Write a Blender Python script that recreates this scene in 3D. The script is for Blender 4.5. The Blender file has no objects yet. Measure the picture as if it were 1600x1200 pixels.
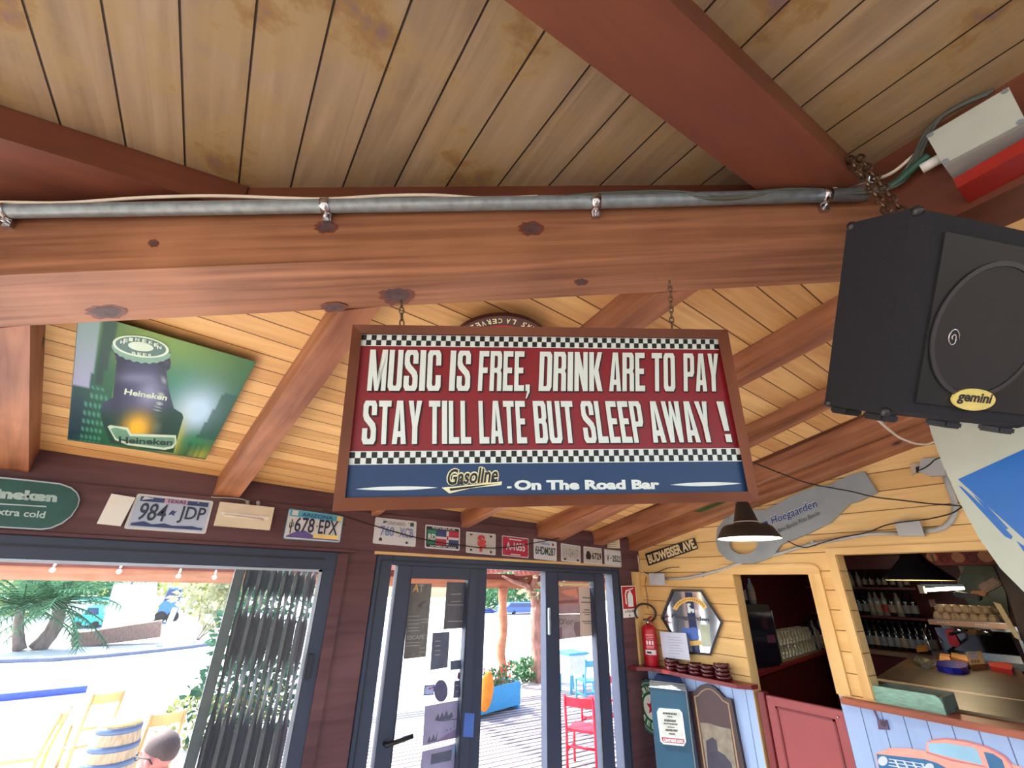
import bpy, bmesh, math, random
from mathutils import Vector as V, Matrix
random.seed(7)
SC = bpy.context.scene
COL = SC.collection

# ---------------------------------------------------------------- camera
EYE = V((0, 0, 1.8))
FPX = 680.05
_p, _r, _y = (math.radians(a) for a in (24.68222562, 1.36621486, -32.73986653))
_right = V((math.cos(_y), math.sin(_y), 0)); _fwd = V((-math.sin(_y), math.cos(_y), 0)); _up = V((0, 0, 1))
CF = _fwd * math.cos(_p) + _up * math.sin(_p); _u2 = _up * math.cos(_p) - _fwd * math.sin(_p)
CR = _right * math.cos(_r) + _u2 * math.sin(_r); CU = _u2 * math.cos(_r) - _right * math.sin(_r)
cd = bpy.data.cameras.new('camera'); cam = bpy.data.objects.new('camera', cd); COL.objects.link(cam)
cd.sensor_width = 36.0; cd.lens = FPX / 1600 * 36; cd.clip_start = 0.02; cd.clip_end = 400
cam.matrix_world = Matrix(((CR.x, CU.x, -CF.x, EYE.x), (CR.y, CU.y, -CF.y, EYE.y), (CR.z, CU.z, -CF.z, EYE.z), (0, 0, 0, 1)))
SC.camera = cam

# ---------------------------------------------------------------- world, sun, exposure
W = bpy.data.worlds.new('sky'); SC.world = W; W.use_nodes = True
nt = W.node_tree; nt.nodes.clear()
wo = nt.nodes.new('ShaderNodeOutputWorld'); bg = nt.nodes.new('ShaderNodeBackground'); st = nt.nodes.new('ShaderNodeTexSky')
st.sky_type = 'NISHITA'; st.sun_disc = False; st.sun_elevation = math.radians(48); st.sun_rotation = math.radians(-40)
st.air_density = 1.0; st.dust_density = 2.5; st.ozone_density = 1.0
bg.inputs['Strength'].default_value = 0.50
nt.links.new(st.outputs[0], bg.inputs[0]); nt.links.new(bg.outputs[0], wo.inputs[0])
sd = bpy.data.lights.new('sun', 'SUN'); sd.energy = 8.0; sd.angle = math.radians(0.6); sd.color = (1.0, 0.97, 0.93)
sun = bpy.data.objects.new('sun', sd); COL.objects.link(sun)
SUN_FROM = V((-0.42, 0.52, 0.80)).normalized()
sun.rotation_euler = SUN_FROM.to_track_quat('Z', 'Y').to_euler(); sun.location = (-6, 8, 14)
SC.view_settings.view_transform = 'Standard'; SC.view_settings.look = 'None'; SC.view_settings.gamma = 1
SC.view_settings.use_curve_mapping = False
SC.view_settings.exposure = 0.92

def room_lamp(name, loc, watts, color, size):
    """the light of a lamp that hangs in the room (its shade is built with the lamp)"""
    d = bpy.data.lights.new(name, 'POINT'); d.energy = watts; d.color = color; d.shadow_soft_size = size
    o = bpy.data.objects.new(name, d); COL.objects.link(o); o.location = loc
    return o

# ---------------------------------------------------------------- points on surfaces
def ray(px, py):
    return CR * ((px - 800) / FPX) - CU * ((py - 600) / FPX) + CF
class Plane:
    def __init__(s, p, n): s.p = V(p); s.n = V(n).normalized()
    def at(s, px, py, off=0.0):
        """the point of the surface seen at a pixel of the photograph; off = height above the surface"""
        d = ray(px, py); return EYE + d * (((s.p + s.n * off - EYE) @ s.n) / (d @ s.n))
def at_depth(px, py, z):
    return EYE + ray(px, py) * z
H = 1.8
DW = Plane((0, 2.65, 0), (0, -1, 0))            # inner face of the wall with the doors
KB = 2.97 / 2.9
BW = Plane((2.97, 0, 0), (-1, 0, 0))             # wall towards the bar
FB, FCs = -0.03, 0.22                           # far slope of the roof: z = FZ + FB*x - FCs*y
FZ = 0.486 + FB * 0.8 + FCs * 2.65 + H
FC = Plane((0, 0, FZ), (FB, -FCs, -1))
FR = Plane((0, 0, FZ - 0.1), (FB, -FCs, -1))    # underside of the rafters there
NC = Plane((0, 0, 2.8), (0.05, 0, -1))          # near slope
GR = Plane((0, 0, -0.5), (0, 0, 1))             # terrace outside
def farz(x, y): return FZ + FB * x - FCs * y
def nearz(x, y=0): return 2.8 + 0.05 * x

# ---------------------------------------------------------------- materials
def _tree(name):
    m = bpy.data.materials.new(name); m.use_nodes = True
    return m, m.node_tree, m.node_tree.nodes['Principled BSDF']
def N(nt, kind, **kw):
    n = nt.nodes.new('ShaderNode' + kind)
    for k, v in kw.items():
        if k.startswith('i_'):
            k = k[2:]; n.inputs[int(k) if k.isdigit() else k].default_value = v
        else: setattr(n, k, v)
    return n
def rgba(c, k=1.0): return (min(c[0] * k, 1), min(c[1] * k, 1), min(c[2] * k, 1), 1)
def lin(r, g, b):
    f = lambda v: (v / 255 / 12.92) if v <= 10 else ((v / 255 + 0.055) / 1.055) ** 2.4
    return (f(r), f(g), f(b))
def ramp(nt, stops):
    n = nt.nodes.new('ShaderNodeValToRGB'); e = n.color_ramp.elements
    e[0].position, e[0].color = stops[0][0], rgba(stops[0][1]); e[1].position, e[1].color = stops[-1][0], rgba(stops[-1][1])
    for p, c in stops[1:-1]:
        q = e.new(p); q.color = rgba(c)
    return n
def M(name, col, rough=0.5, metal=0.0, var=0.1, scale=14.0, bump=0.0, emit=0.0, stretch=(1, 1, 1), spec=0.5, coat=0.0):
    """plain surface with a little uneven tone"""
    m, nt, b = _tree(name); L = nt.links.new
    tc = N(nt, 'TexCoord'); mp = N(nt, 'Mapping'); mp.inputs['Scale'].default_value = stretch
    no = N(nt, 'TexNoise', i_Scale=scale, i_Detail=4.0)
    L(tc.outputs['Object'], mp.inputs[0]); L(mp.outputs[0], no.inputs['Vector'])
    r = ramp(nt, [(0.3, [c * (1 - var) for c in col]), (0.7, [c * (1 + var) for c in col])])
    L(no.outputs['Fac'], r.inputs[0]); L(r.outputs[0], b.inputs['Base Color'])
    b.inputs['Roughness'].default_value = rough; b.inputs['Metallic'].default_value = metal
    b.inputs['Specular IOR Level'].default_value = spec; b.inputs['Coat Weight'].default_value = coat
    if bump:
        bp = N(nt, 'Bump', i_Strength=bump, i_Distance=0.01); L(no.outputs['Fac'], bp.inputs['Height']); L(bp.outputs[0], b.inputs['Normal'])
    if emit:
        L(r.outputs[0], b.inputs['Emission Color']); b.inputs['Emission Strength'].default_value = emit
    return m
def WOOD(name, dark, light, rough=0.55, grain=(1.2, 26, 26), knots=0.0, bump=0.15, spec=0.3, knotcol=(0.05, 0.025, 0.02)):
    """timber with the grain along the object's own X"""
    m, nt, b = _tree(name); L = nt.links.new
    tc = N(nt, 'TexCoord'); mp = N(nt, 'Mapping'); mp.inputs['Scale'].default_value = grain
    no = N(nt, 'TexNoise', i_Scale=1.0, i_Detail=6.0, i_Distortion=0.6)
    L(tc.outputs['Object'], mp.inputs[0]); L(mp.outputs[0], no.inputs['Vector'])
    n2 = N(nt, 'TexNoise', i_Scale=2.2, i_Detail=3.0); L(tc.outputs['Object'], n2.inputs['Vector'])
    mx = N(nt, 'Math', operation='MULTIPLY_ADD'); mx.inputs[1].default_value = 0.55; L(no.outputs['Fac'], mx.inputs[0])
    m2 = N(nt, 'Math', operation='MULTIPLY'); m2.inputs[1].default_value = 0.45; L(n2.outputs['Fac'], m2.inputs[0]); L(m2.outputs[0], mx.inputs[2])
    r = ramp(nt, [(0.36, dark), (0.64, light)]); L(mx.outputs[0], r.inputs[0])
    col = r.outputs[0]
    if knots:
        k = N(nt, 'Mapping'); k.inputs['Scale'].default_value = (2.2, 5.5, 5.5); L(tc.outputs['Object'], k.inputs[0])
        vo = N(nt, 'TexVoronoi', i_Scale=1.0); L(k.outputs[0], vo.inputs['Vector'])
        rr = ramp(nt, [(0.05, (1, 1, 1)), (knots, (0, 0, 0))]); L(vo.outputs['Distance'], rr.inputs[0])
        mi = N(nt, 'MixRGB'); L(rr.outputs[0], mi.inputs[0]); L(col, mi.inputs[1]); mi.inputs[2].default_value = rgba(knotcol); col = mi.outputs[0]
    L(col, b.inputs['Base Color']); b.inputs['Roughness'].default_value = rough; b.inputs['Specular IOR Level'].default_value = spec
    bp = N(nt, 'Bump', i_Strength=bump, i_Distance=0.004); L(no.outputs['Fac'], bp.inputs['Height']); L(bp.outputs[0], b.inputs['Normal'])
    return m
def BOARDS(name, axis, pitch, off, c1, c2, groove, gw=0.003, along=1, rough=0.6, stain=None, grain=30.0, bump=0.25, stainscale=3.0, tone=0.5, skew=0.0):
    """boards laid side by side across one axis, each with its own tone, grain along another axis, dark joints"""
    m, nt, b = _tree(name); L = nt.links.new
    tc = N(nt, 'TexCoord'); se = N(nt, 'SeparateXYZ'); L(tc.outputs['Object'], se.inputs[0])
    sk = N(nt, 'Math', operation='MULTIPLY_ADD'); sk.inputs[1].default_value = skew; L(se.outputs[along], sk.inputs[0]); L(se.outputs[axis], sk.inputs[2])
    a = N(nt, 'Math', operation='ADD'); a.inputs[1].default_value = -off; L(sk.outputs[0], a.inputs[0])
    d = N(nt, 'Math', operation='DIVIDE'); d.inputs[1].default_value = pitch; L(a.outputs[0], d.inputs[0])
    fl = N(nt, 'Math', operation='FLOOR'); L(d.outputs[0], fl.inputs[0])
    fr = N(nt, 'Math', operation='FRACT'); L(d.outputs[0], fr.inputs[0])
    i1 = N(nt, 'Math', operation='SUBTRACT'); i1.inputs[0].default_value = 1; L(fr.outputs[0], i1.inputs[1])
    mn = N(nt, 'Math', operation='MINIMUM'); L(fr.outputs[0], mn.inputs[0]); L(i1.outputs[0], mn.inputs[1])
    lt = N(nt, 'MapRange'); lt.inputs[1].default_value = gw / pitch * 0.4; lt.inputs[2].default_value = gw / pitch; L(mn.outputs[0], lt.inputs[0])
    wn = N(nt, 'TexWhiteNoise', noise_dimensions='1D'); L(fl.outputs[0], wn.inputs['W'])
    sc = [grain, grain, grain]; sc[along] = 1.6
    mp = N(nt, 'Mapping'); mp.inputs['Scale'].default_value = sc; L(tc.outputs['Object'], mp.inputs[0])
    ad = N(nt, 'VectorMath', operation='ADD'); L(mp.outputs[0], ad.inputs[0]); L(wn.outputs['Color'], ad.inputs[1])
    no = N(nt, 'TexNoise', i_Scale=1.0, i_Detail=6.0, i_Distortion=1.2); L(ad.outputs[0], no.inputs['Vector'])
    mx = N(nt, 'Math', operation='MULTIPLY_ADD'); mx.inputs[1].default_value = 1 - tone; L(no.outputs['Fac'], mx.inputs[0])
    m2 = N(nt, 'Math', operation='MULTIPLY'); m2.inputs[1].default_value = tone; L(wn.outputs['Value'], m2.inputs[0]); L(m2.outputs[0], mx.inputs[2])
    r = ramp(nt, [(0.2, c1), (0.75, c2)]); L(mx.outputs[0], r.inputs[0]); col = r.outputs[0]
    if stain:
        n2 = N(nt, 'TexNoise', i_Scale=stainscale, i_Detail=7.0, i_Roughness=0.65); L(tc.outputs['Object'], n2.inputs['Vector'])
        for (lo, hi, sc_) in stain:
            rr = ramp(nt, [(lo, (0, 0, 0)), (hi, (1, 1, 1))]); L(n2.outputs['Fac'], rr.inputs[0])
            mi = N(nt, 'MixRGB'); L(rr.outputs[0], mi.inputs[0]); L(col, mi.inputs[1]); mi.inputs[2].default_value = rgba(sc_); col = mi.outputs[0]
    mi = N(nt, 'MixRGB'); L(lt.outputs[0], mi.inputs[0]); mi.inputs[1].default_value = rgba(groove); L(col, mi.inputs[2])
    L(mi.outputs[0], b.inputs['Base Color']); b.inputs['Roughness'].default_value = rough; b.inputs['Specular IOR Level'].default_value = 0.25
    h = N(nt, 'Math', operation='MULTIPLY_ADD'); h.inputs[1].default_value = 0.2; L(no.outputs['Fac'], h.inputs[0]); L(lt.outputs[0], h.inputs[2])
    bp = N(nt, 'Bump', i_Strength=bump, i_Distance=0.006); L(h.outputs[0], bp.inputs['Height']); L(bp.outputs[0], b.inputs['Normal'])
    return m
def GLASS(name, col=(1, 1, 1), gloss=0.08, cloudy=0.0):
    """thin clear pane: lets light through, mirrors a little"""
    m = bpy.data.materials.new(name); m.use_nodes = True; nt = m.node_tree; nt.nodes.clear()
    o = N(nt, 'OutputMaterial'); t = N(nt, 'BsdfTransparent'); g = N(nt, 'BsdfGlossy'); g.inputs['Roughness'].default_value = 0.03
    t.inputs[0].default_value = rgba(col); mx = N(nt, 'MixShader'); mx.inputs[0].default_value = gloss
    nt.links.new(t.outputs[0], mx.inputs[1]); nt.links.new(g.outputs[0], mx.inputs[2]); out = mx
    if cloudy:
        d = N(nt, 'BsdfDiffuse'); d.inputs[0].default_value = rgba(col); m3 = N(nt, 'MixShader'); m3.inputs[0].default_value = cloudy
        nt.links.new(mx.outputs[0], m3.inputs[1]); nt.links.new(d.outputs[0], m3.inputs[2]); out = m3
    nt.links.new(out.outputs[0], o.inputs[0])
    return m
def THIN(name, col, through=0.5, var=0.15, scale=30):
    """paper, leaves: partly lit from behind"""
    m = bpy.data.materials.new(name); m.use_nodes = True; nt = m.node_tree; nt.nodes.clear()
    o = N(nt, 'OutputMaterial'); d = N(nt, 'BsdfDiffuse'); t = N(nt, 'BsdfTranslucent'); mx = N(nt, 'MixShader'); mx.inputs[0].default_value = through
    tc = N(nt, 'TexCoord'); no = N(nt, 'TexNoise', i_Scale=float(scale)); nt.links.new(tc.outputs['Object'], no.inputs['Vector'])
    r = ramp(nt, [(0.3, [c * (1 - var) for c in col]), (0.7, [c * (1 + var) for c in col])]); nt.links.new(no.outputs['Fac'], r.inputs[0])
    for q in (d, t): nt.links.new(r.outputs[0], q.inputs[0])
    nt.links.new(d.outputs[0], mx.inputs[1]); nt.links.new(t.outputs[0], mx.inputs[2]); nt.links.new(mx.outputs[0], o.inputs[0])
    return m

# ---------------------------------------------------------------- mesh building
def frame_for(d):
    d = V(d).normalized(); a = V((0, 0, 1)) if abs(d.z) < 0.9 else V((1, 0, 0))
    u = d.cross(a).normalized(); return d, u, u.cross(d)
class MB:
    """collects shapes in world coordinates; becomes ONE mesh object"""
    def __init__(s): s.v = []; s.f = []; s.m = []; s.s = []
    def add(s, vs, fs, mi=0, smooth=False):
        o = len(s.v); s.v += [V(p) for p in vs]
        for f in fs: s.f.append([i + o for i in f]); s.m.append(mi); s.s.append(smooth)
        return s
    def hexa(s, p, mi=0):
        return s.add(p, [(0, 3, 2, 1), (4, 5, 6, 7), (0, 1, 5, 4), (1, 2, 6, 5), (2, 3, 7, 6), (3, 0, 4, 7)], mi)
    def box(s, c, size, mi=0, rot=None, bev=0.0):
        x, y, z = (q / 2 for q in size); c = V(c)
        if bev:
            b = min(bev, x * .9, y * .9, z * .9); bm = bmesh.new(); bmesh.ops.create_cube(bm, size=1)
            for q in bm.verts: q.co = V((q.co.x * x * 2, q.co.y * y * 2, q.co.z * z * 2))
            bmesh.ops.bevel(bm, geom=bm.edges[:], offset=b, segments=2, affect='EDGES')
            bm.verts.index_update(); vs = [q.co.copy() for q in bm.verts]; fs = [[q.index for q in f.verts] for f in bm.faces]; bm.free()
        else:
            vs = [V(q) for q in ((-x, -y, -z), (x, -y, -z), (x, y, -z), (-x, y, -z), (-x, -y, z), (x, -y, z), (x, y, z), (-x, y, z))]
            fs = [(0, 3, 2, 1), (4, 5, 6, 7), (0, 1, 5, 4), (1, 2, 6, 5), (2, 3, 7, 6), (3, 0, 4, 7)]
        if rot: vs = [rot @ q for q in vs]
        return s.add([q + c for q in vs], fs, mi)
    def span(s, a, b, mi=0, bev=0.0):
        a, b = V(a), V(b); return s.box((a + b) / 2, [abs(q) for q in (b - a)], mi, bev=bev)
    def prism(s, pts, off, mi=0, side=None):
        n = len(pts); off = V(off); p = [V(q) for q in pts]
        s.add(p + [q + off for q in p], [list(range(n))[::-1], list(range(n, 2 * n))], mi)
        o = len(s.v) - 2 * n
        for i in range(n):
            j = (i + 1) % n; s.f.append([o + i, o + j, o + n + j, o + n + i]); s.m.append(mi if side is None else side); s.s.append(False)
        return s
    def sheet(s, pxs, pl, off=0.0, th=0.002, mi=0):
        """a flat outline lying on a surface, its outer face off+th above it"""
        return s.prism([pl.at(x, y, off) for x, y in pxs], pl.n * th, mi)
    def tube(s, pts, r, n=8, mi=0, caps=True, smooth=True):
        pts = [V(p) for p in pts]; k = len(pts); rs = r if isinstance(r, (list, tuple)) else [r] * k
        vs = []; u = None
        for i, p in enumerate(pts):
            d = (pts[min(i + 1, k - 1)] - pts[max(i - 1, 0)])
            if d.length < 1e-9: d = V((0, 0, 1))
            d.normalize()
            if u is None: _, u, _w = frame_for(d)
            else:
                u = u - d * (u @ d); u = u.normalized() if u.length > 1e-6 else frame_for(d)[1]
            w = d.cross(u)
            vs += [p + (u * math.cos(t * 2 * math.pi / n) + w * math.sin(t * 2 * math.pi / n)) * rs[i] for t in range(n)]
        fs = [[i * n + j, i * n + (j + 1) % n, (i + 1) * n + (j + 1) % n, (i + 1) * n + j] for i in range(k - 1) for j in range(n)]
        s.add(vs, fs, mi, smooth)
        if caps:
            o = len(s.v) - len(vs)
            for f in (list(range(n))[::-1], list(range((k - 1) * n, k * n))): s.f.append([o + q for q in f]); s.m.append(mi); s.s.append(False)
        return s
    def lathe(s, prof, c, axis=(0, 0, 1), n=16, mi=0, smooth=True, mis=None, open0=False):
        d, u, w = frame_for(axis); c = V(c); vs = []
        for r, z in prof: vs += [c + d * z + (u * math.cos(t * 2 * math.pi / n) + w * math.sin(t * 2 * math.pi / n)) * r for t in range(n)]
        for i in range(len(prof) - 1):
            o = len(s.v) if i == 0 else o
            if i == 0: s.v += vs
            for j in range(n):
                s.f.append([o + i * n + j, o + i * n + (j + 1) % n, o + (i + 1) * n + (j + 1) % n, o + (i + 1) * n + j]); s.m.append(mis[i] if mis else mi); s.s.append(smooth)
        for q, fl in ((0, True), (len(prof) - 1, False)):
            if prof[q][0] > 1e-4 and not (open0 and q == 0):
                f = [o + q * n + j for j in range(n)]; s.f.append(f[::-1] if fl else f); s.m.append(mis[min(q, len(mis) - 1)] if mis else mi); s.s.append(False)
        return s
    def ball(s, c, r, mi=0, n=12, k=8, rot=None):
        r = r if isinstance(r, (list, tuple)) else (r, r, r); vs = []; c = V(c)
        for i in range(k + 1):
            a = math.pi * i / k
            for j in range(n):
                t = 2 * math.pi * j / n; q = V((r[0] * math.sin(a) * math.cos(t), r[1] * math.sin(a) * math.sin(t), r[2] * math.cos(a)))
                vs.append(c + (rot @ q if rot else q))
        return s.add(vs, [[i * n + j, (i + 1) * n + j, (i + 1) * n + (j + 1) % n, i * n + (j + 1) % n] for i in range(k) for j in range(n)], mi, True)
    def disc(s, c, n_, r, th, mi=0, n=32, rx=None, u=None):
        d, a, b = frame_for(n_); 
        if u is not None: a = (V(u) - d * (V(u) @ d)).normalized(); b = d.cross(a)
        rx = rx or r
        return s.prism([V(c) + a * math.cos(t * 2 * math.pi / n) * rx + b * math.sin(t * 2 * math.pi / n) * r for t in range(n)], d * th, mi)
    def ring(s, c, n_, r0, r1, th, mi=0, n=40, a0=0.0, a1=2 * math.pi, u=None):
        d, a, b = frame_for(n_); c = V(c)
        if u is not None: a = (V(u) - d * (V(u) @ d)).normalized(); b = d.cross(a)
        for i in range(n):
            t0 = a0 + (a1 - a0) * i / n; t1 = a0 + (a1 - a0) * (i + 1) / n
            q = [c + (a * math.cos(t) + b * math.sin(t)) * r for t, r in ((t0, r0), (t0, r1), (t1, r1), (t1, r0))]
            s.prism(q, d * th, mi)
        return s
    def mapped(s, polys, o, u, v, n, mi=0):
        """flat polygons given in the unit square, laid at o with sides u, v and thickness vector n"""
        for p in polys: s.prism([V(o) + V(u) * x + V(v) * y for x, y in p], n, mi)
        return s
    def text(s, txt, o, u, v, n, mi=0, bold=0.0, shear=0.0, space=1.0):
        """lettering stretched to fill the parallelogram o, u (line), v (height)"""
        vs, fs = glyphs(txt, bold, shear, space); o, u, v, n = V(o), V(u), V(v), V(n)
        pts = [o + u * x + v * y + n for x, y in vs]; k = len(pts)
        return s.add(pts, fs, mi)
    def words(s, txt, bl, br, tl, pl, off=0.002, mi=0, bold=0.0, shear=0.0, space=1.0):
        o = pl.at(*bl, off); return s.text(txt, o, pl.at(*br, off) - o, pl.at(*tl, off) - o, V((0, 0, 0)), mi, bold, shear, space)
_gl = {}
def glyphs(txt, bold, shear, space):
    k = (txt, bold, shear, space)
    if k not in _gl:
        c = bpy.data.curves.new('lettering', 'FONT'); c.body = txt; c.offset = bold; c.shear = shear; c.space_character = space
        c.resolution_u = 3; c.fill_mode = 'FRONT'
        o = bpy.data.objects.new('lettering', c); COL.objects.link(o)
        me = bpy.data.meshes.new_from_object(o); vs = [q.co.copy() for q in me.vertices]; fs = [list(p.vertices) for p in me.polygons]
        bpy.data.objects.remove(o); bpy.data.meshes.remove(me); bpy.data.curves.remove(c)
        x0, x1 = min(q.x for q in vs), max(q.x for q in vs); y0, y1 = min(q.y for q in vs), max(q.y for q in vs)
        _gl[k] = ([((q.x - x0) / (x1 - x0), (q.y - y0) / max(y1 - y0, 1e-6)) for q in vs], fs)
    return _gl[k]

def build(name, mb, mats, parent=None, origin=None, xdir=None):
    mats = mats if isinstance(mats, (list, tuple)) else [mats]
    if parent is not None:
        root = parent
        while root.parent: root = root.parent
        inv = root.matrix_basis.inverted()
        mw = None
    else:
        if origin is None:
            lo = V([min(q[i] for q in mb.v) for i in range(3)]); hi = V([max(q[i] for q in mb.v) for i in range(3)])
            origin = V(((lo.x + hi.x) / 2, (lo.y + hi.y) / 2, lo.z))
        mw = Matrix.Translation(V(origin))
        if xdir is not None:
            d = V(xdir).normalized(); a = V((0, 0, 1)); yv = a.cross(d).normalized(); zv = d.cross(yv)
            mw = mw @ Matrix((d, yv, zv)).transposed().to_4x4()
        inv = mw.inverted()
    me = bpy.data.meshes.new(name)
    me.from_pydata([inv @ q for q in mb.v], [], mb.f)
    for m in mats: me.materials.append(m)
    me.polygons.foreach_set('material_index', mb.m); me.polygons.foreach_set('use_smooth', mb.s)
    bm = bmesh.new(); bm.from_mesh(me); bmesh.ops.recalc_face_normals(bm, faces=bm.faces[:]); bm.to_mesh(me); bm.free()
    me.update()
    o = bpy.data.objects.new(name, me); COL.objects.link(o)
    if parent is not None: o.parent = parent
    else: o.matrix_basis = mw
    return o
def tag(o, label, cat, group=None, kind=None):
    o['label'] = label; o['category'] = cat
    if group: o['group'] = group
    if kind: o['kind'] = kind
    return o
def thing(name, label, cat, loc, group=None, rz=0.0):
    o = bpy.data.objects.new(name, None); COL.objects.link(o); o.empty_display_size = 0.05
    o.matrix_basis = Matrix.Translation(V(loc)) @ Matrix.Rotation(rz, 4, 'Z')
    return tag(o, label, cat, group)
def solo(name, mb, mats, label, cat, group=None, xdir=None, origin=None):
    return tag(build(name, mb, mats, None, origin, xdir), label, cat, group)
def struct(name, mb, mats, origin=None, xdir=None):
    o = build(name, mb, mats, None, origin if origin is not None else V((0, 0, 0)), xdir); o['kind'] = 'structure'; return o
def copy_tree(o, loc=None, label=None, parent=None, rz=None):
    c = o.copy(); COL.objects.link(c)
    if parent is not None: c.parent = parent
    if loc is not None:
        r = o.rotation_euler.z if rz is None else rz
        c.matrix_basis = Matrix.Translation(V(loc)) @ Matrix.Rotation(r, 4, 'Z') @ Matrix.Diagonal((*o.scale, 1))
    if label: c['label'] = label
    for k in o.children: copy_tree(k, parent=c)
    return c
# ---------------------------------------------------------------- materials in use
m_near = BOARDS('weathered_ceiling_boards', 0, 0.122, -0.420, lin(118, 100, 80), lin(170, 150, 122), lin(44, 30, 24), 0.0026, along=1, grain=24,
                stain=[(0.44, 0.60, lin(156, 134, 96)), (0.57, 0.63, lin(140, 112, 72)), (0.63, 0.69, lin(122, 100, 98))], stainscale=4.2, tone=0.18, bump=0.9)
m_far = BOARDS('golden_ceiling_boards', 1, 0.085, 0.64, lin(196, 146, 92), lin(238, 200, 138), lin(96, 62, 40), 0.003, along=0, grain=30,
               stain=[(0.66, 0.74, lin(176, 136, 118))], stainscale=3.2, tone=0.35, bump=0.3, skew=-0.05)
m_pine = BOARDS('varnished_pine_boards', 2, 0.0986, 1.9065, lin(212, 168, 106), lin(238, 204, 142), lin(112, 74, 40), 0.003, along=1, grain=26, tone=0.3, bump=0.25)
m_blueboards = BOARDS('pale_blue_boards', 1, 0.088, 1.275, lin(150, 177, 222), lin(166, 192, 234), lin(84, 98, 136), 0.003, along=2, grain=12, tone=0.4, bump=0.25, rough=0.4)
m_redbar = M('dark_red_boards', lin(84, 20, 22), 0.5, var=0.25, scale=6)
m_darkwall = WOOD('dark_brown_stained_timber', lin(80, 53, 58), lin(108, 76, 79), rough=0.55, grain=(1.5, 22, 22), knots=0.10, bump=0.2)
m_beam = WOOD('red_brown_beam_timber', lin(114, 72, 50), lin(178, 126, 94), rough=0.5, grain=(1.3, 34, 34), knots=0.0, bump=0.3)
m_rafter = WOOD('red_brown_rafter_timber', lin(122, 74, 52), lin(180, 124, 90), rough=0.5, grain=(1.6, 26, 26), knots=0.08, bump=0.2)
m_rafdark = WOOD('painted_brown_timber', lin(94, 54, 42), lin(120, 70, 52), rough=0.45, grain=(1.2, 14, 14), bump=0.1)
m_pinetrim = WOOD('pale_pine_trim', lin(206, 164, 104), lin(236, 202, 142), rough=0.5, grain=(14, 1.5, 14), bump=0.1)
m_pinetrimz = WOOD('pale_pine_upright', lin(206, 164, 104), lin(236, 202, 142), rough=0.5, grain=(14, 14, 1.5), bump=0.1)
m_pinetrimx = WOOD('pale_pine_strip', lin(206, 164, 104), lin(236, 202, 142), rough=0.5, grain=(1.5, 14, 14), bump=0.1)
m_alu = M('blue_grey_aluminium', lin(48, 58, 80), 0.5, 0.0, var=0.06, scale=8)
m_aludark = M('dark_seal', lin(30, 34, 46), 0.5, var=0.05)
m_glass = GLASS('clear_glass', (0.97, 0.99, 0.98), 0.018)
m_concrete = M('floor_tiles', lin(176, 150, 124), 0.45, var=0.12, scale=3)
m_black = M('black_plastic', lin(18, 18, 20), 0.45, var=0.1)
m_white = M('white_enamel', lin(232, 232, 226), 0.4, var=0.03)
m_cream = M('ivory_plastic', lin(222, 210, 184), 0.45, var=0.05)
m_steel = M('galvanised_steel', lin(138, 152, 160), 0.34, 0.3, var=0.2, scale=40)
m_chrome = M('polished_steel', lin(200, 200, 204), 0.18, 1.0, var=0.05)
m_greybox = M('grey_plastic', lin(168, 170, 168), 0.5, var=0.04)
m_cablewhite = M('white_cable', lin(214, 206, 192), 0.5)
m_cableblack = M('black_cable', lin(24, 20, 20), 0.5)
m_red = M('red_enamel', lin(178, 24, 40), 0.35, var=0.08)
m_redpaint = M('dusty_red_paint', lin(154, 68, 72), 0.4, var=0.06, scale=4)
m_maroon = M('maroon_paint', lin(120, 36, 40), 0.35, var=0.12)
m_navy = M('navy_print', lin(20, 58, 104), 0.45, var=0.05)
m_ink = M('black_print', lin(24, 24, 30), 0.5, var=0.05)
m_letter = M('off_white_print', lin(222, 236, 236), 0.45, var=0.03)
m_signred = M('deep_red_print', lin(136, 26, 40), 0.45, var=0.05)

# ---------------------------------------------------------------- floor, ceilings
mb = MB(); mb.span((-3.2, -3.6, -0.1), (6.9, 2.74, 0.0)); struct('floor', mb, m_concrete)
HX0, HY0 = -0.158, 1.146; HS = -0.789 / 1.228                   # the line where the two slopes meet, over the beam
hipy = lambda x: HY0 + (x - HX0) * HS
mb = MB()
pts = [(1.30, hipy(1.30) + 0.02), (-2.6, hipy(-2.6) + 0.02), (-2.6, -3.4), (1.30, -3.4)]
mb.prism([(x, y, nearz(x)) for x, y in pts], (0, 0, 0.025)); struct('ceiling', mb, m_near)
mb = MB()
pts = [(-2.52, 2.72), (1.28, hipy(1.28) + 0.05), (1.28, -2.2), (3.06, -2.2), (3.06, 2.72)]
mb.prism([(x, y, farz(x, y)) for x, y in pts], (0, 0, 0.025)); struct('ceiling', mb, m_far)

# ---------------------------------------------------------------- wall with the doors (y = 2.65)
D = 2.65
mb = MB()
def band(x0, x1, z0, z1=None, y0=D, y1=D + 0.12):
    top = (lambda x: farz(x, D)) if z1 is None else (lambda x: z1)
    mb.hexa([(x0, y0, z0), (x1, y0, z0), (x1, y1, z0), (x0, y1, z0), (x0, y0, top(x0)), (x1, y0, top(x1)), (x1, y1, top(x1)), (x0, y1, top(x0))])
band(-2.55, 3.06, 1.937)                                     # over the openings up to the roof
band(0.612, 0.815, 0.0, 1.937); band(2.742, 2.97, 0.0, 1.937); band(-2.55, -2.2, 0.0, 1.937); band(-2.2, 0.612, 0.0, 0.25)
struct('wall_far', mb, m_darkwall)
mb = MB(); mb.span((-2.55, D - 0.016, 1.955), (2.97, D - 0.0005, 2.158)); mb.span((-2.55, D - 0.022, 1.94), (0.70, D - 0.0005, 1.953)); struct('trim_1', mb, m_darkwall)
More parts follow.
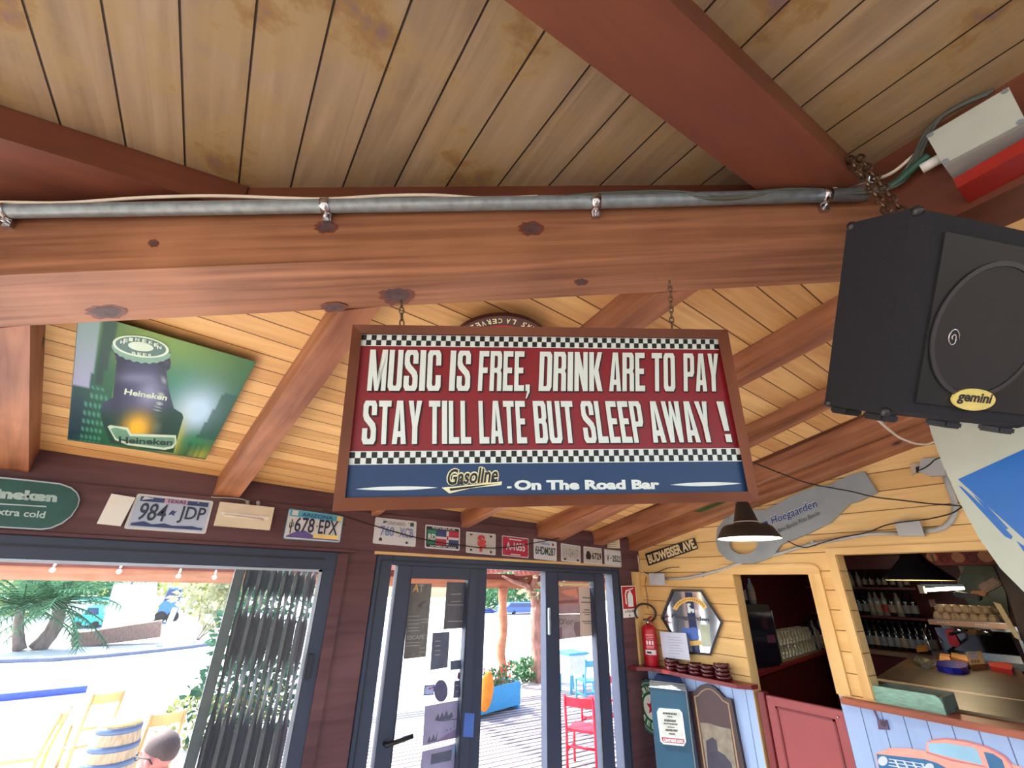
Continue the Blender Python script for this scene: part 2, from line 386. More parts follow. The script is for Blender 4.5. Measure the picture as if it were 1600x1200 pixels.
mb = MB(); mb.span((0.60, D - 0.02, 0), (0.655, D - 0.0005, 1.93)); struct('trim_2', mb, m_darkwall)
mb = MB(); mb.span((0.80, D - 0.012, 1.938), (2.76, D - 0.0005, 1.954)); struct('trim_3', mb, m_pinetrimx)
mb = MB(); mb.span((2.88, D - 0.02, 1.28), (2.969, D - 0.0005, 1.91)); struct('trim_4', mb, m_pinetrimz)

# ---------------------------------------------------------------- wall towards the bar (x = 2.9)
mb = MB(); X0, X1 = 2.97, 3.057; hz = lambda z: 1.8 + (z - 1.8) * KB
ZS = hz(1.272)
def wy(y0, y1, z0, z1=None, mi=0):
    t0, t1 = (farz(X0, y0), farz(X0, y1)) if z1 is None else (z1, z1)
    mb.hexa([(X0, y0, z0), (X1, y0, z0), (X1, y1, z0), (X0, y1, z0), (X0, y0, t0), (X1, y0, t0), (X1, y1, t1), (X0, y1, t1)], mi)
ZD, ZH, ZSILL = hz(1.888), hz(1.985), hz(1.315)
YD0, YD1, YH = 1.331 * KB, 1.80 * KB, 1.17 * KB
wy(YD1, 2.65, ZS, None); wy(YD1, 2.65, 0, ZS, 1)
wy(YD0, YD1, ZD, None)
wy(YH, YD0, ZSILL, None); wy(YH, YD0, 0, ZSILL, 1)
wy(-0.9, YH, ZH, None); wy(-0.9, YH, 0, ZSILL, 1)
wy(-2.2, -0.9, ZSILL, None); wy(-2.2, -0.9, 0, ZSILL, 1)
struct('wall_right', mb, [m_pine, m_blueboards])
# casings round the two openings
mb = MB(); yz = [(1.93, ZD), (1.93, hz(1.945)), (1.31 * KB, hz(1.943)), (1.283 * KB, hz(1.935)), (1.268 * KB, hz(1.915)), (1.268 * KB, ZD)]
mb.prism([(X0, y, z) for y, z in yz], (-0.018, 0, 0)); struct('trim_5', mb, m_pinetrim)
mb = MB(); mb.span((X0 - 0.018, 1.268 * KB, ZSILL + .01), (X0, YD0, ZD)); struct('trim_6', mb, m_pinetrimz)
mb = MB(); mb.span((X0 - 0.012, -0.9, ZH), (X0, 1.215 * KB, ZH + 0.035)); struct('trim_7', mb, m_pinetrim)
mb = MB(); mb.span((X0 - 0.012, YH + .002, ZSILL + .01), (X0, 1.215 * KB, ZH)); struct('trim_8', mb, m_pinetrimz)
mb = MB(); mb.span((X0 + 0.002, YD1 - 0.003, 0.0), (X1, YD1, ZD)); struct('trim_9', mb, m_pinetrimz)

# ---------------------------------------------------------------- bar room behind
mb = MB(); mb.span((6.86, -1.6, -0.0), (6.96, 3.1, 2.6)); struct('wall_bar', mb, m_redbar)
mb = MB(); mb.span((3.06, 3.0, 0.0), (6.86, 3.1, 2.6)); struct('wall_bar_side', mb, m_redbar)
mb = MB(); mb.span((3.06, -1.7, 0.0), (6.86, -1.6, 2.6)); struct('wall_bar_end', mb, m_redbar)
mb = MB(); mb.span((3.06, -1.6, 2.5), (6.86, 3.0, 2.54)); struct('ceiling', mb, m_redbar)
mb = MB(); mb.span((3.05, 2.77, 0), (3.06, 3.0, 2.5)); struct('wall_bar_corner', mb, m_redbar)

# ---------------------------------------------------------------- the big beam with its upper board
def px_beam(name, corners, mat, label, cat, group=None, extra=None):
    """corners: 4 of the near end then 4 of the far end (bottom rear, bottom front, top front, top rear)"""
    a = sum((V(q) for q in corners[:4]), V()) / 4; b = sum((V(q) for q in corners[4:]), V()) / 4
    mb = MB(); c = [V(q) for q in corners]
    mb.hexa(c[:4] + c[4:])
    if extra: extra(mb)
    return solo(name, mb, mat, label, cat, group, xdir=b - a, origin=a)
bl0, bl1 = FR.at(0, 511), FR.at(1310, 441)                     # lower rear edge
bd = (bl1 - bl0).normalized(); bs = bd.cross(V((0, 0, 1))).normalized(); bu = bs.cross(bd)
BB = Plane(bl0, -bu)                                           # underside
f0, f1 = BB.at(0, 430), BB.at(1310, 375)
BF = Plane((f0 + f1) / 2, bs)                                  # front face
f0, f1 = BF.at(0, 430), BF.at(1310, 375)
t0, t1 = BF.at(0, 320), BF.at(1310, 296)
def ext(p, q, s): return p + (q - p) * s
e = lambda p, q: (ext(p, q, -0.9), ext(p, q, 1.12))
fb, rb, tf = e(f0, f1), e(bl0, bl1), e(t0, t1)
rt = [tf[i] + (rb[i] - fb[i]) for i in (0, 1)]
m_knot = M('knot_dark', lin(84, 62, 62), .6, var=.4, scale=60, stretch=(1, 1, 1)); m_knotrim = M('knot_rim', lin(112, 60, 42), .5, var=.2, scale=30)
def knots(mb):
    for px, py, rx, ry, pl in ((166, 487, 26, 9, BB), (522, 480, 17, 6, BB), (620, 461, 22, 12, BB), (510, 355, 15, 8, BF), (830, 357, 16, 9, BF), (908, 440, 9, 5, BB), (240, 380, 7, 5, BF)):
        e = lambda k, o: [(px + rx * k * math.cos(t * .3142 * 1.0) * (1 + .12 * math.sin(3 * t)), py + ry * k * math.sin(t * .3142) * (1 + .15 * math.cos(2 * t))) for t in range(20)]
        mb.prism([pl.at(x, y, .0002 if pl is BF else .0045) for x, y in e(1.25, 0)], pl.n * .0003, 2); mb.prism([pl.at(x, y, .0006 if pl is BF else .005) for x, y in e(.9, 0)], pl.n * .0003, 1)
    up_, lo_ = [(985, 424), (1060, 419), (1130, 416.5), (1200, 417), (1310, 413)], [(1310, 414), (1200, 418.6), (1130, 418.3), (1060, 420.5)]
    mb.prism([BB.at(x, y, .005) for x, y in up_ + lo_], BB.n * .0003, 1)
beam = px_beam('roof_beam', [rb[0], fb[0], tf[0], rt[0], rb[1], fb[1], tf[1], rt[1]], [m_beam, m_knot, m_knotrim],
               'large knotty red-brown timber beam carrying the grey conduit', 'beam', extra=knots)
mb = MB(); q0, q1 = tf[0] - bs * 0.05, tf[1] - bs * 0.05
top = [V((q.x, q.y, nearz(q.x) + 0.004)) for q in (q0, q1)]
base = [q0 + bu * 0.001, q1 + bu * 0.001]
c = [base[0] - bs * 0.12, base[0], top[0], top[0] - bs * 0.12, base[1] - bs * 0.12, base[1], top[1], top[1] - bs * 0.12]
px_beam('wall_plate', c, m_rafdark, 'dark brown board between the knotty beam and the weathered ceiling', 'board')

# ---------------------------------------------------------------- rafters of the far slope
def far_rafter(top, low, label='', group='rafters over the wall with the doors', w=None):
    """top: where the side facing the room meets the boards; low: the farther lower edge; beam end first"""
    a = [FC.at(*q) + V((0, 0, -0.1)) for q in top]; b = [FR.at(*q) for q in low]; out = []
    for p0, p1 in (a, b):
        k = (p1 - p0) / (p1.y - p0.y)
        out.append((p0 + k * (hipy(p0.x) + 0.176 - p0.y), p0 + k * (D - 0.001 - p0.y)))
    (a0, a1), (b0, b1) = out
    up_ = lambda p: V((p.x, p.y, farz(p.x, p.y) - 0.001))
    c = [a0, b0, up_(b0), up_(a0), a1, b1, up_(b1), up_(a1)]
    mb = MB(); mb.hexa(c); return solo('rafter', mb, m_rafter, label, 'rafter', group, xdir=a1 - a0, origin=(a0 + a1) / 2)
far_rafter([(-30, 512), (-25, 690)], [(47, 511), (45, 700)], label='reddish rafter end above the green oval sign, beside the bottle poster')
far_rafter([(507, 491), (357, 720)], [(590, 487), (384, 764)], label='reddish rafter running between the bottle poster and the hanging sign')
far_rafter([(960, 466), (907, 510)], [(1087, 456), (1009, 511)], label='reddish rafter coming from behind the hanging sign up to its second chain')
far_rafter([(1300, 466), (1143.75, 556)], [(1300, 531), (1155, 606)], label='reddish rafter passing behind the upper corner of the hanging sign')
far_rafter([(1287.5, 606), (1167.5, 662.5)], [(1292.5, 641), (1175, 698.75)], label='reddish rafter meeting the lower corner of the black speaker')
far_rafter([(1330, 660), (1182.5, 725)], [(1370, 685), (1186, 754)], label='reddish rafter under the speaker, second from the pine wall')
mb = MB(); ya_, yb_ = -0.9, D - 0.001; x0_, x1_ = 2.865, 2.969
mb.hexa([(x0_, ya_, farz(x0_, ya_) - .108), (x1_, ya_, farz(x1_, ya_) - .108), (x1_, ya_, farz(x1_, ya_) - .001), (x0_, ya_, farz(x0_, ya_) - .001), (x0_, yb_, farz(x0_, yb_) - .108), (x1_, yb_, farz(x1_, yb_) - .108), (x1_, yb_, farz(x1_, yb_) - .001), (x0_, yb_, farz(x0_, yb_) - .001)])
solo('rafter', mb, m_rafter, 'reddish rafter lying along the top of the pine wall', 'rafter', 'rafters over the wall with the doors', xdir=(0, 1, -.22))

# ---------------------------------------------------------------- rafters of the near slope
def near_rafter(top_a, top_b, low, label, dep):
    """top_a / top_b: its two edges against the ceiling (start, end)"""
    a0, a1 = (NC.at(*q) for q in top_a); b0, b1 = (NC.at(*q) for q in top_b)
    g = lambda p, q, s: p + (q - p) * s
    a0, a1, b0, b1 = g(a0, a1, low[0]), g(a0, a1, low[1]), g(b0, b1, low[0]), g(b0, b1, low[1])
    dz = V((0, 0, -.002)); a0, a1, b0, b1 = a0 + dz, a1 + dz, b0 + dz, b1 + dz
    dz = V((0, 0, -dep)); c = [a0, b0, b0 + dz, a0 + dz, a1, b1, b1 + dz, a1 + dz]
    mb = MB(); mb.hexa(c); return solo('rafter', mb, m_rafdark, label, 'rafter', 'rafters under the weathered ceiling', xdir=a1 - a0, origin=(a0 + a1) / 2)

near_rafter([(0, 163), (388, 291)], [(-330, 330), (330, 320)], (-1.2, 1.0), 'dark reddish rafter that meets the knotty beam over the bottle poster', 0.09)
near_rafter([(850, 0), (1210, 286)], [(1082, 0), (1328, 243)], (-1.0, 1.0), 'wide dark reddish rafter crossing the weathered ceiling to the end of the conduit', 0.10)
mb = MB(); mb.hexa([(1.262, -3.3, 2.60), (1.40, -3.3, 2.60), (1.40, 0.18, 2.60), (1.262, 0.18, 2.60), (1.262, -3.3, 2.90), (1.40, -3.3, 2.90), (1.40, 0.18, 2.90), (1.262, 0.18, 2.90)])
solo('ridge_beam', mb, m_rafdark, 'dark reddish ridge beam behind the speaker and the grey junction box', 'beam', xdir=(0, 1, 0))
# ================================================================= things hanging from the roof
# ---------------------------------------------------------------- heavy condensed capitals of the big sign
_C = [(.5, 0), (.14, 0), (0, .1), (0, .9), (.14, 1), (.5, 1), (.5, .88), (.42, .88), (.37, .83), (.37, .17), (.42, .12), (.5, .12)]
_mx = lambda p: [(1 - x, y) for x, y in p][::-1]
_my = lambda p: [(x, 1 - y) for x, y in p][::-1]
_R = lambda a, b, c, d: [(a, b), (c, b), (c, d), (a, d)]
_CR = [(.5, 1), (.86, 1), (1, .9), (1, .62), (.63, .62), (.63, .83), (.58, .88), (.5, .88)]
_ST = _R(0, 0, .37, 1)
CAPS = {
 'I': (.42, [_R(0, 0, 1, 1)]), 'L': (.82, [_R(0, 0, .44, 1), _R(.44, 0, 1, .15)]), 'T': (.92, [_R(0, .86, 1, 1), _R(.31, 0, .69, .86)]),
 'F': (.84, [_R(0, 0, .43, 1), _R(.43, .86, 1, 1), _R(.43, .44, .9, .58)]), 'E': (.84, [_R(0, 0, .43, 1), _R(.43, .86, 1, 1), _R(.43, .44, .9, .58), _R(.43, 0, 1, .14)]),
 'U': (1, [[(0, .1), (.14, 0), (.86, 0), (1, .1), (1, 1), (.63, 1), (.63, .17), (.58, .12), (.42, .12), (.37, .17), (.37, 1), (0, 1)]]),
 'O': (1, [_C, _mx(_C)]), 'C': (1, [_C, _CR, _my(_CR)]),
 'S': (1, [[(1, .66), (.63, .66), (.63, .83), (.58, .88), (.42, .88), (.37, .83), (.37, .72), (.45, .64), (.9, .47), (1, .36), (1, .1), (.86, 0), (.14, 0), (0, .1), (0, .36), (.37, .36), (.37, .17), (.42, .12), (.58, .12), (.63, .17), (.63, .3), (.55, .38), (.1, .55), (0, .65), (0, .9), (.14, 1), (.86, 1), (1, .9)]]),
 'D': (1, [_ST, [(.37, 1), (.86, 1), (1, .9), (1, .1), (.86, 0), (.37, 0), (.37, .12), (.58, .12), (.63, .17), (.63, .83), (.58, .88), (.37, .88)]]),
 'P': (.98, [_ST, [(.37, 1), (.86, 1), (1, .9), (1, .48), (.86, .38), (.37, .38), (.37, .5), (.58, .5), (.63, .55), (.63, .83), (.58, .88), (.37, .88)]]),
 'R': (1, [_ST, [(.37, 1), (.86, 1), (1, .9), (1, .58), (.9, .51), (1, .43), (1, 0), (.63, 0), (.63, .4), (.58, .45), (.37, .45), (.37, .57), (.58, .57), (.63, .62), (.63, .83), (.58, .88), (.37, .88)]]),
 'B': (1, [_ST, [(.37, 1), (.86, 1), (1, .9), (1, .6), (.9, .52), (1, .44), (1, .1), (.86, 0), (.37, 0), (.37, .12), (.58, .12), (.63, .17), (.63, .41), (.58, .46), (.37, .46), (.37, .58), (.58, .58), (.63, .63), (.63, .83), (.58, .88), (.37, .88)]]),
 'A': (1.02, [[(0, 0), (.28, 1), (.5, 1), (.5, .82), (.36, 0)], [(1, 0), (.64, 0), (.5, .82), (.5, 1), (.72, 1)], _R(.33, .16, .67, .29)]),
 'N': (1.05, [_R(0, 0, .33, 1), _R(.67, 0, 1, 1), [(0, 1), (.36, 1), (1, 0), (.64, 0)]]),
 'M': (1.3, [_R(0, 0, .25, 1), _R(.75, 0, 1, 1), [(0, 1), (.3, 1), (.6, 0), (.4, 0)], [(1, 1), (.4, 0), (.6, 0), (.7, 1)][::-1]]),
 'W': (1.4, [[(0, 1), (.25, 1), (.37, 0), (.13, 0)], [(.13, 0), (.37, 0), (.56, 1), (.44, 1)], [(.44, 1), (.56, 1), (.87, 0), (.63, 0)], [(.63, 0), (.87, 0), (1, 1), (.75, 1)]]),
 'Y': (1, [[(0, 1), (.37, 1), (.5, .62), (.63, 1), (1, 1), (.69, .4), (.69, 0), (.31, 0), (.31, .4)]]),
 'K': (1.05, [_R(0, 0, .36, 1), [(.36, .52), (.66, 1), (1, 1), (.7, .53), (1, 0), (.64, 0), (.36, .44)]]),
 '!': (.42, [[(0, 1), (1, 1), (.85, .27), (.15, .27)], _R(.1, 0, .9, .19)]), ',': (.4, [[(0, .16), (.9, .16), (.9, -.02), (.3, -.18), (.05, -.18), (.4, 0), (0, 0)]])}
def caps_word(mb, word, o, u, v, off, mi=0):
    """a word set in the heavy capitals filling the parallelogram o, u, v"""
    gap = .13; ws = [CAPS[c][0] for c in word]; tot = sum(ws) + gap * (len(word) - 1); x = 0
    for c, w in zip(word, ws):
        [mb.mapped([[((x + q[0] * w) / tot, q[1]) for q in p]], o + off, u, v, off.normalized() * (0.0006 + .00012 * k_), mi) for k_, p in enumerate(CAPS[c][1])]; x += w + gap

# ---------------------------------------------------------------- the hanging sign
SG = Plane(EYE + ray(551, 507) * 1.12, (-0.47, -0.876, -0.109))
P_ = lambda x, y: (500 + x / 2.2857, 460 + y / 2.2857)          # points read from an enlargement of the sign
sg = lambda x, y, off=0.0: SG.at(*P_(x, y), off)
O4 = [(551, 507), (1137, 515), (1187, 783), (519, 799)]; I4 = [(565.6, 521), (1121.5, 528.7), (1169, 768), (539, 778)]
root = thing('hanging_sign', 'wide framed sign on two chains about free music and paid drinks', 'sign', SG.at(860, 799))
mb = MB()
for i in range(4):
    j = (i + 1) % 4; mb.hexa([SG.at(*O4[i], -0.022), SG.at(*O4[j], -0.022), SG.at(*I4[j], -0.022), SG.at(*I4[i], -0.022), SG.at(*O4[i], 0.016), SG.at(*O4[j], 0.016), SG.at(*I4[j], 0.010), SG.at(*I4[i], 0.010)])
m_frame = WOOD('red_brown_frame', lin(92, 50, 33), lin(124, 72, 47), rough=0.4, grain=(4, 4, 4), bump=0.08)
build('frame', mb, m_frame, root)
mb = MB(); mb.sheet(I4, SG, -0.012, 0.010); pan = build('panel', mb, m_signred, root)
mb = MB(); mb.sheet([P_(103, 608), P_(1506, 595), P_(1532, 706), P_(88, 728)], SG, -0.001, 0.0012); build('blue_field', mb, m_navy, pan)
def checks(a, b, c, d, n=38):
    """two rows of dark squares between white margins: corners a b (top), d c (bottom)"""
    w, k = MB(), MB(); A, B_, C_, D_ = (sg(*q) for q in (a, b, c, d)); lerp = lambda p, q, t: p + (q - p) * t
    at = lambda s_, t: lerp(lerp(A, B_, s_), lerp(D_, C_, s_), t)
    w.prism([A, B_, C_, D_], SG.n * 0.0012)
    for i in range(n * 2):
        r = i % 2; t0, t1 = (.06, .5) if r == 0 else (.5, .94); s0, s1 = i / (2 * n), (i + 1) / (2 * n)
        k.prism([at(s0, t0) + SG.n * .0012, at(s1, t0) + SG.n * .0012, at(s1, t1) + SG.n * .0012, at(s0, t1) + SG.n * .0012], SG.n * 0.0005)
    q = build('check_strip', w, m_letter, pan); build('dark_squares', k, m_ink, q)
checks((150, 143), (1421, 160), (1423, 198), (146, 184)); checks((107, 561), (1499, 549), (1506, 596), (103, 609))
L1 = [('MUSIC', 168, 430), ('IS', 460, 535), ('FREE,', 563, 750), ('DRINK', 780, 1008), ('ARE', 1032, 1160), ('TO', 1184, 1268), ('PAY', 1298, 1425)]
L2 = [('STAY', 148, 362), ('TILL', 388, 540), ('LATE', 570, 740), ('BUT', 770, 915), ('SLEEP', 945, 1165), ('AWAY', 1190, 1410), ('!', 1448, 1474)]
lt, sh = MB(), MB()
for L, (xa, ya), (xb, yb), (xc, yc), (xd, yd) in ((L1, (168, 345), (1425, 347), (178, 198), (1421, 213)), (L2, (148, 536), (1475, 528), (158, 380), (1440, 383))):
    bot = lambda x: sg(x, ya + (yb - ya) * (x - xa) / (xb - xa)); 
    for w, x0, x1 in L:
        s0, s1 = (x0 - xa) / (xb - xa), (x1 - xa) / (xb - xa)
        tp = lambda s_: sg(xc + (xd - xc) * s_, yc + (yd - yc) * s_)
        o, p = bot(x0), bot(x1); v = (tp(s0) + tp(s1)) / 2 - (o + p) / 2
        o2 = o + (tp(s0) - o - v) * 0.5
        caps_word(lt, w, o, p - o, v, SG.n * 0.0016); caps_word(sh, w, o - v * 0.03 + (p - o).normalized() * 0.003, p - o, v, SG.n * 0.0004)
build('lettering', lt, m_letter, pan); build('letter_shadow', sh, m_ink, pan)
def sgtext(mb, t, bl, br, tl, off, **k): o = sg(*bl, off); return mb.text(t, o, sg(*br, off) - o, sg(*tl, off) - o, V((0, 0, 0)), **k)
mb = MB(); sgtext(mb, 'On The Road Bar', (694, 699), (1214, 696), (694, 663), 0.0016, bold=0.05); build('slogan_lettering', mb, m_letter, pan); mb = MB(); mb.sheet([P_(668, 686), P_(684, 685), P_(684, 692), P_(668, 693)], SG, 0.001, 0.0006); build('dash', mb, m_letter, pan)
for a, b in (((128, 695), (420, 690)), ((1250, 680), (1504, 675))):
    f = lambda t, s_: P_(a[0] + (b[0] - a[0]) * t, a[1] + (b[1] - a[1]) * t + s_ * 7 * math.sin(math.pi * t) ** .8)
    mb = MB(); mb.sheet([f(i / 10, 1) for i in range(11)] + [f(i / 10, -1) for i in range(9, 0, -1)], SG, 0.001, 0.0006); build('brush_stroke', mb, m_letter, pan)
m_creamprint = M('cream_print', lin(236, 234, 190), 0.45, var=0.03)
mb = MB(); sgtext(mb, 'Gasoline', (452, 684), (640, 672), (452, 622), 0.0012, bold=0.09, shear=0.25)
mb.sheet([P_(434, 690), P_(470, 687), P_(650, 668), P_(652, 655), P_(648, 681), P_(540, 692), P_(462, 711)], SG, 0.0006, 0.0006); lg = build('logo_outline', mb, m_creamprint, pan)
mb = MB(); sgtext(mb, 'Gasoline', (456, 682), (636, 670), (456, 625), 0.0019, bold=0.02, shear=0.25); mb.sheet([P_(462, 693), P_(560, 688), P_(640, 674), P_(466, 702)], SG, 0.0013, 0.0006); build('logo_lettering', mb, m_ink, lg)
def chain(parent, a, b, link=0.019, wire=0.0022, w=0.0055, mat=None, name='chain'):
    a, b = V(a), V(b); n = max(2, round((b - a).length / (link * 0.78))); mb = MB(); d, u, v = frame_for(b - a)
    for i in range(n):
        c = a + (b - a) * ((i + .5) / n); s = u if i % 2 else v
        mb.tube([c + d * (math.cos(t / 10 * 2 * math.pi) * link * .5) + s * (math.sin(t / 10 * 2 * math.pi) * w) for t in range(11)], wire, n=5, caps=False)
    return build(name, mb, mat or m_rusty, parent)
m_rusty = M('dull_chain_steel', lin(112, 92, 74), 0.4, 0.8, var=0.3, scale=60)
for top, bot in (((627, 470), (628, 510)), ((1046, 440), (1050, 512))):
    chain(root, SG.at(*top, -0.003) if False else at_depth(*top, (SG.at(*bot) - EYE) @ CF), SG.at(*bot, -0.003))

# ---------------------------------------------------------------- conduit and cables on the beam
cp = thing('conduit_pipe', 'long grey steel conduit clamped along the front of the knotty beam', 'pipe', BF.at(650, 320))
line = [(-150, 333), (0, 330.5), (510, 322), (930, 315.5), (1352, 304)]; R0 = 0.0175
mb = MB(); mb.tube([BF.at(*q, R0 + 0.006) for q in line], R0, n=14); build('pipe', mb, m_steel, cp)
for px in (9, 510, 930, 1288):
    i = max(k for k in range(4) if line[k][0] <= px); t = (px - line[i][0]) / (line[i + 1][0] - line[i][0]); py = line[i][1] + (line[i + 1][1] - line[i][1]) * t
    c = BF.at(px, py, R0 + 0.006); mb = MB(); mb.tube([c - bd * 0.011, c + bd * 0.011], R0 + 0.003, n=14)
    for s in (-1, 1): mb.box(c + bu * s * (R0 + 0.009) - bs * 0.022, (0.02, 0.02, 0.02), rot=Matrix((bd, bs, bu)).transposed()); mb.tube([c + bu * s * (R0 + .008) - bs * .02, c + bu * s * (R0 + .008) + bs * .0], 0.004, n=6)
    build('clamp', mb, m_chrome, cp)
def cable(name, pts, r, mat, label, cat='cable', group=None, n=6):
    """smooth run through the given points"""
    P = [V(p) for p in pts]; out = []
    for i in range(len(P) - 1):
        p0, p1, p2, p3 = P[max(i - 1, 0)], P[i], P[i + 1], P[min(i + 2, len(P) - 1)]
        for k in range(5):
            t = k / 5; out.append(0.5 * ((2 * p1) + (p2 - p0) * t + (2 * p0 - 5 * p1 + 4 * p2 - p3) * t * t + (3 * p1 - p0 - 3 * p2 + p3) * t ** 3))
    mb = MB(); mb.tube(out + [P[-1]], r, n=n); return solo(name, mb, mat, label, cat, group)
cable('power_cable', [BF.at(x, y, .035) for x, y in ((-60, 316), (0, 316), (100, 317), (220, 309), (330, 306), (430, 309), (510, 311), (600, 306), (680, 305), (760, 310), (840, 307))], 0.0045, m_cablewhite, 'white cable lying loosely on top of the grey conduit')
m_cablegrey = M('grey_cable', lin(78, 84, 78), 0.5)
JBX = Plane((1.185, 0, 0), (-1, 0, 0)); RB = Plane((1.255, 0, 0), (-1, 0, 0))
for k, (dy, lab) in enumerate(((0, 'upper grey cable running from the conduit to the pale junction box'), (5, 'middle grey cable running from the conduit to the pale junction box'), (10, 'lower grey cable running from the conduit to the pale junction box'))):
    cable('power_cable', [BF.at(x, y + dy * .55, .036) for x, y in ((870 + 30 * k, 309), (930, 303), (1040, 299), (1130, 305), (1230, 296), (1330, 297))] + [RB.at(x + dy * .8, y + dy * .4, .03) for x, y in ((1392, 287), (1425, 250), (1440, 217), (1462, 190 - dy), (1500, 166 - dy), (1545, 147 - dy))], 0.0045, m_cablegrey, lab, 'cable', 'grey cables to the junction box')
cable('power_cable', [BF.at(1300, 296, .03), RB.at(1345, 286, .02), RB.at(1390, 272, .02), RB.at(1425, 245, .02), RB.at(1448, 226, .02)], 0.0045, m_cablewhite, 'white cable curving from the end of the conduit to the junction box')
cable('power_cable', [RB.at(1372, 300, .03), RB.at(1400, 286, .03), RB.at(1432, 258, .03), RB.at(1452, 243, .03)], 0.010, M('green_sleeve', lin(40, 84, 70), .5), 'short dark green sleeve entering the gland of the junction box')

# ---------------------------------------------------------------- junction box on the ridge beam
jb = thing('junction_box', 'large pale grey junction box screwed to the ridge beam above the speaker', 'electrical box', JBX.at(1520, 230))
q = [JBX.at(1447, 212), JBX.at(1576, 136), JBX.at(1603, 189), JBX.at(1473, 257)]
mb = MB(); mb.prism([p + V((0.012, 0, 0)) for p in q], (0.058, 0, 0)); build('body', mb, m_greybox, jb)
mb = MB(); mb.prism(q, (0.012, 0, 0)); lid = build('lid', mb, M('pale_lid', lin(176, 184, 174), .5, var=.05), jb)
for p in q:
    c = (q[0] + q[2]) / 2; s = p + (c - p) * 0.10; mb = MB(); mb.disc(s + V((0.001, 0, 0)), (-1, 0, 0), 0.006, 0.002, n=12); build('screw', mb, m_steel, lid)
mb = MB(); c = (q[0] + q[3]) / 2; mb.tube([c + V((0.04, 0.0, 0)), c + V((0.04, 0.035, 0))], 0.012, n=12); build('gland', mb, m_white, jb)
mb = MB(); mb.prism([JBX.at(1489, 280), JBX.at(1640, 192), JBX.at(1648, 210), JBX.at(1496, 294)], (0.075, 0, 0)); solo('red_board', mb, M('bright_red_paint', lin(150, 34, 24), .45), 'narrow bright red board below the pale junction box', 'board', xdir=(0, 1, 0))

# ---------------------------------------------------------------- black speaker
cw = lambda a, b, c: CR * a + CU * b + CF * c
sb = cw(-0.253, 0.107, 0.96).normalized(); sdn = cw(0.036, -0.97, 0.22).normalized(); shh = cw(0.977, -0.1, 0.184).normalized()
fn_ = shh.cross(sdn).normalized(); fn_ = fn_ if fn_ @ sb < 0 else -fn_
C0 = at_depth(1452, 318, 0.84); FP = Plane(C0, fn_); SP = Plane(C0, shh.cross(sb) .cross(sb).cross(sb) if False else sdn.cross(sb))
SH = (FP.at(1397, 650) - C0) @ sdn; SD = (SP.at(1324, 352) - C0) @ sb; SWd = 0.40
sp = lambda u, v, w: C0 + shh * u + sdn * v + sb * w
speaker = thing('loudspeaker', 'black carpeted loudspeaker chained under the roof with a yellow oval badge', 'speaker', sp(SWd / 2, SH, SD / 2))
m_carpet = M('black_carpet', lin(26, 27, 34), 0.9, var=0.35, scale=400, bump=0.25)
m_grille = M('perforated_black_grille', lin(24, 23, 24), 0.5, 0.3, var=0.5, scale=700)
mb = MB(); b_ = 0.03
o8 = [(0, 0), (SWd, 0), (SWd, SH), (0, SH)]
mb.prism([sp(0, .0, b_), sp(SWd, .0, b_), sp(SWd, SH, b_), sp(0, SH, b_)], sb * (SD - b_))
# top slopes back, front edge chamfered
mb.hexa([sp(0, 0, b_), sp(SWd, 0, b_), sp(SWd, SH, b_), sp(0, SH, b_), sp(.022, .012, 0), sp(SWd - .022, .012, 0), sp(SWd - .022, SH - .012, 0), sp(.022, SH - .012, 0)])
build('cabinet', mb, m_carpet, speaker)
mb = MB(); g = [(0.045, 0.045), (SWd - .045, 0.045), (SWd - .045, SH - .035), (0.045, SH - .035)]
mb.prism([sp(u, v, -0.004) for u, v in g], sb * 0.006); gr = build('grille', mb, m_grille, speaker)
wc = FP.at(1540, 518); wr = ((wc - FP.at(1442, 506)).length) * .88
mb = MB(); mb.ring(wc + fn_ * 0.004, fn_, wr * .93, wr, 0.003, n=48); build('woofer_rim', mb, M('rim_rubber', lin(44, 42, 44), .5, var=.2), gr)
mb = MB(); mb.disc(wc + fn_ * 0.004, fn_, wr * .92, 0.0015, n=48); build('woofer_cone', mb, M('cone_brown', lin(34, 30, 29), .7, var=.4, scale=600), gr)
lc = FP.at(1491, 529, 0.006); mb = MB()
mb.tube([lc + shh * (0.016 * (1 - t / 22) * math.cos(t * .55) - .003) - sdn * (.022 * (1 - t / 22) * math.sin(t * .55)) for t in range(20)], 0.0016, n=5); build('cone_emblem', mb, m_chrome, gr)
bc = FP.at(1519, 624, 0.005); bx = (FP.at(1552, 627) - FP.at(1486, 621)); rx = bx.length / 2
m_badge = M('yellow_badge', lin(232, 212, 120), 0.35)
mb = MB(); mb.disc(bc, fn_, rx * .41, 0.004, n=36, rx=rx, u=bx); bdg = build('badge', mb, m_badge, speaker)
bx.normalize(); bv = (-sdn - bx * (-sdn @ bx)).normalized(); bo = bc + fn_ * 0.0048 - bx * rx * .78 - bv * rx * .20
mb = MB(); mb.text('gemini', bo, bx * rx * 1.56, bv * rx * .46, V((0, 0, 0)), bold=0.03); build('badge_lettering', mb, m_ink, bdg)
for u, w in ((0.02, 0.03), (0.02, SD - 0.05), (0.20, 0.03), (SWd - 0.04, 0.03)):
    mb = MB(); mb.box(sp(u + .01, SH + 0.008, w + .02), (0.045, 0.018, 0.045), rot=Matrix((shh, sdn, sb)).transposed(), bev=0.004); build('rubber_foot', mb, m_black, speaker)
for u, v, w in ((0, 0, SD), (0, SH, SD), (0, SH, b_), (0, 0, b_)):
    mb = MB(); mb.ball(sp(u + .006, v + (.006 if v == 0 else -.006), w - .006), 0.011, n=8, k=6); build('corner_cap', mb, M('scuffed_cap', lin(60, 60, 62), .35, .6), speaker)
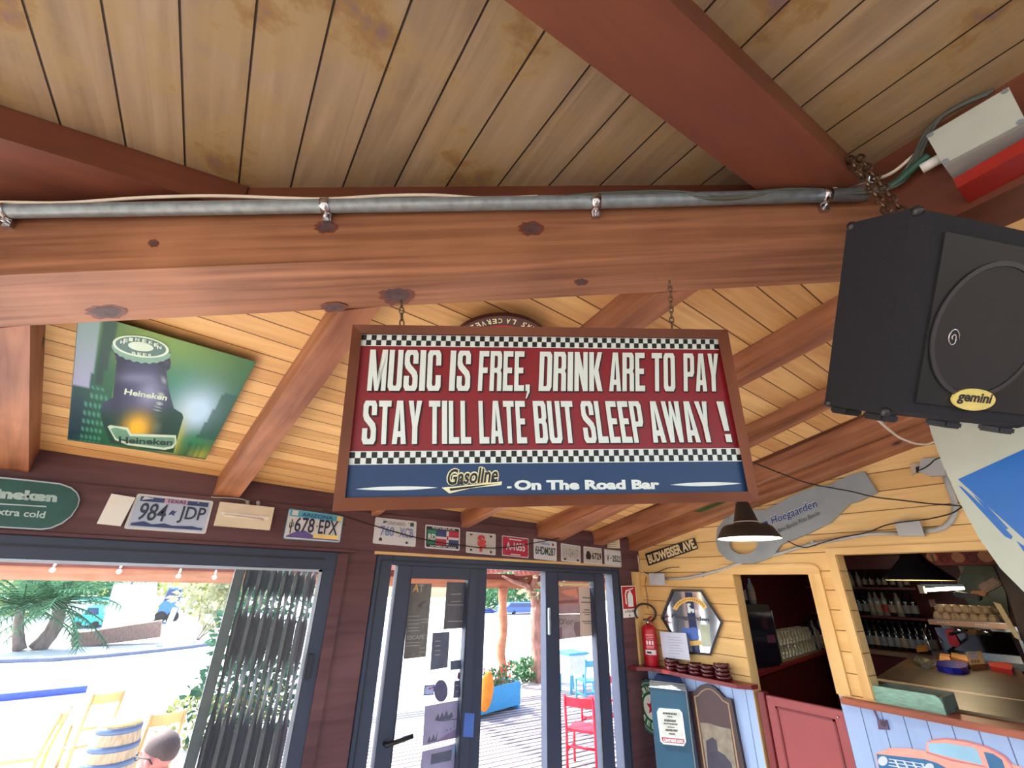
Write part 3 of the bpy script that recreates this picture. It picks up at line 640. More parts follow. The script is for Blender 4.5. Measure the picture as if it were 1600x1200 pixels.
chain(speaker, sp(0.03, 0.0, SD * .55), at_depth(1326, 246, 1.1), link=0.03, w=0.008, wire=0.003); chain(speaker, sp(0.06, 0.0, SD * .5), at_depth(1342, 244, 1.1), link=0.03, w=0.008, wire=0.003)
cable('speaker_cable', [at_depth(x, y, d) for x, y, d in ((1372, 655, 1.0), (1385, 668, 1.3), (1408, 685, 1.6), (1436, 694, 1.75), (1460, 690, 1.85), (1500, 660, 1.9))], 0.004, m_cablewhite, 'white cable drooping from under the black speaker')

# ---------------------------------------------------------------- white and blue board beside the speaker
WB = Plane((1.72, 0, 0), (-1, 0, 0))
root = thing('display_board', 'big white board with a curved edge and a blue print, below the speaker', 'board', WB.at(1560, 900))
edge = [(1440, 610), (1450, 645), (1459, 680), (1477, 728), (1503, 786), (1533, 841), (1566, 888), (1602, 924), (1650, 956), (1720, 985), (1800, 1000), (1800, 560), (1440, 560)]
mb = MB(); mb.sheet(edge, WB, -0.02, 0.02); bd_ = build('board', mb, M('board_white', lin(176, 184, 170), .45, var=.03), root)
mb = MB(); m_printblue = M('strong_blue_print', lin(0, 96, 180), .4, var=.04)
mb.sheet([(1497, 749), (1600, 702), (1720, 652), (1760, 980), (1600, 842)], WB, 0.0, 0.001)
mb.sheet([(1498, 759), (1503, 761), (1545, 800), (1582, 838), (1580, 843), (1570, 838), (1530, 795)], WB, 0.0, 0.001)
mb.sheet([(1520, 772), (1540, 788), (1576, 826), (1572, 827), (1536, 791)], WB, 0.0, 0.001); mb.sheet([(1588, 845), (1610, 860), (1625, 880), (1600, 862)], WB, 0.0, 0.001)
build('blue_print', mb, m_printblue, bd_)

# ---------------------------------------------------------------- bottle poster on the far slope
def print_material(name):
    m, nt, b = _tree(name); a = N(nt, 'VertexColor'); a.layer_name = 'print'; nt.links.new(a.outputs[0], b.inputs['Base Color']); b.inputs['Roughness'].default_value = 0.5; b.inputs['Specular IOR Level'].default_value = 0.25
    return m
def printed_sheet(name, corners, pl, off, fn, mat, parent, nx=70, ny=50):
    """a printed picture: colour fn(u, v) on a grid laid over the surface between four photograph points"""
    lp = lambda p, q, t: (p[0] + (q[0] - p[0]) * t, p[1] + (q[1] - p[1]) * t)
    a, b, c, d = (pl.at(*q, off) for q in corners); mb = MB(); vs = []
    for j in range(ny + 1):
        for i in range(nx + 1):
            s, t = i / nx, j / ny; vs.append((a + (b - a) * s) * (1 - t) + (d + (c - d) * s) * t)
    mb.add(vs, [(j * (nx + 1) + i, j * (nx + 1) + i + 1, (j + 1) * (nx + 1) + i + 1, (j + 1) * (nx + 1) + i) for j in range(ny) for i in range(nx)])
    o = build(name, mb, mat, parent); at = o.data.color_attributes.new('print', 'FLOAT_COLOR', 'POINT')
    for k in range(len(vs)):
        i, j = k % (nx + 1), k // (nx + 1); at.data[k].color = (*fn(i / nx, j / ny), 1)
    return o
PQ = lambda x, y: (x / 4, 480 + y / 4)
pc = [PQ(495, 22), PQ(1600, 342), PQ(1287, 945), PQ(425, 822)]
root = thing('bottle_poster', 'green poster of a capped beer bottle fixed to the golden boards', 'poster', FC.at(250, 640))
mb = MB(); mb.sheet(pc, FC, 0.022, 0.006); board = build('backing', mb, M('poster_backing', lin(60, 96, 70), .5), root)
def pfn(u, v):
    g = lambda cx, cy, sx, sy: math.exp(-((u - cx) / sx) ** 2 - ((v - cy) / sy) ** 2)
    base = V(lin(26, 92, 58))
    base = base.lerp(V(lin(128, 158, 50)), .85 * g(.5, .05, .34, .2)); base = base.lerp(V(lin(40, 130, 110)), .6 * g(.6, .3, .2, .25))
    base = base.lerp(V(lin(176, 212, 240)), min(1, 1.15 * g(.78, .50, .15, .2))); base = base.lerp(V(lin(190, 186, 48)), g(.70, .85, .06, .25) + .6 * g(.93, .98, .08, .12)); base = base.lerp(V(lin(30, 120, 70)), .9 * g(.86, .82, .1, .1))
    base = base.lerp(V(lin(8, 48, 62)), min(1, 1.25 * g(.0, .8, .15, .42))); 
    if u < .115 - .04 * v and v < .5: base = V(lin(120, 156, 150)).lerp(V(lin(150, 158, 190)), min(1, v * 2.2))
    if .115 < u < .2 and v < .45 and (u - .115) < .09 - .1 * v: base = base.lerp(V(lin(12, 50, 48)), .8)
    if u > .90 - .1 * (v - .3) and .28 < v < .78: base = base.lerp(V(lin(14, 74, 62)), .75)
    if .80 < u < .93 and v > .82: base = base.lerp(V(lin(20, 60, 40)), .5 if int(u * 40) % 2 else .1)
    if u < .19 + .02 * v and v > .42 and u > .06 + .06 * (1 - v) and int(v * 26) % 2 == 0 and int(u * 70) % 2 == 0: base = base.lerp(V(lin(90, 180, 150)), .55)
    if abs(u - (.235 + .02 * v)) < .012 and .25 < v < .6: base = base.lerp(V(lin(150, 190, 80)), .7)
    return base
printed_sheet('print', pc, FC, 0.0286, pfn, print_material('poster_print'), board)
def lay(pts, off, mat, name, parent): mb = MB(); mb.sheet([PQ(*q) for q in pts], FC, 0.0288 + off, 0.0003); return build(name, mb, mat, parent)
def bfn(u, v):
    g = lambda cx, cy, sx, sy: math.exp(-((u - cx) / sx) ** 2 - ((v - cy) / sy) ** 2)
    b = V(lin(60, 66, 100)).lerp(V(lin(10, 66, 50)), min(1, max(0, (v - .44) * 8)))
    b = b.lerp(V(lin(28, 26, 56)), min(1, g(.2, .1, .12, .5) + .9 * g(.5, .02, .6, .07) + .7 * g(.8, .12, .1, .2))); b = b.lerp(V(lin(150, 158, 196)), .75 * g(.66, .34, .14, .12) + .4 * g(.45, .2, .2, .04)); b = b.lerp(V(lin(228, 178, 40)), min(1, 1.25 * g(.55, .70, .17, .14)))
    b = b.lerp(V(lin(200, 220, 214)), .8 * g(.8 + (.02 if v < .45 else .16 * (v - .45)), .4, .012, .22)); b = b.lerp(V(lin(8, 52, 44)), g(.06, .6, .1, .12) + g(1.0, .75, .12, .3))
    return b
bottle = [(712, 285), (720, 300), (728, 335), (722, 420), (705, 565), (640, 600), (625, 640), (640, 720), (690, 850), (1082, 912), (1146, 690), (1138, 664), (1085, 632), (1050, 500), (1040, 400), (1062, 385), (1068, 345), (1060, 320)]
def outlined_print(name, pts, fn, mat, parent, off):
    xs, ys = [p[0] for p in pts], [p[1] for p in pts]; x0, x1, y0, y1 = min(xs), max(xs), min(ys), max(ys); mb = MB(); mb.sheet([PQ(*q) for q in pts], FC, off, 0.0001)
    # cut the outline into a fine grid so that the print can shade softly
    bm = bmesh.new(); vs = [bm.verts.new(FC.at(*PQ(*q), off)) for q in pts]; bm.faces.new(vs); bmesh.ops.triangulate(bm, faces=bm.faces[:]); bmesh.ops.subdivide_edges(bm, edges=bm.edges[:], cuts=12, use_grid_fill=True)
    mb = MB(); bm.verts.index_update(); mb.add([q.co.copy() for q in bm.verts], [[q.index for q in f.verts] for f in bm.faces]); bm.free()
    o = build(name, mb, mat, parent); at = o.data.color_attributes.new('print', 'FLOAT_COLOR', 'POINT')
    A, B_, C_ = FC.at(*PQ(x0, y0), off), FC.at(*PQ(x1, y0), off), FC.at(*PQ(x0, y1), off); eu, ev = B_ - A, C_ - A; nn = eu.cross(ev)
    for k, q in enumerate(mb.v):
        w = q - A; u = w.cross(ev) @ nn / (nn @ nn); v = eu.cross(w) @ nn / (nn @ nn); at.data[k].color = (*fn(u, v), 1)
    return o
bt = outlined_print('bottle_print', bottle, bfn, print_material('bottle_print_colours'), board, 0.0291)
ell = lambda cx, cy, rx, ry, rot=0.15, n=30: [(cx + rx * math.cos(t * 2 * math.pi / n) * math.cos(rot) - ry * math.sin(t * 2 * math.pi / n) * math.sin(rot), cy + rx * math.cos(t * 2 * math.pi / n) * math.sin(rot) + ry * math.sin(t * 2 * math.pi / n) * math.cos(rot)) for t in range(n)]
m_pgreen = M('print_dark_green', lin(34, 86, 70), .4); m_ppale = M('print_pale_green', lin(190, 212, 190), .4); m_pmid = M('print_mid_green', lin(96, 146, 120), .4)
skirt = []
for i in range(24):
    t = math.pi * i / 23; skirt.append((884 + 188 * math.cos(t) * .99 - (78 + (8 if i % 2 else 0)) * math.sin(t) * .15, 262 + 188 * math.cos(t) * .15 + (78 + (10 if i % 2 else 0)) * math.sin(t)))
cp_ = lay(skirt, 0.0006, m_pmid, 'cap_skirt', board); lay(ell(880, 246, 178, 66), 0.001, m_ppale, 'cap_rim', board); lay(ell(880, 246, 160, 56), 0.0014, m_pgreen, 'cap_ring', board); lay(ell(880, 246, 80, 28), 0.0018, m_ppale, 'cap_centre', board)
mb = MB()
for i, ch in enumerate('HEINEKEN'):
    t = math.radians(196 + i * 21); c = ell(880, 246, 120, 42, n=4); cx = 880 + 120 * math.cos(t); cy = 246 + 42 * math.sin(t) + 120 * math.cos(t) * .15
    mb.words(ch, PQ(cx - 13, cy + 10), PQ(cx + 13, cy + 13), PQ(cx - 11, cy - 11), FC, 0.0312, bold=.03)
build('cap_lettering', mb, m_ppale, board); mb = MB()
for i, ch in enumerate('BEER'):
    cx = 836 + i * 34; mb.words(ch, PQ(cx - 12, 296 + i * 4), PQ(cx + 12, 299 + i * 4), PQ(cx - 11, 278 + i * 4), FC, 0.0312, bold=.03)
build('cap_lettering', mb, m_ppale, board); mb = MB(); mb.words('Heineken', PQ(775, 545), PQ(1040, 585), PQ(782, 508), FC, 0.0306, bold=.03)
build('neck_lettering', mb, m_ppale, board)
lay([(672, 745), (690, 737), (800, 752), (820, 790), (1100, 800), (1104, 850), (1082, 880), (1030, 892), (800, 862), (720, 830)], 0.0006, m_ppale, 'label_outline', board)
lay([(690, 760), (720, 752), (790, 768), (812, 806), (1090, 815), (1092, 845), (1070, 868), (1025, 878), (800, 848), (725, 818)], 0.0009, m_pmid, 'label_field', board)
mb = MB(); mb.words('Heineken', PQ(742, 850), PQ(1076, 866), PQ(742, 808), FC, 0.0306, bold=.03); build('label_lettering', mb, M('print_deep_green', lin(10, 52, 40), .4), board)

# ---------------------------------------------------------------- round plaques on the far slope
pc0 = FC.at(780, 546, 0.03); pr = (pc0 - FC.at(779, 488, 0.03)).length
root = thing('round_plaque', 'round dark red bottle-cap plaque peeping over the top of the hanging sign', 'plaque', pc0)
pu = V((1, 0, FB)).normalized()
mb = MB(); mb.disc(pc0, FC.n, pr * .96, 0.012, n=48); build('face', mb, M('plaque_cream', lin(236, 214, 176), .35, var=.1, scale=20), root)
mb = MB(); mb.ring(pc0, FC.n, pr * .76, pr, 0.016, n=48); rim = build('rim', mb, M('plaque_red_brown', lin(70, 26, 30), .3, var=.1), root)
mb = MB(); mb.ring(pc0, FC.n, pr * .72, pr * .77, 0.017, n=48); build('red_line', mb, m_red, rim)
mb = MB(); dn_, du, dv = frame_for(FC.n); top = (FC.at(779, 488, 0.03) - pc0).normalized(); sd_ = top.cross(FC.n).normalized()
sd_ = sd_ if sd_ @ CR > 0 else -sd_
for i, ch in enumerate('CERVEZA AL MAS'):
    if ch == ' ': continue
    a = math.radians(-4 - (-4 if i < 7 else 0) + (-38 + i * 6.6)); rr = top * math.cos(a) + sd_ * math.sin(a); tt = sd_ * math.cos(a) - top * math.sin(a)
    c = pc0 + rr * pr * .88 + FC.n * 0.0165
    seq = 'AZEVREC AL SAM'[i]
    if seq == ' ': continue
    mb.text(seq, c + tt * pr * .035 + rr * pr * .06, -tt * pr * .07, -rr * pr * .12, V((0, 0, 0)), bold=.02)
build('rim_lettering', mb, m_creamprint, rim)
gc = FC.at(1112, 788, 0.03); gq = (gc - FC.at(1112, 797, 0.03)).length
mb = MB(); mb.disc(gc, FC.n, gq, 0.01, n=36, rx=(gc - FC.at(1135, 789, 0.03)).length, u=(1, 0, 0)); solo('round_plaque', mb, M('green_enamel', lin(30, 92, 46), .35), 'small green round plaque just below the lower edge of the hanging sign', 'plaque')
# ================================================================= windows, doors and what hangs on that wall
def bars(name, spans, mat, parent, bev=0.003):
    mb = MB()
    for a, b in spans: mb.span(a, b, bev=bev)
    return build(name, mb, mat, parent)
def opening(name, loc):
    o = bpy.data.objects.new(name, None); COL.objects.link(o); o.location = loc; o['kind'] = 'structure'; return o
Y0, Y1 = 2.640, 2.72
w1 = opening('window_1', (-0.8, 2.68, 0.25))
bars('frame', [((-2.2, Y0, 1.848), (0.61, Y1, 1.936)), ((0.538, Y0, 0.25), (0.61, Y1, 1.848)), ((-2.2, Y0, 0.25), (-2.1, Y1, 1.848)), ((-2.1, Y0, 0.25), (0.538, Y1, 0.33))], m_alu, w1)
bars('rail_groove', [((-2.1, Y0 - 0.004, 1.895), (0.538, Y0, 1.903))], m_aludark, w1, 0)
bars('sliding_track', [((0.520, Y0 + 0.01, 0.33), (0.537, Y0 + 0.016, 1.847)), ((-2.1, Y0 + 0.01, 1.836), (0.537, Y0 + 0.016, 1.847))], M('window_bead', lin(170, 176, 186), .3, .4), w1, 0)
mb = MB(); mb.span((-2.1, 2.685, 0.33), (0.538, 2.689, 1.848)); build('pane', mb, m_glass, w1)
mb = MB(); c = DW.at(493, 1040); mb.box((0.553, Y0 - 0.012, c.z), (0.03, 0.024, 0.11), bev=.006); build('latch', mb, m_aludark, w1)
# folding shutter drawn together outside the glass, slats with wavy edges
sh_ = thing('folding_shutter', 'dark grey folding slatted shutter drawn together at the end of the large window', 'shutter', (0.35, 2.79, 0.25))
m_slat = M('dark_grey_slat', lin(74, 76, 84), 0.35, 0.3, var=.12, scale=10); m_slat2 = M('dark_grey_post', lin(84, 90, 94), .45, .2)
mb = MB(); mb.span((0.145, 2.775, 0.25), (0.19, 2.825, 1.93), bev=.006); build('end_post', mb, m_slat2, sh_)
zs = [0.25 + i * 0.02 for i in range(83)]
def openness(z):
    r = 0
    for a, b in ((1.60, 1.74), (1.15, 1.45), (0.78, 0.98), (1.82, 1.90), (0.35, 0.55)):
        if a < z < b: r = max(r, math.sin(math.pi * (z - a) / (b - a)) ** .7)
    return r
NS = 12; x0, x1 = 0.195, 0.545; pw = (x1 - x0) / NS
for i in range(NS):
    cx = x0 + (i + .5) * pw; tilt = 0.01 * (1 if i % 2 else -1); mb = MB(); vs = []
    for z in zs:
        h = pw * .5 * (1.06 - 0.56 * openness(z + 0.004 * (i - 6)))
        vs += [(cx - h, 2.80 + tilt, z), (cx, 2.788 + tilt, z), (cx + h, 2.80 + tilt, z), (cx + h, 2.804 + tilt, z), (cx, 2.792 + tilt, z), (cx - h, 2.804 + tilt, z)]
    n = len(zs); mb.add(vs, [(k * 6 + j, k * 6 + (j + 1) % 6, k * 6 + 6 + (j + 1) % 6, k * 6 + 6 + j) for k in range(n - 1) for j in range(6)] + [tuple(range(6))[::-1], tuple(range(6 * n - 6, 6 * n))])
    build('slat', mb, m_slat, sh_)
# door frame and leaves
mb = MB()
for a, b in (((0.82, Y0, 0), (0.908, Y1, 1.936)), ((0.908, Y0, 1.885), (2.657, Y1, 1.936)), ((2.657, Y0, 0), (2.738, Y1, 1.936)), ((1.478, Y0 + .02, 0), (1.553, Y1, 1.885)), ((0.918, Y0, 0), (2.657, Y1, 0.03))): mb.span(a, b, bev=.003)
struct('trim_10', mb, m_alu)
mb = MB(); mb.span((0.84, Y0 - .004, 0), (0.846, Y0, 1.91)); mb.span((2.72, Y0 - .004, 0), (2.726, Y0, 1.91)); mb.span((0.84, Y0 - .004, 1.905), (2.726, Y0, 1.911)); struct('trim_11', mb, m_aludark)
def leaf(name, x0, x1, g0, g1, zt, zg):
    o = opening(name, ((x0 + x1) / 2, 2.68, 0.03))
    bars('frame', [((x0, Y0 - .004, 0.03), (g0, Y1 - .02, zt)), ((g1, Y0 - .004, 0.03), (x1, Y1 - .02, zt)), ((g0, Y0 - .004, zg), (g1, Y1 - .02, zt)), ((g0, Y0 - .004, 0.03), (g1, Y1 - .02, 0.2))], m_alu, o)
    bars('seal', [((g0, Y0 - .002, 0.2), (g0 + .006, Y0 + .01, zg)), ((g1 - .006, Y0 - .002, 0.2), (g1, Y0 + .01, zg))], m_aludark, o, 0)
    mb = MB(); mb.span((g0, 2.693, 0.2), (g1, 2.697, zg)); build('pane', mb, m_glass, o); return o
d1 = leaf('door_1', 0.946, 1.472, 1.028, 1.414, 1.884, 1.818); d2 = leaf('door_2', 2.011, 2.569, 2.118, 2.467, 1.884, 1.830)
mb = MB(); a, b = DW.at(604, 1165, .05), DW.at(645, 1150, .05); mb.tube([a + V((0, .05, 0)), a, b], 0.011, n=8); build('handle', mb, m_black, d1)
mb = MB(); a = DW.at(853, 1000, .02); mb.span((2.02, Y0 - .03, 1.50), (2.034, Y0 - .004, 1.66), bev=.004); build('handle', mb, m_steel, d2)

# ---------------------------------------------------------------- papers stuck on the door glass
DG = Plane((0, 2.6925, 0), (0, -1, 0))
T_ = lambda x, y: (630 + x / 7.5, 890 + y / 7.5); U_ = lambda x, y: (610 + x / 7.5, 1040 + y / 7.5); W_ = lambda x, y: (860 + x / 7.5, 900 + y / 7.5)
m_pg1 = M('grey_paper', lin(112, 112, 110), .7, var=.18, scale=25); m_pg2 = M('dark_grey_paper', lin(92, 92, 100), .7, var=.12, scale=20); m_pg3 = M('blue_grey_paper', lin(88, 96, 118), .7, var=.2, scale=16)  # plain dark greys stand in for sheets backlit by the bright outside
m_pl = M('paper_light_print', lin(160, 162, 162), .7); m_po = M('paper_orange_print', lin(226, 178, 96), .7); m_pv = M('violet_paper', lin(150, 148, 182), .7, var=.12, scale=14)
def paper(f, pts, mat, label, name='poster', cat='poster', prints=(), words=(), pl=None, group='papers on the door glass'):
    pl = pl or DG; mb = MB(); mb.sheet([f(*p) for p in pts], pl, 0, 0.0006); m_ = [sum(q) / len(pts) for q in zip(*pts)]
    if not prints and not words: return solo(name, mb, mat, label, cat, group)
    r = thing(name, label, cat, pl.at(*f(*m_)), group); sh = build('sheet', mb, mat, r)
    for p, m2 in [(p, m2) for ps, m2 in prints for p in ps]: mb = MB(); mb.sheet([f(*q) for q in p], pl, 0.0006, 0.0004); build('print', mb, m2, sh)
    for (t, bl, br, tl, m2) in words: mb = MB(); mb.words(t, f(*bl), f(*br), f(*tl), pl, 0.0014, bold=.02); build('lettering', mb, m2, sh)
    return r
rows = lambda x0, x1, ys, sl=-.04, h=9: [[(x0, y), (x1, y + (x1 - x0) * sl), (x1, y + (x1 - x0) * sl + h), (x0, y + h)] for y in ys]
paper(T_, [(85, 165), (335, 165), (265, 1020), (0, 1050)], m_pg1, 'tall grey poster with a yellow AT heading on the first door glass', prints=[(rows(55, 190, (545, 590, 635, 680, 715)) + rows(200, 290, (580, 615)) + rows(30, 200, (855, 890)) + rows(190, 255, (915, 965)), m_pl), ([[(180, 400), (240, 360), (290, 365), (240, 400), (215, 450), (170, 440)]], m_pg2)],
      words=[('A', (105, 262), (180, 262), (122, 170), m_po), ('T', (180, 262), (240, 262), (185, 175), m_pl), ('ESCAPE', (45, 825), (245, 810), (50, 775), m_pl)])
paper(T_, [(512, 145), (778, 150), (742, 682), (470, 700)], m_pg2, 'dark grey notice high on the first door glass next to the stile', prints=[(rows(560, 680, (285, 370)) + rows(520, 740, (410, 600), 0), m_pl)])
paper(T_, [(345, 740), (545, 730), (520, 1145), (315, 1180)], m_pg3, 'blue-grey flyer in the middle of the first door glass', prints=[(rows(370, 435, (835, 890, 945, 995)), m_pl)])
paper(T_, [(680, 915), (735, 910), (730, 1000), (678, 1003)], m_pg2, 'tiny grey sticker at the stile, under the dark grey notice', 'sticker', 'sticker')
paper(T_, [(555, 1070), (722, 1050), (715, 1160), (552, 1180)], m_pg3, 'small grey-blue card right of the blue-grey flyer', 'card', 'card')
paper(U_, [(790, 80), (870, 60), (868, 150), (782, 158)], M('purple_paper', lin(120, 88, 112), .7), 'small purple sticker at the stile of the first door', 'sticker', 'sticker')
paper(U_, [(750, 180), (870, 165), (860, 370), (735, 380)], m_pg3, 'dark slate sticker beside the round grey sticker', 'sticker', 'sticker', prints=[(rows(765, 840, (230, 300), -.1), m_pl)])
paper(U_, [(592 + 80 * math.cos(t * .2618), 295 + 130 * math.sin(t * .2618)) for t in range(24)], M('slate_sticker', lin(84, 88, 122), .6, var=.2, scale=20), 'round slate-blue sticker low on the first door glass', 'sticker', 'sticker')
paper(U_, [(400, 232), (522, 222), (505, 342), (388, 350)], M('blue_sticker', lin(44, 78, 160), .6), 'little blue-framed sticker with red marks beside the round sticker', 'sticker', 'sticker', prints=[([[(412, 245), (510, 237), (497, 330), (402, 337)]], M('pale_blue_paper', lin(170, 186, 226), .6)), ([[(450, 262), (475, 258), (470, 278), (448, 282)], [(478, 258), (515, 240), (508, 258), (482, 272)]], m_red)])
paper(U_, [(405, 475), (868, 390), (845, 830), (376, 935)], m_pv, 'big lilac poster low on the first door glass', prints=[([[(520, 640), (560, 560), (575, 620), (610, 540), (625, 600), (660, 520), (680, 590), (720, 540), (735, 600), (700, 625), (640, 630), (580, 655)], [(600, 640), (850, 608), (848, 620), (600, 655)], [(430, 905), (460, 820), (470, 890), (510, 800), (520, 870), (555, 780), (540, 880)], [(648, 770), (670, 735), (668, 765)], [(695, 755), (715, 722), (712, 752)], [(738, 725), (752, 695), (752, 722)]], m_pg3), ([[(560, 870), (850, 690), (845, 828), (400, 930)]], M('plum_print', lin(128, 112, 150), .7))])
paper(U_, [(372, 1005), (840, 895), (815, 1270), (340, 1290)], m_pv, 'lower lilac poster on the first door glass, cut by the picture edge', prints=[([[(480, 1040), (720, 985), (712, 1110), (470, 1160)]], m_pg3), ([[(735, 940), (830, 915), (826, 1010), (730, 1030)]], M('sky_print', lin(130, 170, 210), .7))])
DL = Plane((0, Y0 - .0045, 0), (0, -1, 0))
paper(U_, [(872, 552), (985, 562), (970, 842), (850, 832)], M('blue_tape', lin(72, 110, 190), .5), 'blue sticker on the blue-grey stile of the first door', 'sticker', 'sticker', pl=DL)
m_prose = M('rose_paper', lin(186, 132, 124), .7, var=.15, scale=12); m_ptan = M('tan_paper', lin(206, 184, 170), .7, var=.06)
paper(W_, [(78, 120), (332, 122), (345, 440), (85, 445)], m_prose, 'rose sunset flyer high on the second door glass', prints=[([[(95, 290), (330, 270), (330, 312), (95, 325)]], M('rose_dark', lin(142, 96, 104), .7)), ([[(88, 345), (336, 330), (340, 436), (88, 442)]], M('mauve_print', lin(168, 142, 150), .7)), ([[(110, 180), (300, 150), (320, 250), (200, 225)]], M('salmon_print', lin(222, 148, 120), .7))])
paper(W_, [(334, 128), (500, 136), (520, 700), (347, 715)], m_ptan, 'tall tan notice with lines of type on the second door glass', prints=[([[(375, 245), (475, 250), (475, 266), (375, 262)], [(360, 300), (500, 305), (500, 318), (360, 314)], [(395, 390), (460, 392), (460, 405), (395, 403)], [(375, 420), (490, 422), (490, 434), (375, 432)], [(400, 445), (460, 446), (460, 458), (400, 457)], [(370, 525), (505, 525), (505, 537), (370, 537)], [(390, 550), (490, 550), (490, 560), (390, 560)]], m_pg1)])
paper(W_, [(85, 450), (345, 446), (350, 715), (92, 745)], M('dusk_paper', lin(170, 156, 158), .7, var=.2, scale=10), "grey-pink flyer with a D'or title below the rose flyer", prints=[([[(135, 600), (140, 740), (95, 745), (92, 610)], [(280, 540), (345, 530), (348, 700), (300, 708), (275, 620)]], M('dusk_dark', lin(130, 110, 118), .7))], words=[("D'or", (98, 570), (270, 565), (100, 500), m_pg1)])
paper(W_, [(80, 85), (500, 95), (500, 112), (80, 108)], M('yellow_strip', lin(232, 224, 150), .6), 'thin yellow strip along the top of the second door glass', 'strip', 'strip')

# ---------------------------------------------------------------- plates over the openings
PW = Plane((0, D - 0.017, 0), (0, -1, 0))
def plate(corners, mats, label, bits=(), words=(), group='licence plates over the doors', name='license_plate', off=0.002, rimw=.03, th=0.0016, rim=True):
    """a pressed plate: corners TL TR BR BL in the photograph; bits and words in its own 0..1 square"""
    tl, tr, br, bl = (PW.at(*q, off) for q in corners); at = lambda u, v, o=0.0: (bl + (br - bl) * u) * (1 - v) + (tl + (tr - tl) * u) * v + PW.n * o
    r = thing(name, label, 'licence plate' if name == 'license_plate' else 'sign', (bl + br) / 2, group)
    def rr(m_, k=.06, a=2.0):
        o = []
        for cx, cy, t0 in ((1 - m_ / 2 - k / a * 1, m_ + k, -90), (1 - m_ / 2 - k / a, 1 - m_ - k, 0), (m_ / 2 + k / a, 1 - m_ - k, 90), (m_ / 2 + k / a, m_ + k, 180)):
            for i in range(4): t = math.radians(t0 + i * 30); o.append((cx + k / a * math.cos(t), cy + k * math.sin(t)))
        return o
    mb = MB(); mb.prism([at(u, v) for u, v in rr(0)], PW.n * th); p = build('plate', mb, mats[1] if rim else mats[0], r)
    if rim: mb = MB(); mb.prism([at(u, v, th) for u, v in rr(rimw * 2)], PW.n * .0004); build('field', mb, mats[0], p)
    for k_, (pts, m_) in enumerate(bits): mb = MB(); mb.prism([at(u, v, th + .0005 + .0002 * k_) for u, v in pts], PW.n * .0005); build('print', mb, m_, p)
    hw = th + .0016 + .0002 * len(bits)
    for t, u0, v0, u1, v1, m_, *k in words:
        hw += .0004; mb = MB(); o = at(u0, v0, hw); mb.text(t, o, at(u1, v0, hw) - o, at(u0, v1, hw) - o, V((0, 0, 0)), bold=k[0] if k else .015); build('lettering', mb, m_, p)
    for u, v in ((.2, .9), (.8, .9)):
        mb = MB(); mb.disc(at(u, v, th), PW.n, 0.004, .0015, n=10); build('screw', mb, m_steel, p)
    return r
Q = lambda u0, v0, u1, v1: [(u0, v0), (u1, v0), (u1, v1), (u0, v1)]
m_plw = M('plate_white', lin(206, 208, 210), .35, var=.04); m_plb = M('plate_pale_blue', lin(176, 190, 214), .35, var=.05); m_plnavy = M('plate_navy', lin(44, 58, 112), .4); m_plink = M('plate_ink', lin(36, 40, 66), .4)
m_plpurple = M('plate_purple', lin(96, 84, 150), .4); m_plteal = M('plate_teal', lin(76, 168, 196), .4); m_plyel = M('plate_sand', lin(230, 206, 120), .4); m_plgreen = M('plate_green', lin(30, 128, 96), .4); m_plred = M('plate_red', lin(176, 32, 60), .4); m_plgrey = M('plate_grey', lin(188, 184, 178), .4, var=.08, scale=30); m_pldk = M('plate_black', lin(26, 26, 32), .4); m_plor = M('plate_orange_red', lin(196, 62, 50), .4); m_plpink = M('plate_pink', lin(196, 150, 180), .4); m_pltxt = M('plate_faint_grey', lin(150, 148, 142), .4); m_plgn = M('plate_dark_green', lin(40, 66, 58), .4); m_plblue = M('plate_blue', lin(120, 140, 190), .4)
plate([(215, 771), (334, 783), (321, 834.5), (193, 826)], [m_plb, m_plw], 'pale blue licence plate reading 984 JDP with dark blue bands', bits=[(Q(.06, .80, .94, .93), m_plnavy), (Q(.06, .10, .94, .17), m_plnavy), (Q(.36, .80, .66, .93), m_plpink), ([(.06, .17), (.2, .24), (.3, .17), (.45, .22), (.55, .17), (.8, .2), (.94, .15), (.94, .1), (.06, .1)], m_plnavy), ([(.08, .83), (.22, .9), (.1, .93)], m_plw), ([(.475, .55), (.50, .62), (.53, .58), (.56, .60), (.53, .52), (.54, .45), (.50, .49), (.46, .46)], m_plnavy)], words=[('984', .10, .26, .43, .76, m_plink, .012), ('JDP', .59, .26, .93, .76, m_plink, .012), ('TEXAS', .39, .82, .64, .92, m_plnavy)])
plate([(451.5, 794.5), (537, 806.5), (531, 848), (442, 842)], [m_plw, m_plteal], 'licence plate reading 678 EPX with cactus, purple hills and teal sky', rimw=.012, bits=[(Q(.03, .76, .97, .97), m_plteal), ([(.03, .07), (.97, .05), (.97, .09), (.55, .14), (.42, .26), (.33, .33), (.24, .29), (.16, .24), (.05, .12)], m_plpurple), (Q(.50, .10, .95, .24), m_plyel), (Q(.07, .8, .17, .96), m_plw), ([(.085, .2), (.105, .2), (.105, .4), (.13, .44), (.13, .56), (.118, .56), (.118, .46), (.105, .44), (.105, .66), (.085, .66), (.085, .42), (.07, .44), (.07, .56), (.058, .56), (.058, .4), (.085, .36)], m_plgn), (Q(.88, .78, .97, .97), m_plyel)],
      words=[('678', .15, .26, .49, .76, m_plink, .012), ('.', .525, .48, .55, .54, m_plink, .02), ('EPX', .57, .26, .92, .76, m_plink, .012), ('ARIZONA', .24, .80, .80, .92, m_plnavy)])
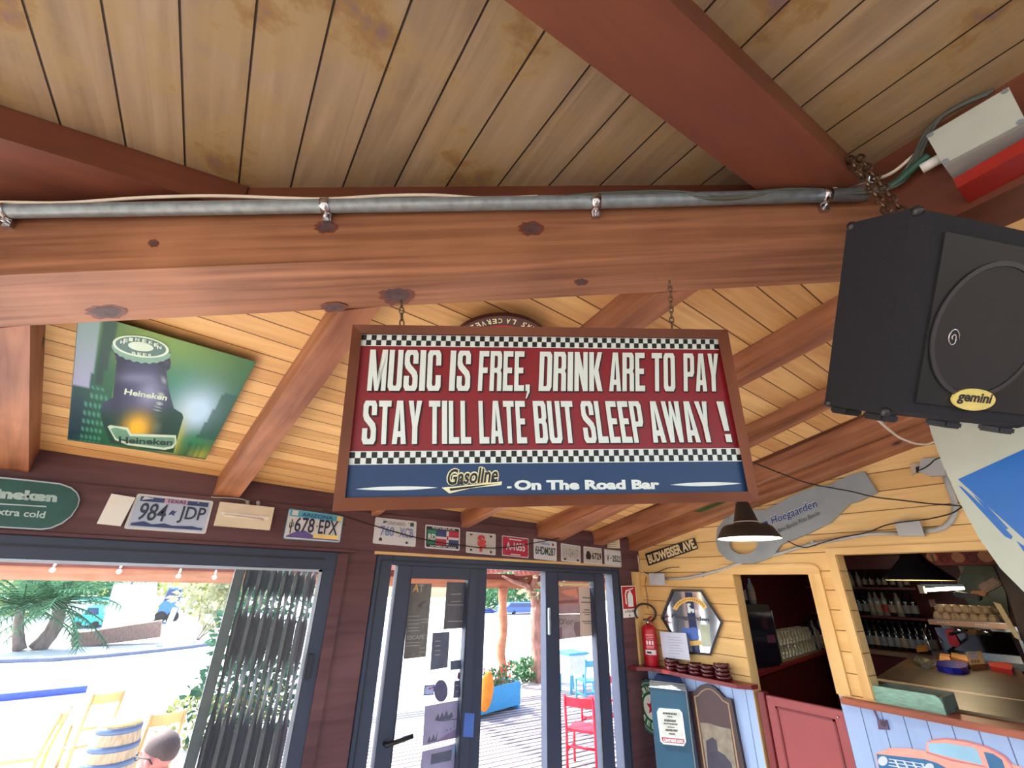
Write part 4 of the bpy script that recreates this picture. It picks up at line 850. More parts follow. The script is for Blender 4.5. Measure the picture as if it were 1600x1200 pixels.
plate([(586.7, 808), (651, 815), (649, 854.7), (582, 849)], [m_plw, m_plw], 'white licence plate reading 760 XCB crossed by the black cable', bits=[([(.18, .78), (.26, .84), (.28, .90), (.2, .88)], m_plgn), (Q(.84, .78, .93, .93), m_plgn), ([(.13, .12), (.2, .12), (.2, .2), (.165, .26), (.13, .2)], m_pldk), (Q(.75, .09, .81, .17), m_pldk)], words=[('760', .14, .32, .46, .70, m_plblue, .02), ('.', .5, .46, .54, .54, m_plblue, .02), ('XCB', .58, .32, .92, .70, m_plblue, .02), ('ONTARIO', .28, .76, .72, .90, m_pltxt)])
plate([(664.6, 819.5), (718.7, 825), (717.7, 860.7), (663.5, 856.4)], [m_pldk, m_plw], 'black plate with RD on green and a quartered blue and red flag', bits=[(Q(.06, .2, .31, .8), m_plgreen), (Q(.31, .2, .96, .8), m_plw), (Q(.31, .54, .6, .82), m_plnavy), (Q(.67, .54, .96, .82), m_plred), (Q(.31, .18, .6, .44), m_plred), (Q(.67, .18, .96, .44), m_plnavy), ([(.61, .42), (.66, .42), (.66, .58), (.61, .58)], m_plred)], words=[('RD', .08, .37, .30, .62, m_plw, .04), ('REPUBLICA', .2, .85, .85, .94, m_plw), ('DOMINICANA', .14, .06, .9, .15, m_plw)])
plate([(728.3, 830.5), (774.4, 834.7), (774, 867.7), (727.9, 863.4)], [m_plgrey, m_plw], 'off-white plate with interlaced orange letters SF', rimw=.02, bits=[(Q(.13, .1, .2, .2), m_pldk), (Q(.8, .08, .87, .18), m_pldk), (Q(.13, .84, .2, .92), m_pldk), (Q(.8, .82, .87, .9), m_pldk)], words=[('S', .37, .34, .63, .9, m_plor, .06), ('F', .44, .1, .66, .66, m_plor, .05)])
plate([(784.2, 836.4), (825.6, 841.5), (825.6, 872), (784.2, 868)], [m_plred, m_plw], 'red licence plate reading A-1055', rimw=.02, bits=[(Q(.26, .82, .72, .88), m_plw), (Q(.32, .08, .68, .13), m_plw)], words=[('A-1055', .14, .3, .86, .70, m_plw, .03)])
plate([(833.5, 841.5), (869.6, 847), (869.6, 877), (834, 873)], [m_plw, m_plw], 'white licence plate reading 6HDM287', bits=[([(.8, .76), (.86, .76), (.88, .84), (.83, .9), (.78, .84)], m_plred)], words=[('6HDM287', .06, .24, .95, .66, m_plgn, .02), ('California', .25, .76, .7, .9, m_plblue)])
plate([(876, 848.6), (906.8, 853.4), (907, 879.8), (876.6, 876.6)], [m_plgrey, m_plw], 'faded licence plate with hardly legible pale characters', bits=[(Q(.15, .08, .25, .2), m_pldk), (Q(.8, .08, .9, .2), m_pldk)], words=[('11-S417', .12, .25, .88, .75, m_pltxt, .02)])
plate([(911.5, 853.4), (939.7, 857), (940.8, 882.6), (912, 879.8)], [m_plgrey, m_plw], 'grey licence plate with a dark figure and the number 6729', bits=[([(.14, .25), (.36, .25), (.4, .45), (.36, .62), (.28, .75), (.18, .72), (.12, .5)], m_pldk)], words=[('6729', .44, .28, .95, .68, m_pldk, .02)])
plate([(943.6, 857.7), (969.5, 860.7), (971, 886), (944.6, 883.6)], [m_plw, m_plgrey], 'last licence plate of the row, reading V 2522', words=[('V', .12, .28, .27, .66, m_plgn, .02), ('.', .34, .42, .4, .54, m_plgn, .02), ('2522', .45, .28, .95, .66, m_plgn, .02)])
mb = MB(); mb.sheet([(175, 772), (212, 778), (189, 822.5), (152, 818.5)], PW, 0.001, 0.014); mb.sheet([(178, 780), (208, 785), (207, 787), (178, 782)], PW, 0.015, 0.001); solo('junction_cover', mb, m_white, 'blank white box tucked behind the plate reading 984 JDP', 'electrical box')
mb = MB(); mb.sheet([(949, 841), (965, 841.5), (966, 857), (949, 856)], PW, 0.001, 0.02)
vt = thing('vent_cover', 'small white louvred cover above the last licence plate', 'vent', PW.at(957, 857)); b_ = build('body', mb, m_cream, vt)
for k in range(4): mb = MB(); y = 844 + k * 3; mb.sheet([(951, y), (963, y + .3), (963, y + 1.3), (951, y + 1)], PW, .021, .001); build('slot', mb, m_pltxt, b_)
# oval sign
O_ = lambda x, y: (x / 8, 730 + y / 8)
oval = [(-560, 130), (-400, 95), (0, 125), (400, 165), (760, 205), (900, 255), (975, 320), (1005, 400), (985, 490), (900, 620), (780, 710), (640, 770), (520, 785), (0, 755), (-400, 735), (-560, 700), (-660, 560), (-680, 400), (-650, 240)]
root = thing('oval_sign', 'dark green oval sign with white lettering above the large window', 'sign', PW.at(30, 825)); ctr = (160, 440)
mb = MB(); mb.sheet([O_(*q) for q in oval], PW, 0.001, 0.012); rim = build('rim', mb, M('pale_rim', lin(176, 190, 204), .3), root)
mb = MB(); mb.sheet([O_(ctr[0] + (x - ctr[0]) * .975, ctr[1] + (y - ctr[1]) * .95) for x, y in oval], PW, 0.013, 0.001); fld = build('field', mb, M('sign_bottle_green', lin(22, 78, 72), .35, var=.2, scale=10), rim)
mb = MB(); mb.words('Heineken', O_(-440, 360), O_(712, 440), O_(-425, 228), PW, .0146, bold=.06, shear=.05); build('lettering', mb, M('sign_pale', lin(160, 186, 186), .4), fld)
mb = MB(); mb.words('extra cold', O_(-110, 590), O_(568, 640), O_(-100, 500), PW, .0146, bold=.02, shear=.12); mb.sheet([O_(-440, 425), O_(580, 485), O_(580, 500), O_(-440, 440)], PW, .014, .0006); build('small_lettering', mb, M('sign_pale_small', lin(170, 194, 194), .4), fld)
# emergency lamp
root = thing('emergency_lamp', 'ivory emergency lamp box between two licence plates', 'lamp', PW.at(380, 826))
c4 = [(343.3, 785), (427.8, 794), (420.5, 829), (333.5, 821.5)]
mb = MB(); mb.sheet(c4, PW, 0.001, 0.03); bx_ = build('housing', mb, m_cream, root)
mb = MB(); mb.sheet([(346, 800), (420, 808), (419, 812), (345, 804)], PW, .0315, .003); build('ridge', mb, m_white, bx_)
mb = MB(); mb.tube([PW.at(350, 805, .034), PW.at(411, 812, .034)], 0.006, n=8); build('tube', mb, M('lamp_tube', lin(226, 214, 190), .3), root)
for x, y in ((387, 788), (403.5, 789)): mb = MB(); mb.tube([PW.at(x, y + 1, .015), PW.at(x, y - 6, .015)], 0.009, n=8); build('gland', mb, m_greybox, root)
cable('lamp_cable', [PW.at(x, y, .012) for x, y in ((387, 783), (378, 780), (360, 778), (336, 777), (330, 776))], 0.003, m_greybox, 'short grey cable entering the ivory emergency lamp')
cable('string_cable', [PW.at(x, y, .035) for x, y in ((505, 797), (519, 801.6), (538, 806.6), (574, 818), (617, 831), (651, 840), (690, 848), (719, 851.7), (750, 855.6), (782, 856), (814, 852), (846, 846.4), (870, 841.5), (900, 834))], 0.0035, m_cableblack, 'thin black cable sagging across the row of licence plates')
# fire extinguisher notice
PF = Plane((0, D - 0.021, 0), (0, -1, 0))
root = thing('fire_notice', 'red and white notice with a white extinguisher pictogram on the corner post', 'sign', PF.at(985, 965))
tl, tr, br, bl = (PF.at(*q, .001) for q in ((970, 915.5), (992.5, 915.5), (997, 963.7), (974, 965.5))); u_, v_ = br - bl, tl - bl
m_ = lambda ps, o: [bl + u_ * x + v_ * y + PF.n * o for x, y in ps]
mb = MB(); mb.prism(m_(Q(0, 0, 1, 1), 0), PF.n * .002); s_ = build('plate', mb, m_white, root)
mb = MB(); mb.prism(m_(Q(.04, .27, .96, .97), .002), PF.n * .0006); rf = build('red_field', mb, m_red, s_)
mb = MB(); mb.prism(m_([(.38, .33), (.74, .33), (.74, .68), (.68, .76), (.62, .79), (.62, .84), (.50, .84), (.50, .79), (.42, .76), (.38, .68)], .0026), PF.n * .0005); mb.prism(m_([(.44, .84), (.82, .90), (.80, .93), (.48, .88), (.30, .86), (.22, .74), (.22, .44), (.30, .40), (.30, .46), (.28, .72), (.36, .82)], .0026), PF.n * .0005); build('pictogram', mb, m_letter, rf)
mb = MB(); mb.text('A POLVERE', bl + u_ * .12 + v_ * .15 + PF.n * .0028, u_ * .76, v_ * .08, V((0, 0, 0)), bold=.03); build('lettering', mb, m_ink, s_)
mb = MB(); mb.text('6', bl + u_ * .38 + v_ * .03 + PF.n * .0028, u_ * .1, v_ * .08, V((0, 0, 0)), bold=.03); build('lettering', mb, m_ink, s_)
# ================================================================= on the pine wall
B_ = lambda x, y: (940 + x / 3.3333, 840 + y / 3.3333); K_ = lambda x, y: (1120 + x / 3.3333, 640 + y / 3.3333)
X_ = lambda x, y: (1040 + x / 8.571, 900 + y / 8.571); Z_ = lambda x, y: (980 + x / 7.06, 1030 + y / 7.06); C_ = lambda x, y: (1340 + x / 6.154, 1100 + y / 6.154)
def wl(mb, f, pts, off, th=.001, pl=None): return mb.sheet([f(*p) for p in pts], pl or BW, off, th)
# street sign
root = thing('street_sign', 'long black street sign with gold letters on the pine wall near the corner', 'sign', BW.at(*B_(370, 110)))
mb = MB(); mb.sheet([(1009, 865.5), (1085.5, 841), (1091, 857.5), (1014.5, 884)], BW, .002, .012); pn = build('panel', mb, m_ink, root)
mb = MB(); mb.words('BUDWEISER AVE.', (1015, 881.5), (1089.5, 856), (1011, 867.5), BW, .0150, bold=.04); build('lettering', mb, M('gold_letter', lin(226, 206, 160), .4), pn)
# bottle-shaped opener sign
outer = [(775, 325), (842, 428), (830, 442), (752, 478), (700, 492), (655, 535), (600, 590), (500, 640), (400, 682), (345, 702), (318, 742), (280, 775), (200, 802), (120, 802), (60, 780), (20, 740), (5, 690), (12, 620), (50, 570), (120, 535), (190, 524), (262, 524), (330, 490), (430, 436), (530, 405), (600, 394), (650, 368), (700, 345)]
hole = [(148 + 74 * math.cos(t * math.pi / 10), 700 + 54 * math.sin(t * math.pi / 10)) for t in range(20)]
i0 = 17; j0 = 10
key = outer[i0:] + outer[:i0 + 1] + [hole[(j0 - k) % 20] for k in range(21)]
root = thing('opener_sign', 'big grey bottle-shaped opener sign with blue lettering on the pine wall', 'sign', BW.at(*K_(300, 700)))
pts = [BW.at(*K_(*q), .006) for q in key]; mb = MB(); n_ = len(pts); tk = BW.n * .022
mb.add([p + tk for p in pts] + pts, [list(range(n_)), list(range(n_, 2 * n_))[::-1]] + [(i, (i + 1) % n_, n_ + (i + 1) % n_, n_ + i) for i in range(n_)])
body = build('board', mb, M('satin_grey', lin(150, 158, 160), .35, .25, var=.05), root)
m_hblue = M('royal_blue_print', lin(20, 40, 120), .4)
mb = MB(); mb.words('Hoegaarden', K_(291, 613), K_(529, 521), K_(277, 556), BW, .0290, bold=.035); ol = build('lettering_outline', mb, m_letter, body)
mb = MB(); mb.words('Hoegaarden', K_(292, 611), K_(528, 520), K_(279, 559), BW, .0325, bold=.008); build('lettering', mb, m_hblue, ol)
mb = MB(); mb.words('Bière Blanche Witte Blanche', K_(324, 641), K_(538, 547), K_(318, 620), BW, .0295, bold=.0); build('small_lettering', mb, m_ink, body)
mb = MB(); wl(mb, K_, [(228, 592), (262, 580), (272, 610), (240, 625)], .028, .0008); build('blue_patch', mb, m_hblue, body)
for q in ((612, 400), (60, 566)): mb = MB(); mb.disc(BW.at(*K_(*q), .028), BW.n, .006, .004, n=10); build('screw', mb, m_steel, body)
# pendant lamp in front of it
lc = at_depth(1170.5, 842, 2.1); R = (at_depth(1216, 842, 2.1) - at_depth(1125, 842, 2.1)).length / 2
root = thing('pendant_lamp', 'black cone-shaped pendant lamp hanging in front of the grey opener sign', 'lamp', lc)
prof = [(R, 0), (R * .97, .012), (R * .80, .052), (R * .70, .062), (R * .46, .066), (R * .40, .075), (R * .22, .165), (R * .17, .18), (0.004, .182)]
m_shade = M('black_brown_enamel', lin(30, 27, 28), .45, var=.1); m_inside = M('white_inside', lin(240, 240, 236), .5, var=.02)
mb = MB(); mb.lathe(prof, lc, n=40, open0=True); shd = build('shade', mb, m_shade, root)
inn = [(R * .985, .001), (R * .78, .048), (R * .68, .057), (R * .44, .061), (R * .2, .15), (0.004, .16)]
mb = MB(); mb.lathe(inn, lc, n=40, open0=True); build('shade_lining', mb, m_inside, shd)
mb = MB(); mb.ball(lc + V((0, 0, .045)), .028, n=16, k=10); build('bulb', mb, M('added_glow_bulb', (1, .9, .75), .4, emit=6), root)  # glow added inside to brighten the daylit lining
mb = MB(); mb.tube([lc + V((0, 0, .18)), V((lc.x, lc.y, farz(lc.x, lc.y) + .002))], .0035, n=6); build('cord', mb, m_cableblack, root)
room_lamp('added_lining_light', lc + V((0, 0, .012)), 5, (1, .86, .66), .03)  # added light that whitens the inside of the shade
# conduit, boxes, cables
def ebox(name, f, pts, th, label, mat=None, extra=None):
    r = thing(name, label, 'electrical box', BW.at(*f(*pts[2]))); mb = MB(); wl(mb, f, pts, .001, th); bx = build('housing', mb, mat or m_greybox, r)
    c = [sum(q) / 4 for q in zip(*pts)]; mb = MB(); wl(mb, f, [(c[0] + (x - c[0]) * .93, c[1] + (y - c[1]) * .93) for x, y in pts], th + .001, .004); build('lid', mb, mat or m_greybox, bx); return r
ebox('junction_box', B_, [(265, 187), (328, 187), (334, 248), (268, 246)], .04, 'small grey-white junction box above the hexagonal mirror', M('grey_white_plastic', lin(190, 196, 206), .5))
ebox('junction_box', K_, [(940, 586), (1060, 578), (1090, 660), (966, 662)], .045, 'square grey junction box over the serving hatch')
r = thing('broken_socket', 'broken grey socket box with torn cover high on the pine wall', 'socket', BW.at(*K_(1100, 330)))
mb = MB(); wl(mb, K_, [(1075, 262), (1150, 255), (1195, 262), (1200, 348), (1120, 350), (1062, 330)], .001, .03); hs = build('housing', mb, m_greybox, r)
mb = MB(); wl(mb, K_, [(1008, 285), (1080, 275), (1062, 330), (1030, 335), (1022, 345), (1018, 318)], .001, .012); build('torn_cover', mb, M('torn_plastic', lin(186, 172, 150), .6), hs)
mb = MB(); wl(mb, K_, [(1036, 300), (1070, 292), (1058, 328), (1040, 330)], .0135, .002); build('opening', mb, m_ink, hs)
cable('cable', [BW.at(*K_(*q), .035) for q in ((1050, 318), (1080, 305), (1110, 285), (1135, 262), (1175, 245))], .003, m_cableblack, 'short black lead sticking out of the broken socket box')
rc = thing('conduit_pipe', 'thin grey conduit running up the pine wall from the small junction box', 'pipe', BW.at(*B_(520, 200)))
run = [BW.at(*B_(*q), .014) for q in ((332, 212), (400, 214), (455, 208), (520, 194), (610, 172))] + [BW.at(*K_(*q), .014) for q in ((90, 808), (200, 780), (330, 748), (420, 720), (500, 698), (640, 676), (720, 660), (790, 648), (870, 646), (950, 645))]
mb = MB(); mb.tube(run, .0095, n=8); build('pipe', mb, m_greybox, rc)
for p in (run[3], run[9]): mb = MB(); mb.box(p + V((.004, 0, 0)), (.022, .02, .03)); build('clip', mb, m_greybox, rc)
mb = MB(); mb.tube([BW.at(*K_(*q), .016) for q in ((1085, 632), (1140, 628), (1185, 612), (1220, 580), (1238, 540), (1240, 500), (1228, 450), (1208, 405), (1192, 350))], .012, n=8); solo('conduit_pipe', mb, m_greybox, 'grey conduit bending from the square junction box up to the broken socket', 'pipe')
cable('cable', [BW.at(*B_(*q), .012) for q in ((100, 58), (150, 68), (186, 90), (192, 130), (205, 165), (230, 190), (268, 200))], .004, m_cablewhite, 'pale cable curling in the corner into the small junction box')
cable('cable', [BW.at(*B_(*q), .012) for q in ((215, 178), (260, 190), (300, 176), (350, 158), (405, 154))], .0025, m_cableblack, 'short black wire above the small junction box')
cable('string_cable', [BW.at(*K_(x, y), o) for x, y, o in ((150, 262, .9), (205, 281, .75), (340, 335, .5), (480, 384, .3), (600, 408, .2), (700, 426, .13), (820, 455, .08), (960, 472, .06), (1100, 489, .06), (1200, 496, .06), (1272, 503, .06), (1262, 517, .06), (1215, 543, .06), (1100, 570, .06), (980, 584, .06), (880, 602, .06), (780, 640, .05), (640, 668, .05), (540, 696, .05), (465, 718, .05), (410, 705, .05), (370, 684, .05))], .0035, m_cableblack, 'long black cable swinging from the hanging sign across the grey opener sign')
for q0, lab in (((230, 205), 0),):
    cable('cable', [BW.at(*B_(*q), .008) for q in ((232, 205), (226, 240), (232, 275), (236, 300), (238, 330), (240, 370))], .0035, M('brown_wire', lin(150, 120, 90), .5), 'thin tan wire running down behind the fire extinguisher')
# mirror
hexo = [(1049.5, 920.5), (1096.5, 921.5), (1129.5, 972.5), (1111.5, 1024.5), (1066, 1021), (1032, 965)]
root = thing('hexagonal_mirror', 'hexagonal advertising mirror with black frame on the pine wall', 'mirror', BW.at(1080, 1023)); cx, cy = 1081, 971
mb = MB(); n6 = 6
for i in range(6):
    a, b = hexo[i], hexo[(i + 1) % 6]; s = lambda p: (cx + (p[0] - cx) * .93, cy + (p[1] - cy) * .93)
    mb.hexa([BW.at(*a, .001), BW.at(*b, .001), BW.at(*s(b), .001), BW.at(*s(a), .001), BW.at(*a, .02), BW.at(*b, .02), BW.at(*s(b), .016), BW.at(*s(a), .016)])
build('frame', mb, M('black_frame', lin(34, 28, 26), .35), root)
mirror = M('silvered_glass', (.95, .96, .96), .10, 1.0, var=.01); mb = MB(); mb.sheet([s(p) for p in hexo], BW, .004, .006); gl = build('glass', mb, mirror, root)
m_mnavy = M('mirror_navy', lin(26, 40, 92), .3); m_mgold = M('mirror_gold', lin(226, 184, 96), .35); m_mblue = M('mirror_blue', lin(70, 108, 190), .35)
mb = MB(); wl(mb, X_, [(255, 215), (355, 220), (470, 1045), (370, 1035), (345, 900)], .010, .0004); st_ = build('navy_stripe', mb, m_mnavy, gl)
mb = MB(); arc = lambda r, a: (330 + r * 1.0 * math.cos(a), 520 - r * .95 * math.sin(a))
for k in range(16):
    a0, a1 = math.radians(25 + k * 8.5), math.radians(25 + (k + 1) * 8.5); wl(mb, X_, [arc(190, a0), arc(250, a0), arc(250, a1), arc(190, a1)], .0106, .0004)
ga = build('gold_arc', mb, m_mgold, gl)
mb = MB()
for k in range(15):
    a0, a1 = math.radians(32 + k * 8), math.radians(35.5 + k * 8); wl(mb, X_, [arc(210, a0), arc(230, a0), arc(230, a1), arc(210, a1)], .0111, .0003)
build('arc_marks', mb, M('brown_marks', lin(130, 92, 40), .4), ga)
mb = MB(); mb.words('Hoegaarden', X_(78, 575), X_(578, 630), X_(82, 505), BW, .0116, bold=.03); build('lettering', mb, M('dark_grey_letter', lin(60, 66, 74), .4), gl)
mb = MB(); wl(mb, X_, [(190, 720), (250, 690), (330, 700), (360, 680), (430, 700), (450, 850), (330, 860), (280, 770)], .0110, .0004); build('blue_figure', mb, m_mblue, gl)
mb = MB(); wl(mb, X_, [(320, 870), (470, 860), (485, 925), (335, 935)], .0110, .0004); build('gold_band', mb, m_mgold, gl)
mb = MB(); wl(mb, X_, [(285, 370), (330, 365), (335, 395), (310, 400), (345, 440), (380, 440), (385, 490), (360, 495), (350, 465), (325, 500), (300, 490)], .0110, .0004); build('white_crest', mb, m_letter, gl)
mb = MB(); wl(mb, X_, [(445, 650), (585, 650), (608, 945), (490, 945)], .0106, .0004); build('pale_glass_print', mb, M('pale_grey_green', lin(186, 196, 172), .3), gl)
# shelf
ZT = 1.8 - 0.517; SX = 2.845
mb = MB(); ya, yb = BW.at(1012, 1040).y, 1.79 * KB
sp_ = [(2.969, 2.628), (2.76, 2.628), (2.76, 2.56), (SX, 2.50), (SX, yb + .03), (2.90, yb - .03), (2.969, yb - .03)]
mb.prism([(x, y, ZT - .022) for x, y in sp_], (0, 0, .022)); solo('corner_shelf', mb, m_maroon, 'dark red corner shelf carrying the extinguisher and the ashtrays', 'shelf')
# fire extinguisher on the shelf
ex = V((2.90, 0, ZT)); t_ = (ex.x) / ray(1019, 1040).x; ex.y = ray(1019, 1040).y * t_
hgt = .265; rb_ = .052
root = thing('fire_extinguisher', 'red fire extinguisher with black hose standing in the corner on the shelf', 'extinguisher', ex)
mb = MB(); mb.lathe([(rb_ * .92, 0), (rb_, .008), (rb_, hgt * .86), (rb_ * .93, hgt * .93), (rb_ * .6, hgt * .985), (rb_ * .3, hgt), (.0, hgt)], ex, n=28); cyl = build('cylinder', mb, m_red, root)
mb = MB(); mb.lathe([(.016, hgt), (.016, hgt + .03), (.0, hgt + .03)], ex, n=14); mb.box(ex + V((0, .01, hgt + .03)), (.02, .05, .014)); build('valve', mb, m_chrome, root)
lv = V((-.45, -.9, 0)).normalized()
mb = MB(); mb.tube([ex + V((0, 0, hgt + .035)), ex + lv * .05 + V((0, 0, hgt + .05)), ex + lv * .085 + V((0, 0, hgt + .055))], .006, n=6); mb.tube([ex + V((0, 0, hgt + .018)), ex + lv * .055 + V((0, 0, hgt + .02)), ex + lv * .09 + V((0, 0, hgt + .012))], .006, n=6); build('lever', mb, m_red, root)
hc = ex + V((-.0, .018, hgt + .075)); hv = ray(1012, 955).cross(V((0, 0, 1))).normalized()
mb = MB(); mb.tube([hc + hv * (.075 * math.cos(a)) + V((0, 0, .062 * math.sin(a))) for a in [math.radians(-62 + k * 14) for k in range(21)]], .0075, n=8); build('hose', mb, m_black, root)
cam_dir = (EYE - ex); cam_dir.z = 0; cam_dir.normalize(); a_c = math.atan2(cam_dir.y, cam_dir.x)
def wrap(z0, z1, a0, a1, mat, name, parent, r=rb_ + .0006, n=10):
    mb = MB(); vs = [];
    for k in range(n + 1):
        a = a_c + math.radians(a0 + (a1 - a0) * k / n)
        for z in (z0, z1): vs.append(ex + V((r * math.cos(a), r * math.sin(a), z)))
    mb.add(vs, [(2 * k, 2 * k + 2, 2 * k + 3, 2 * k + 1) for k in range(n)]); return build(name, mb, mat, parent)
m_exw = M('label_white', lin(226, 220, 222), .5)
wrap(.075, .105, -45, 45, m_exw, 'white_label', cyl); mb = MB()
for k, (z, w) in enumerate(((.20, 34), (.192, 30), (.182, 34), (.172, 28), (.128, 34), (.122, 30), (.116, 32))): wrap(z, z + .0035, -w, w, M('label_pale_red', lin(226, 150, 156), .5), 'label_line', cyl)
for k in range(3): wrap(.138, .163, -30 + k * 22, -16 + k * 22, m_exw, 'label_picture', cyl)
wrap(.082, .096, -30, 5, m_ink, 'label_mark', cyl, r=rb_ + .0012)
# paper
root = thing('paper_sheet', 'white sheet of paper leaning between extinguisher and hexagonal mirror', 'paper', BW.at(1056, 1029, .04))
PP = Plane(BW.at(1056, 1029, .055), (-1, 0, .12))
mb = MB(); mb.sheet([(1031, 987), (1072, 989.5), (1078.5, 1032), (1036, 1027)], PP, 0, .001); ps = build('sheet', mb, M('paper_white', lin(208, 214, 234), .7, var=.03), root)
mb = MB()
for k in range(7):
    y = 995 + k * 4.2; mb.sheet([(1043 + k * .4, y), (1062 + (k % 3) * 3, y + 1), (1062 + (k % 3) * 3, y + 1.7), (1043 + k * .4, y + .7)], PP, .001, .0003)
build('writing', mb, M('pencil_grey', lin(150, 156, 182), .7), ps)
# ashtrays
m_ash = M('dark_red_bakelite', lin(78, 20, 28), .15, var=.1, coat=.6)
def make_ashtray():
    t = thing('ashtray', 'x', 'ashtray', (0, 0, 0), 'ashtray stacks on the corner shelf'); mb = MB()
    mb.lathe([(.036, 0), (.046, .004), (.050, .016), (.049, .021), (.044, .021), (.038, .008), (.0, .007)], (0, 0, 0), n=24); b = build('bowl', mb, m_ash, t)
    for k in range(3):
        a = k * 2.094 + .4; mb = MB(); c = V((math.cos(a) * .047, math.sin(a) * .047, .0205)); mb.box(c, (.012, .016, .006), rot=Matrix.Rotation(a, 3, 'Z'), bev=.002); build('rest', mb, m_ash, b)
    return t
ash0 = make_ashtray(); first = True
WH = ['next to the extinguisher', 'second from the extinguisher', 'in the middle of the shelf', 'second from the doorway', 'next to the doorway']; OR = ['lowest', 'second', 'third', 'topmost']
for i, (px, cnt) in enumerate(((1050, 3), (1068, 2), (1087, 3), (1107, 3), (1129, 4))):
    p = ray(px, 1045); p = p * (2.905 / p.x); x, y = 2.905, p.y
    for k in range(cnt):
        w = OR[k] if k < cnt - 1 else 'topmost'; lab = f'dark red ashtray, {w} of the stack {WH[i]}'; loc = (x + random.uniform(-.003, .003), y + random.uniform(-.003, .003), ZT + .0005 + k * .0215)
        if first: ash0.location = loc; ash0['label'] = lab; first = False
        else: copy_tree(ash0, loc, lab, rz=random.uniform(0, 2))
# ---------------------------------------------------------------- on the blue lower boards
gc = BW.at(1021, 1105, .07); gr_ = (BW.at(1019, 1063, .07) - BW.at(1019, 1147, .07)).length / 2 * 1.04
root = thing('cap_sign', 'round green bottle-cap sign half hidden behind the blue dispenser', 'sign', gc)
dn, du, dv = BW.n, V((0, -1, 0)), V((0, 0, 1)); pc_ = lambda r, a, o=0: gc + (du * math.cos(a) + dv * math.sin(a)) * r + dn * o
mb = MB(); mb.prism([pc_(gr_ * (1.0 if i % 2 else .94), i * math.pi / 32) for i in range(64)], dn * .012); e1 = build('crimped_edge', mb, M('cap_edge_grey', lin(70, 92, 92), .35, .3), root)
mb = MB(); mb.disc(gc + dn * .012, dn, gr_ * .88, .002, n=48); build('pale_ring', mb, M('cap_pale', lin(120, 146, 140), .4), e1)
mb = MB(); mb.disc(gc + dn * .014, dn, gr_ * .82, .001, n=48); f_ = build('green_field', mb, M('cap_green', lin(28, 92, 58), .35), e1)
mb = MB(); mb.disc(gc + dn * .015, dn, gr_ * .44, .001, n=40); build('white_field', mb, M('cap_white', lin(214, 218, 214), .4), f_)
mb = MB(); mb.prism([pc_(gr_ * (.30 if i % 2 == 0 else .13), math.pi / 2 + i * math.pi / 5, .0162) for i in range(10)], dn * .0006); build('red_star', mb, m_red, f_)
mb = MB()
for i, ch in enumerate('HEINEKEN'):
    a = math.radians(166 - i * 21); rr = du * math.cos(a) + dv * math.sin(a); tt = du * math.sin(a) - dv * math.cos(a)
    mb.text(ch, gc + rr * gr_ * .54 - tt * gr_ * .08 + dn * .0156, tt * gr_ * .16, rr * gr_ * .2, V((0, 0, 0)), bold=.03)
build('lettering', mb, M('cap_letter', lin(196, 206, 196), .4), f_)
mb = MB()
for i, ch in enumerate('BEER'):
    a = math.radians(224 + i * 22); rr = du * math.cos(a) + dv * math.sin(a); tt = -du * math.sin(a) + dv * math.cos(a)
    mb.text(ch, gc + rr * gr_ * .74 - tt * gr_ * .08 + dn * .0156, tt * gr_ * .16, -rr * gr_ * .2, V((0, 0, 0)), bold=.03)
build('lower_lettering', mb, M('cap_letter_low', lin(196, 206, 196), .4), f_)
# blue dispenser
dh = ray(-750, 903); dh.z = 0; dh = -dh.normalized(); dnn = V((dh.y, -dh.x, 0)); dnn = dnn if dnn @ (EYE - gc) > 0 else -dnn
dep0 = ((BW.at(1015, 1073) - EYE) @ CF) - .20; PD = Plane(at_depth(1015, 1073, dep0), dnn)
a, b = PD.at(1015, 1074), PD.at(1070.5, 1079); wv = dh if dh @ (b - a) > 0 else -dh; ww = (b - a) @ wv; zt = a.z
root = thing('dispenser_box', 'tall petrol-blue vintage dispenser box with a white label, under the shelf', 'dispenser', V((a.x, a.y, 0)) + wv * ww / 2 - dnn * .09)
bx3 = lambda u, d_, z: V((a.x, a.y, 0)) + wv * u - dnn * d_ + V((0, 0, z))
m_petrol = M('petrol_blue_enamel', lin(26, 78, 106), .35, var=.12, scale=5)
mb = MB(); mb.hexa([bx3(0, 0, .02), bx3(ww, 0, .02), bx3(ww, .11, .02), bx3(0, .11, .02), bx3(0, 0, zt), bx3(ww, 0, zt), bx3(ww, .11, zt), bx3(0, .11, zt)]); bod = build('cabinet', mb, m_petrol, root)
mb = MB(); mb.hexa([bx3(ww, .006, .02), bx3(ww + .008, .006, .02), bx3(ww + .008, .05, .02), bx3(ww, .05, .02), bx3(ww, .006, zt + .01), bx3(ww + .008, .006, zt + .01), bx3(ww + .008, .05, zt + .01), bx3(ww, .05, zt + .01)]); build('steel_edge', mb, m_steel, bod)
for k in range(4):
    mb = MB(); z0 = zt + .002 + k * .009; d0_ = .004 + k * .010; mb.hexa([bx3(-.004, d0_ - .006, z0), bx3(ww + .004, d0_ - .006, z0), bx3(ww + .004, .11, z0), bx3(-.004, .11, z0), bx3(0, d0_, z0 + .007), bx3(ww, d0_, z0 + .007), bx3(ww, .11, z0 + .007), bx3(0, .11, z0 + .007)]); build('steel_step', mb, M('brushed_step', lin(176, 184, 188), .4, .2), bod)
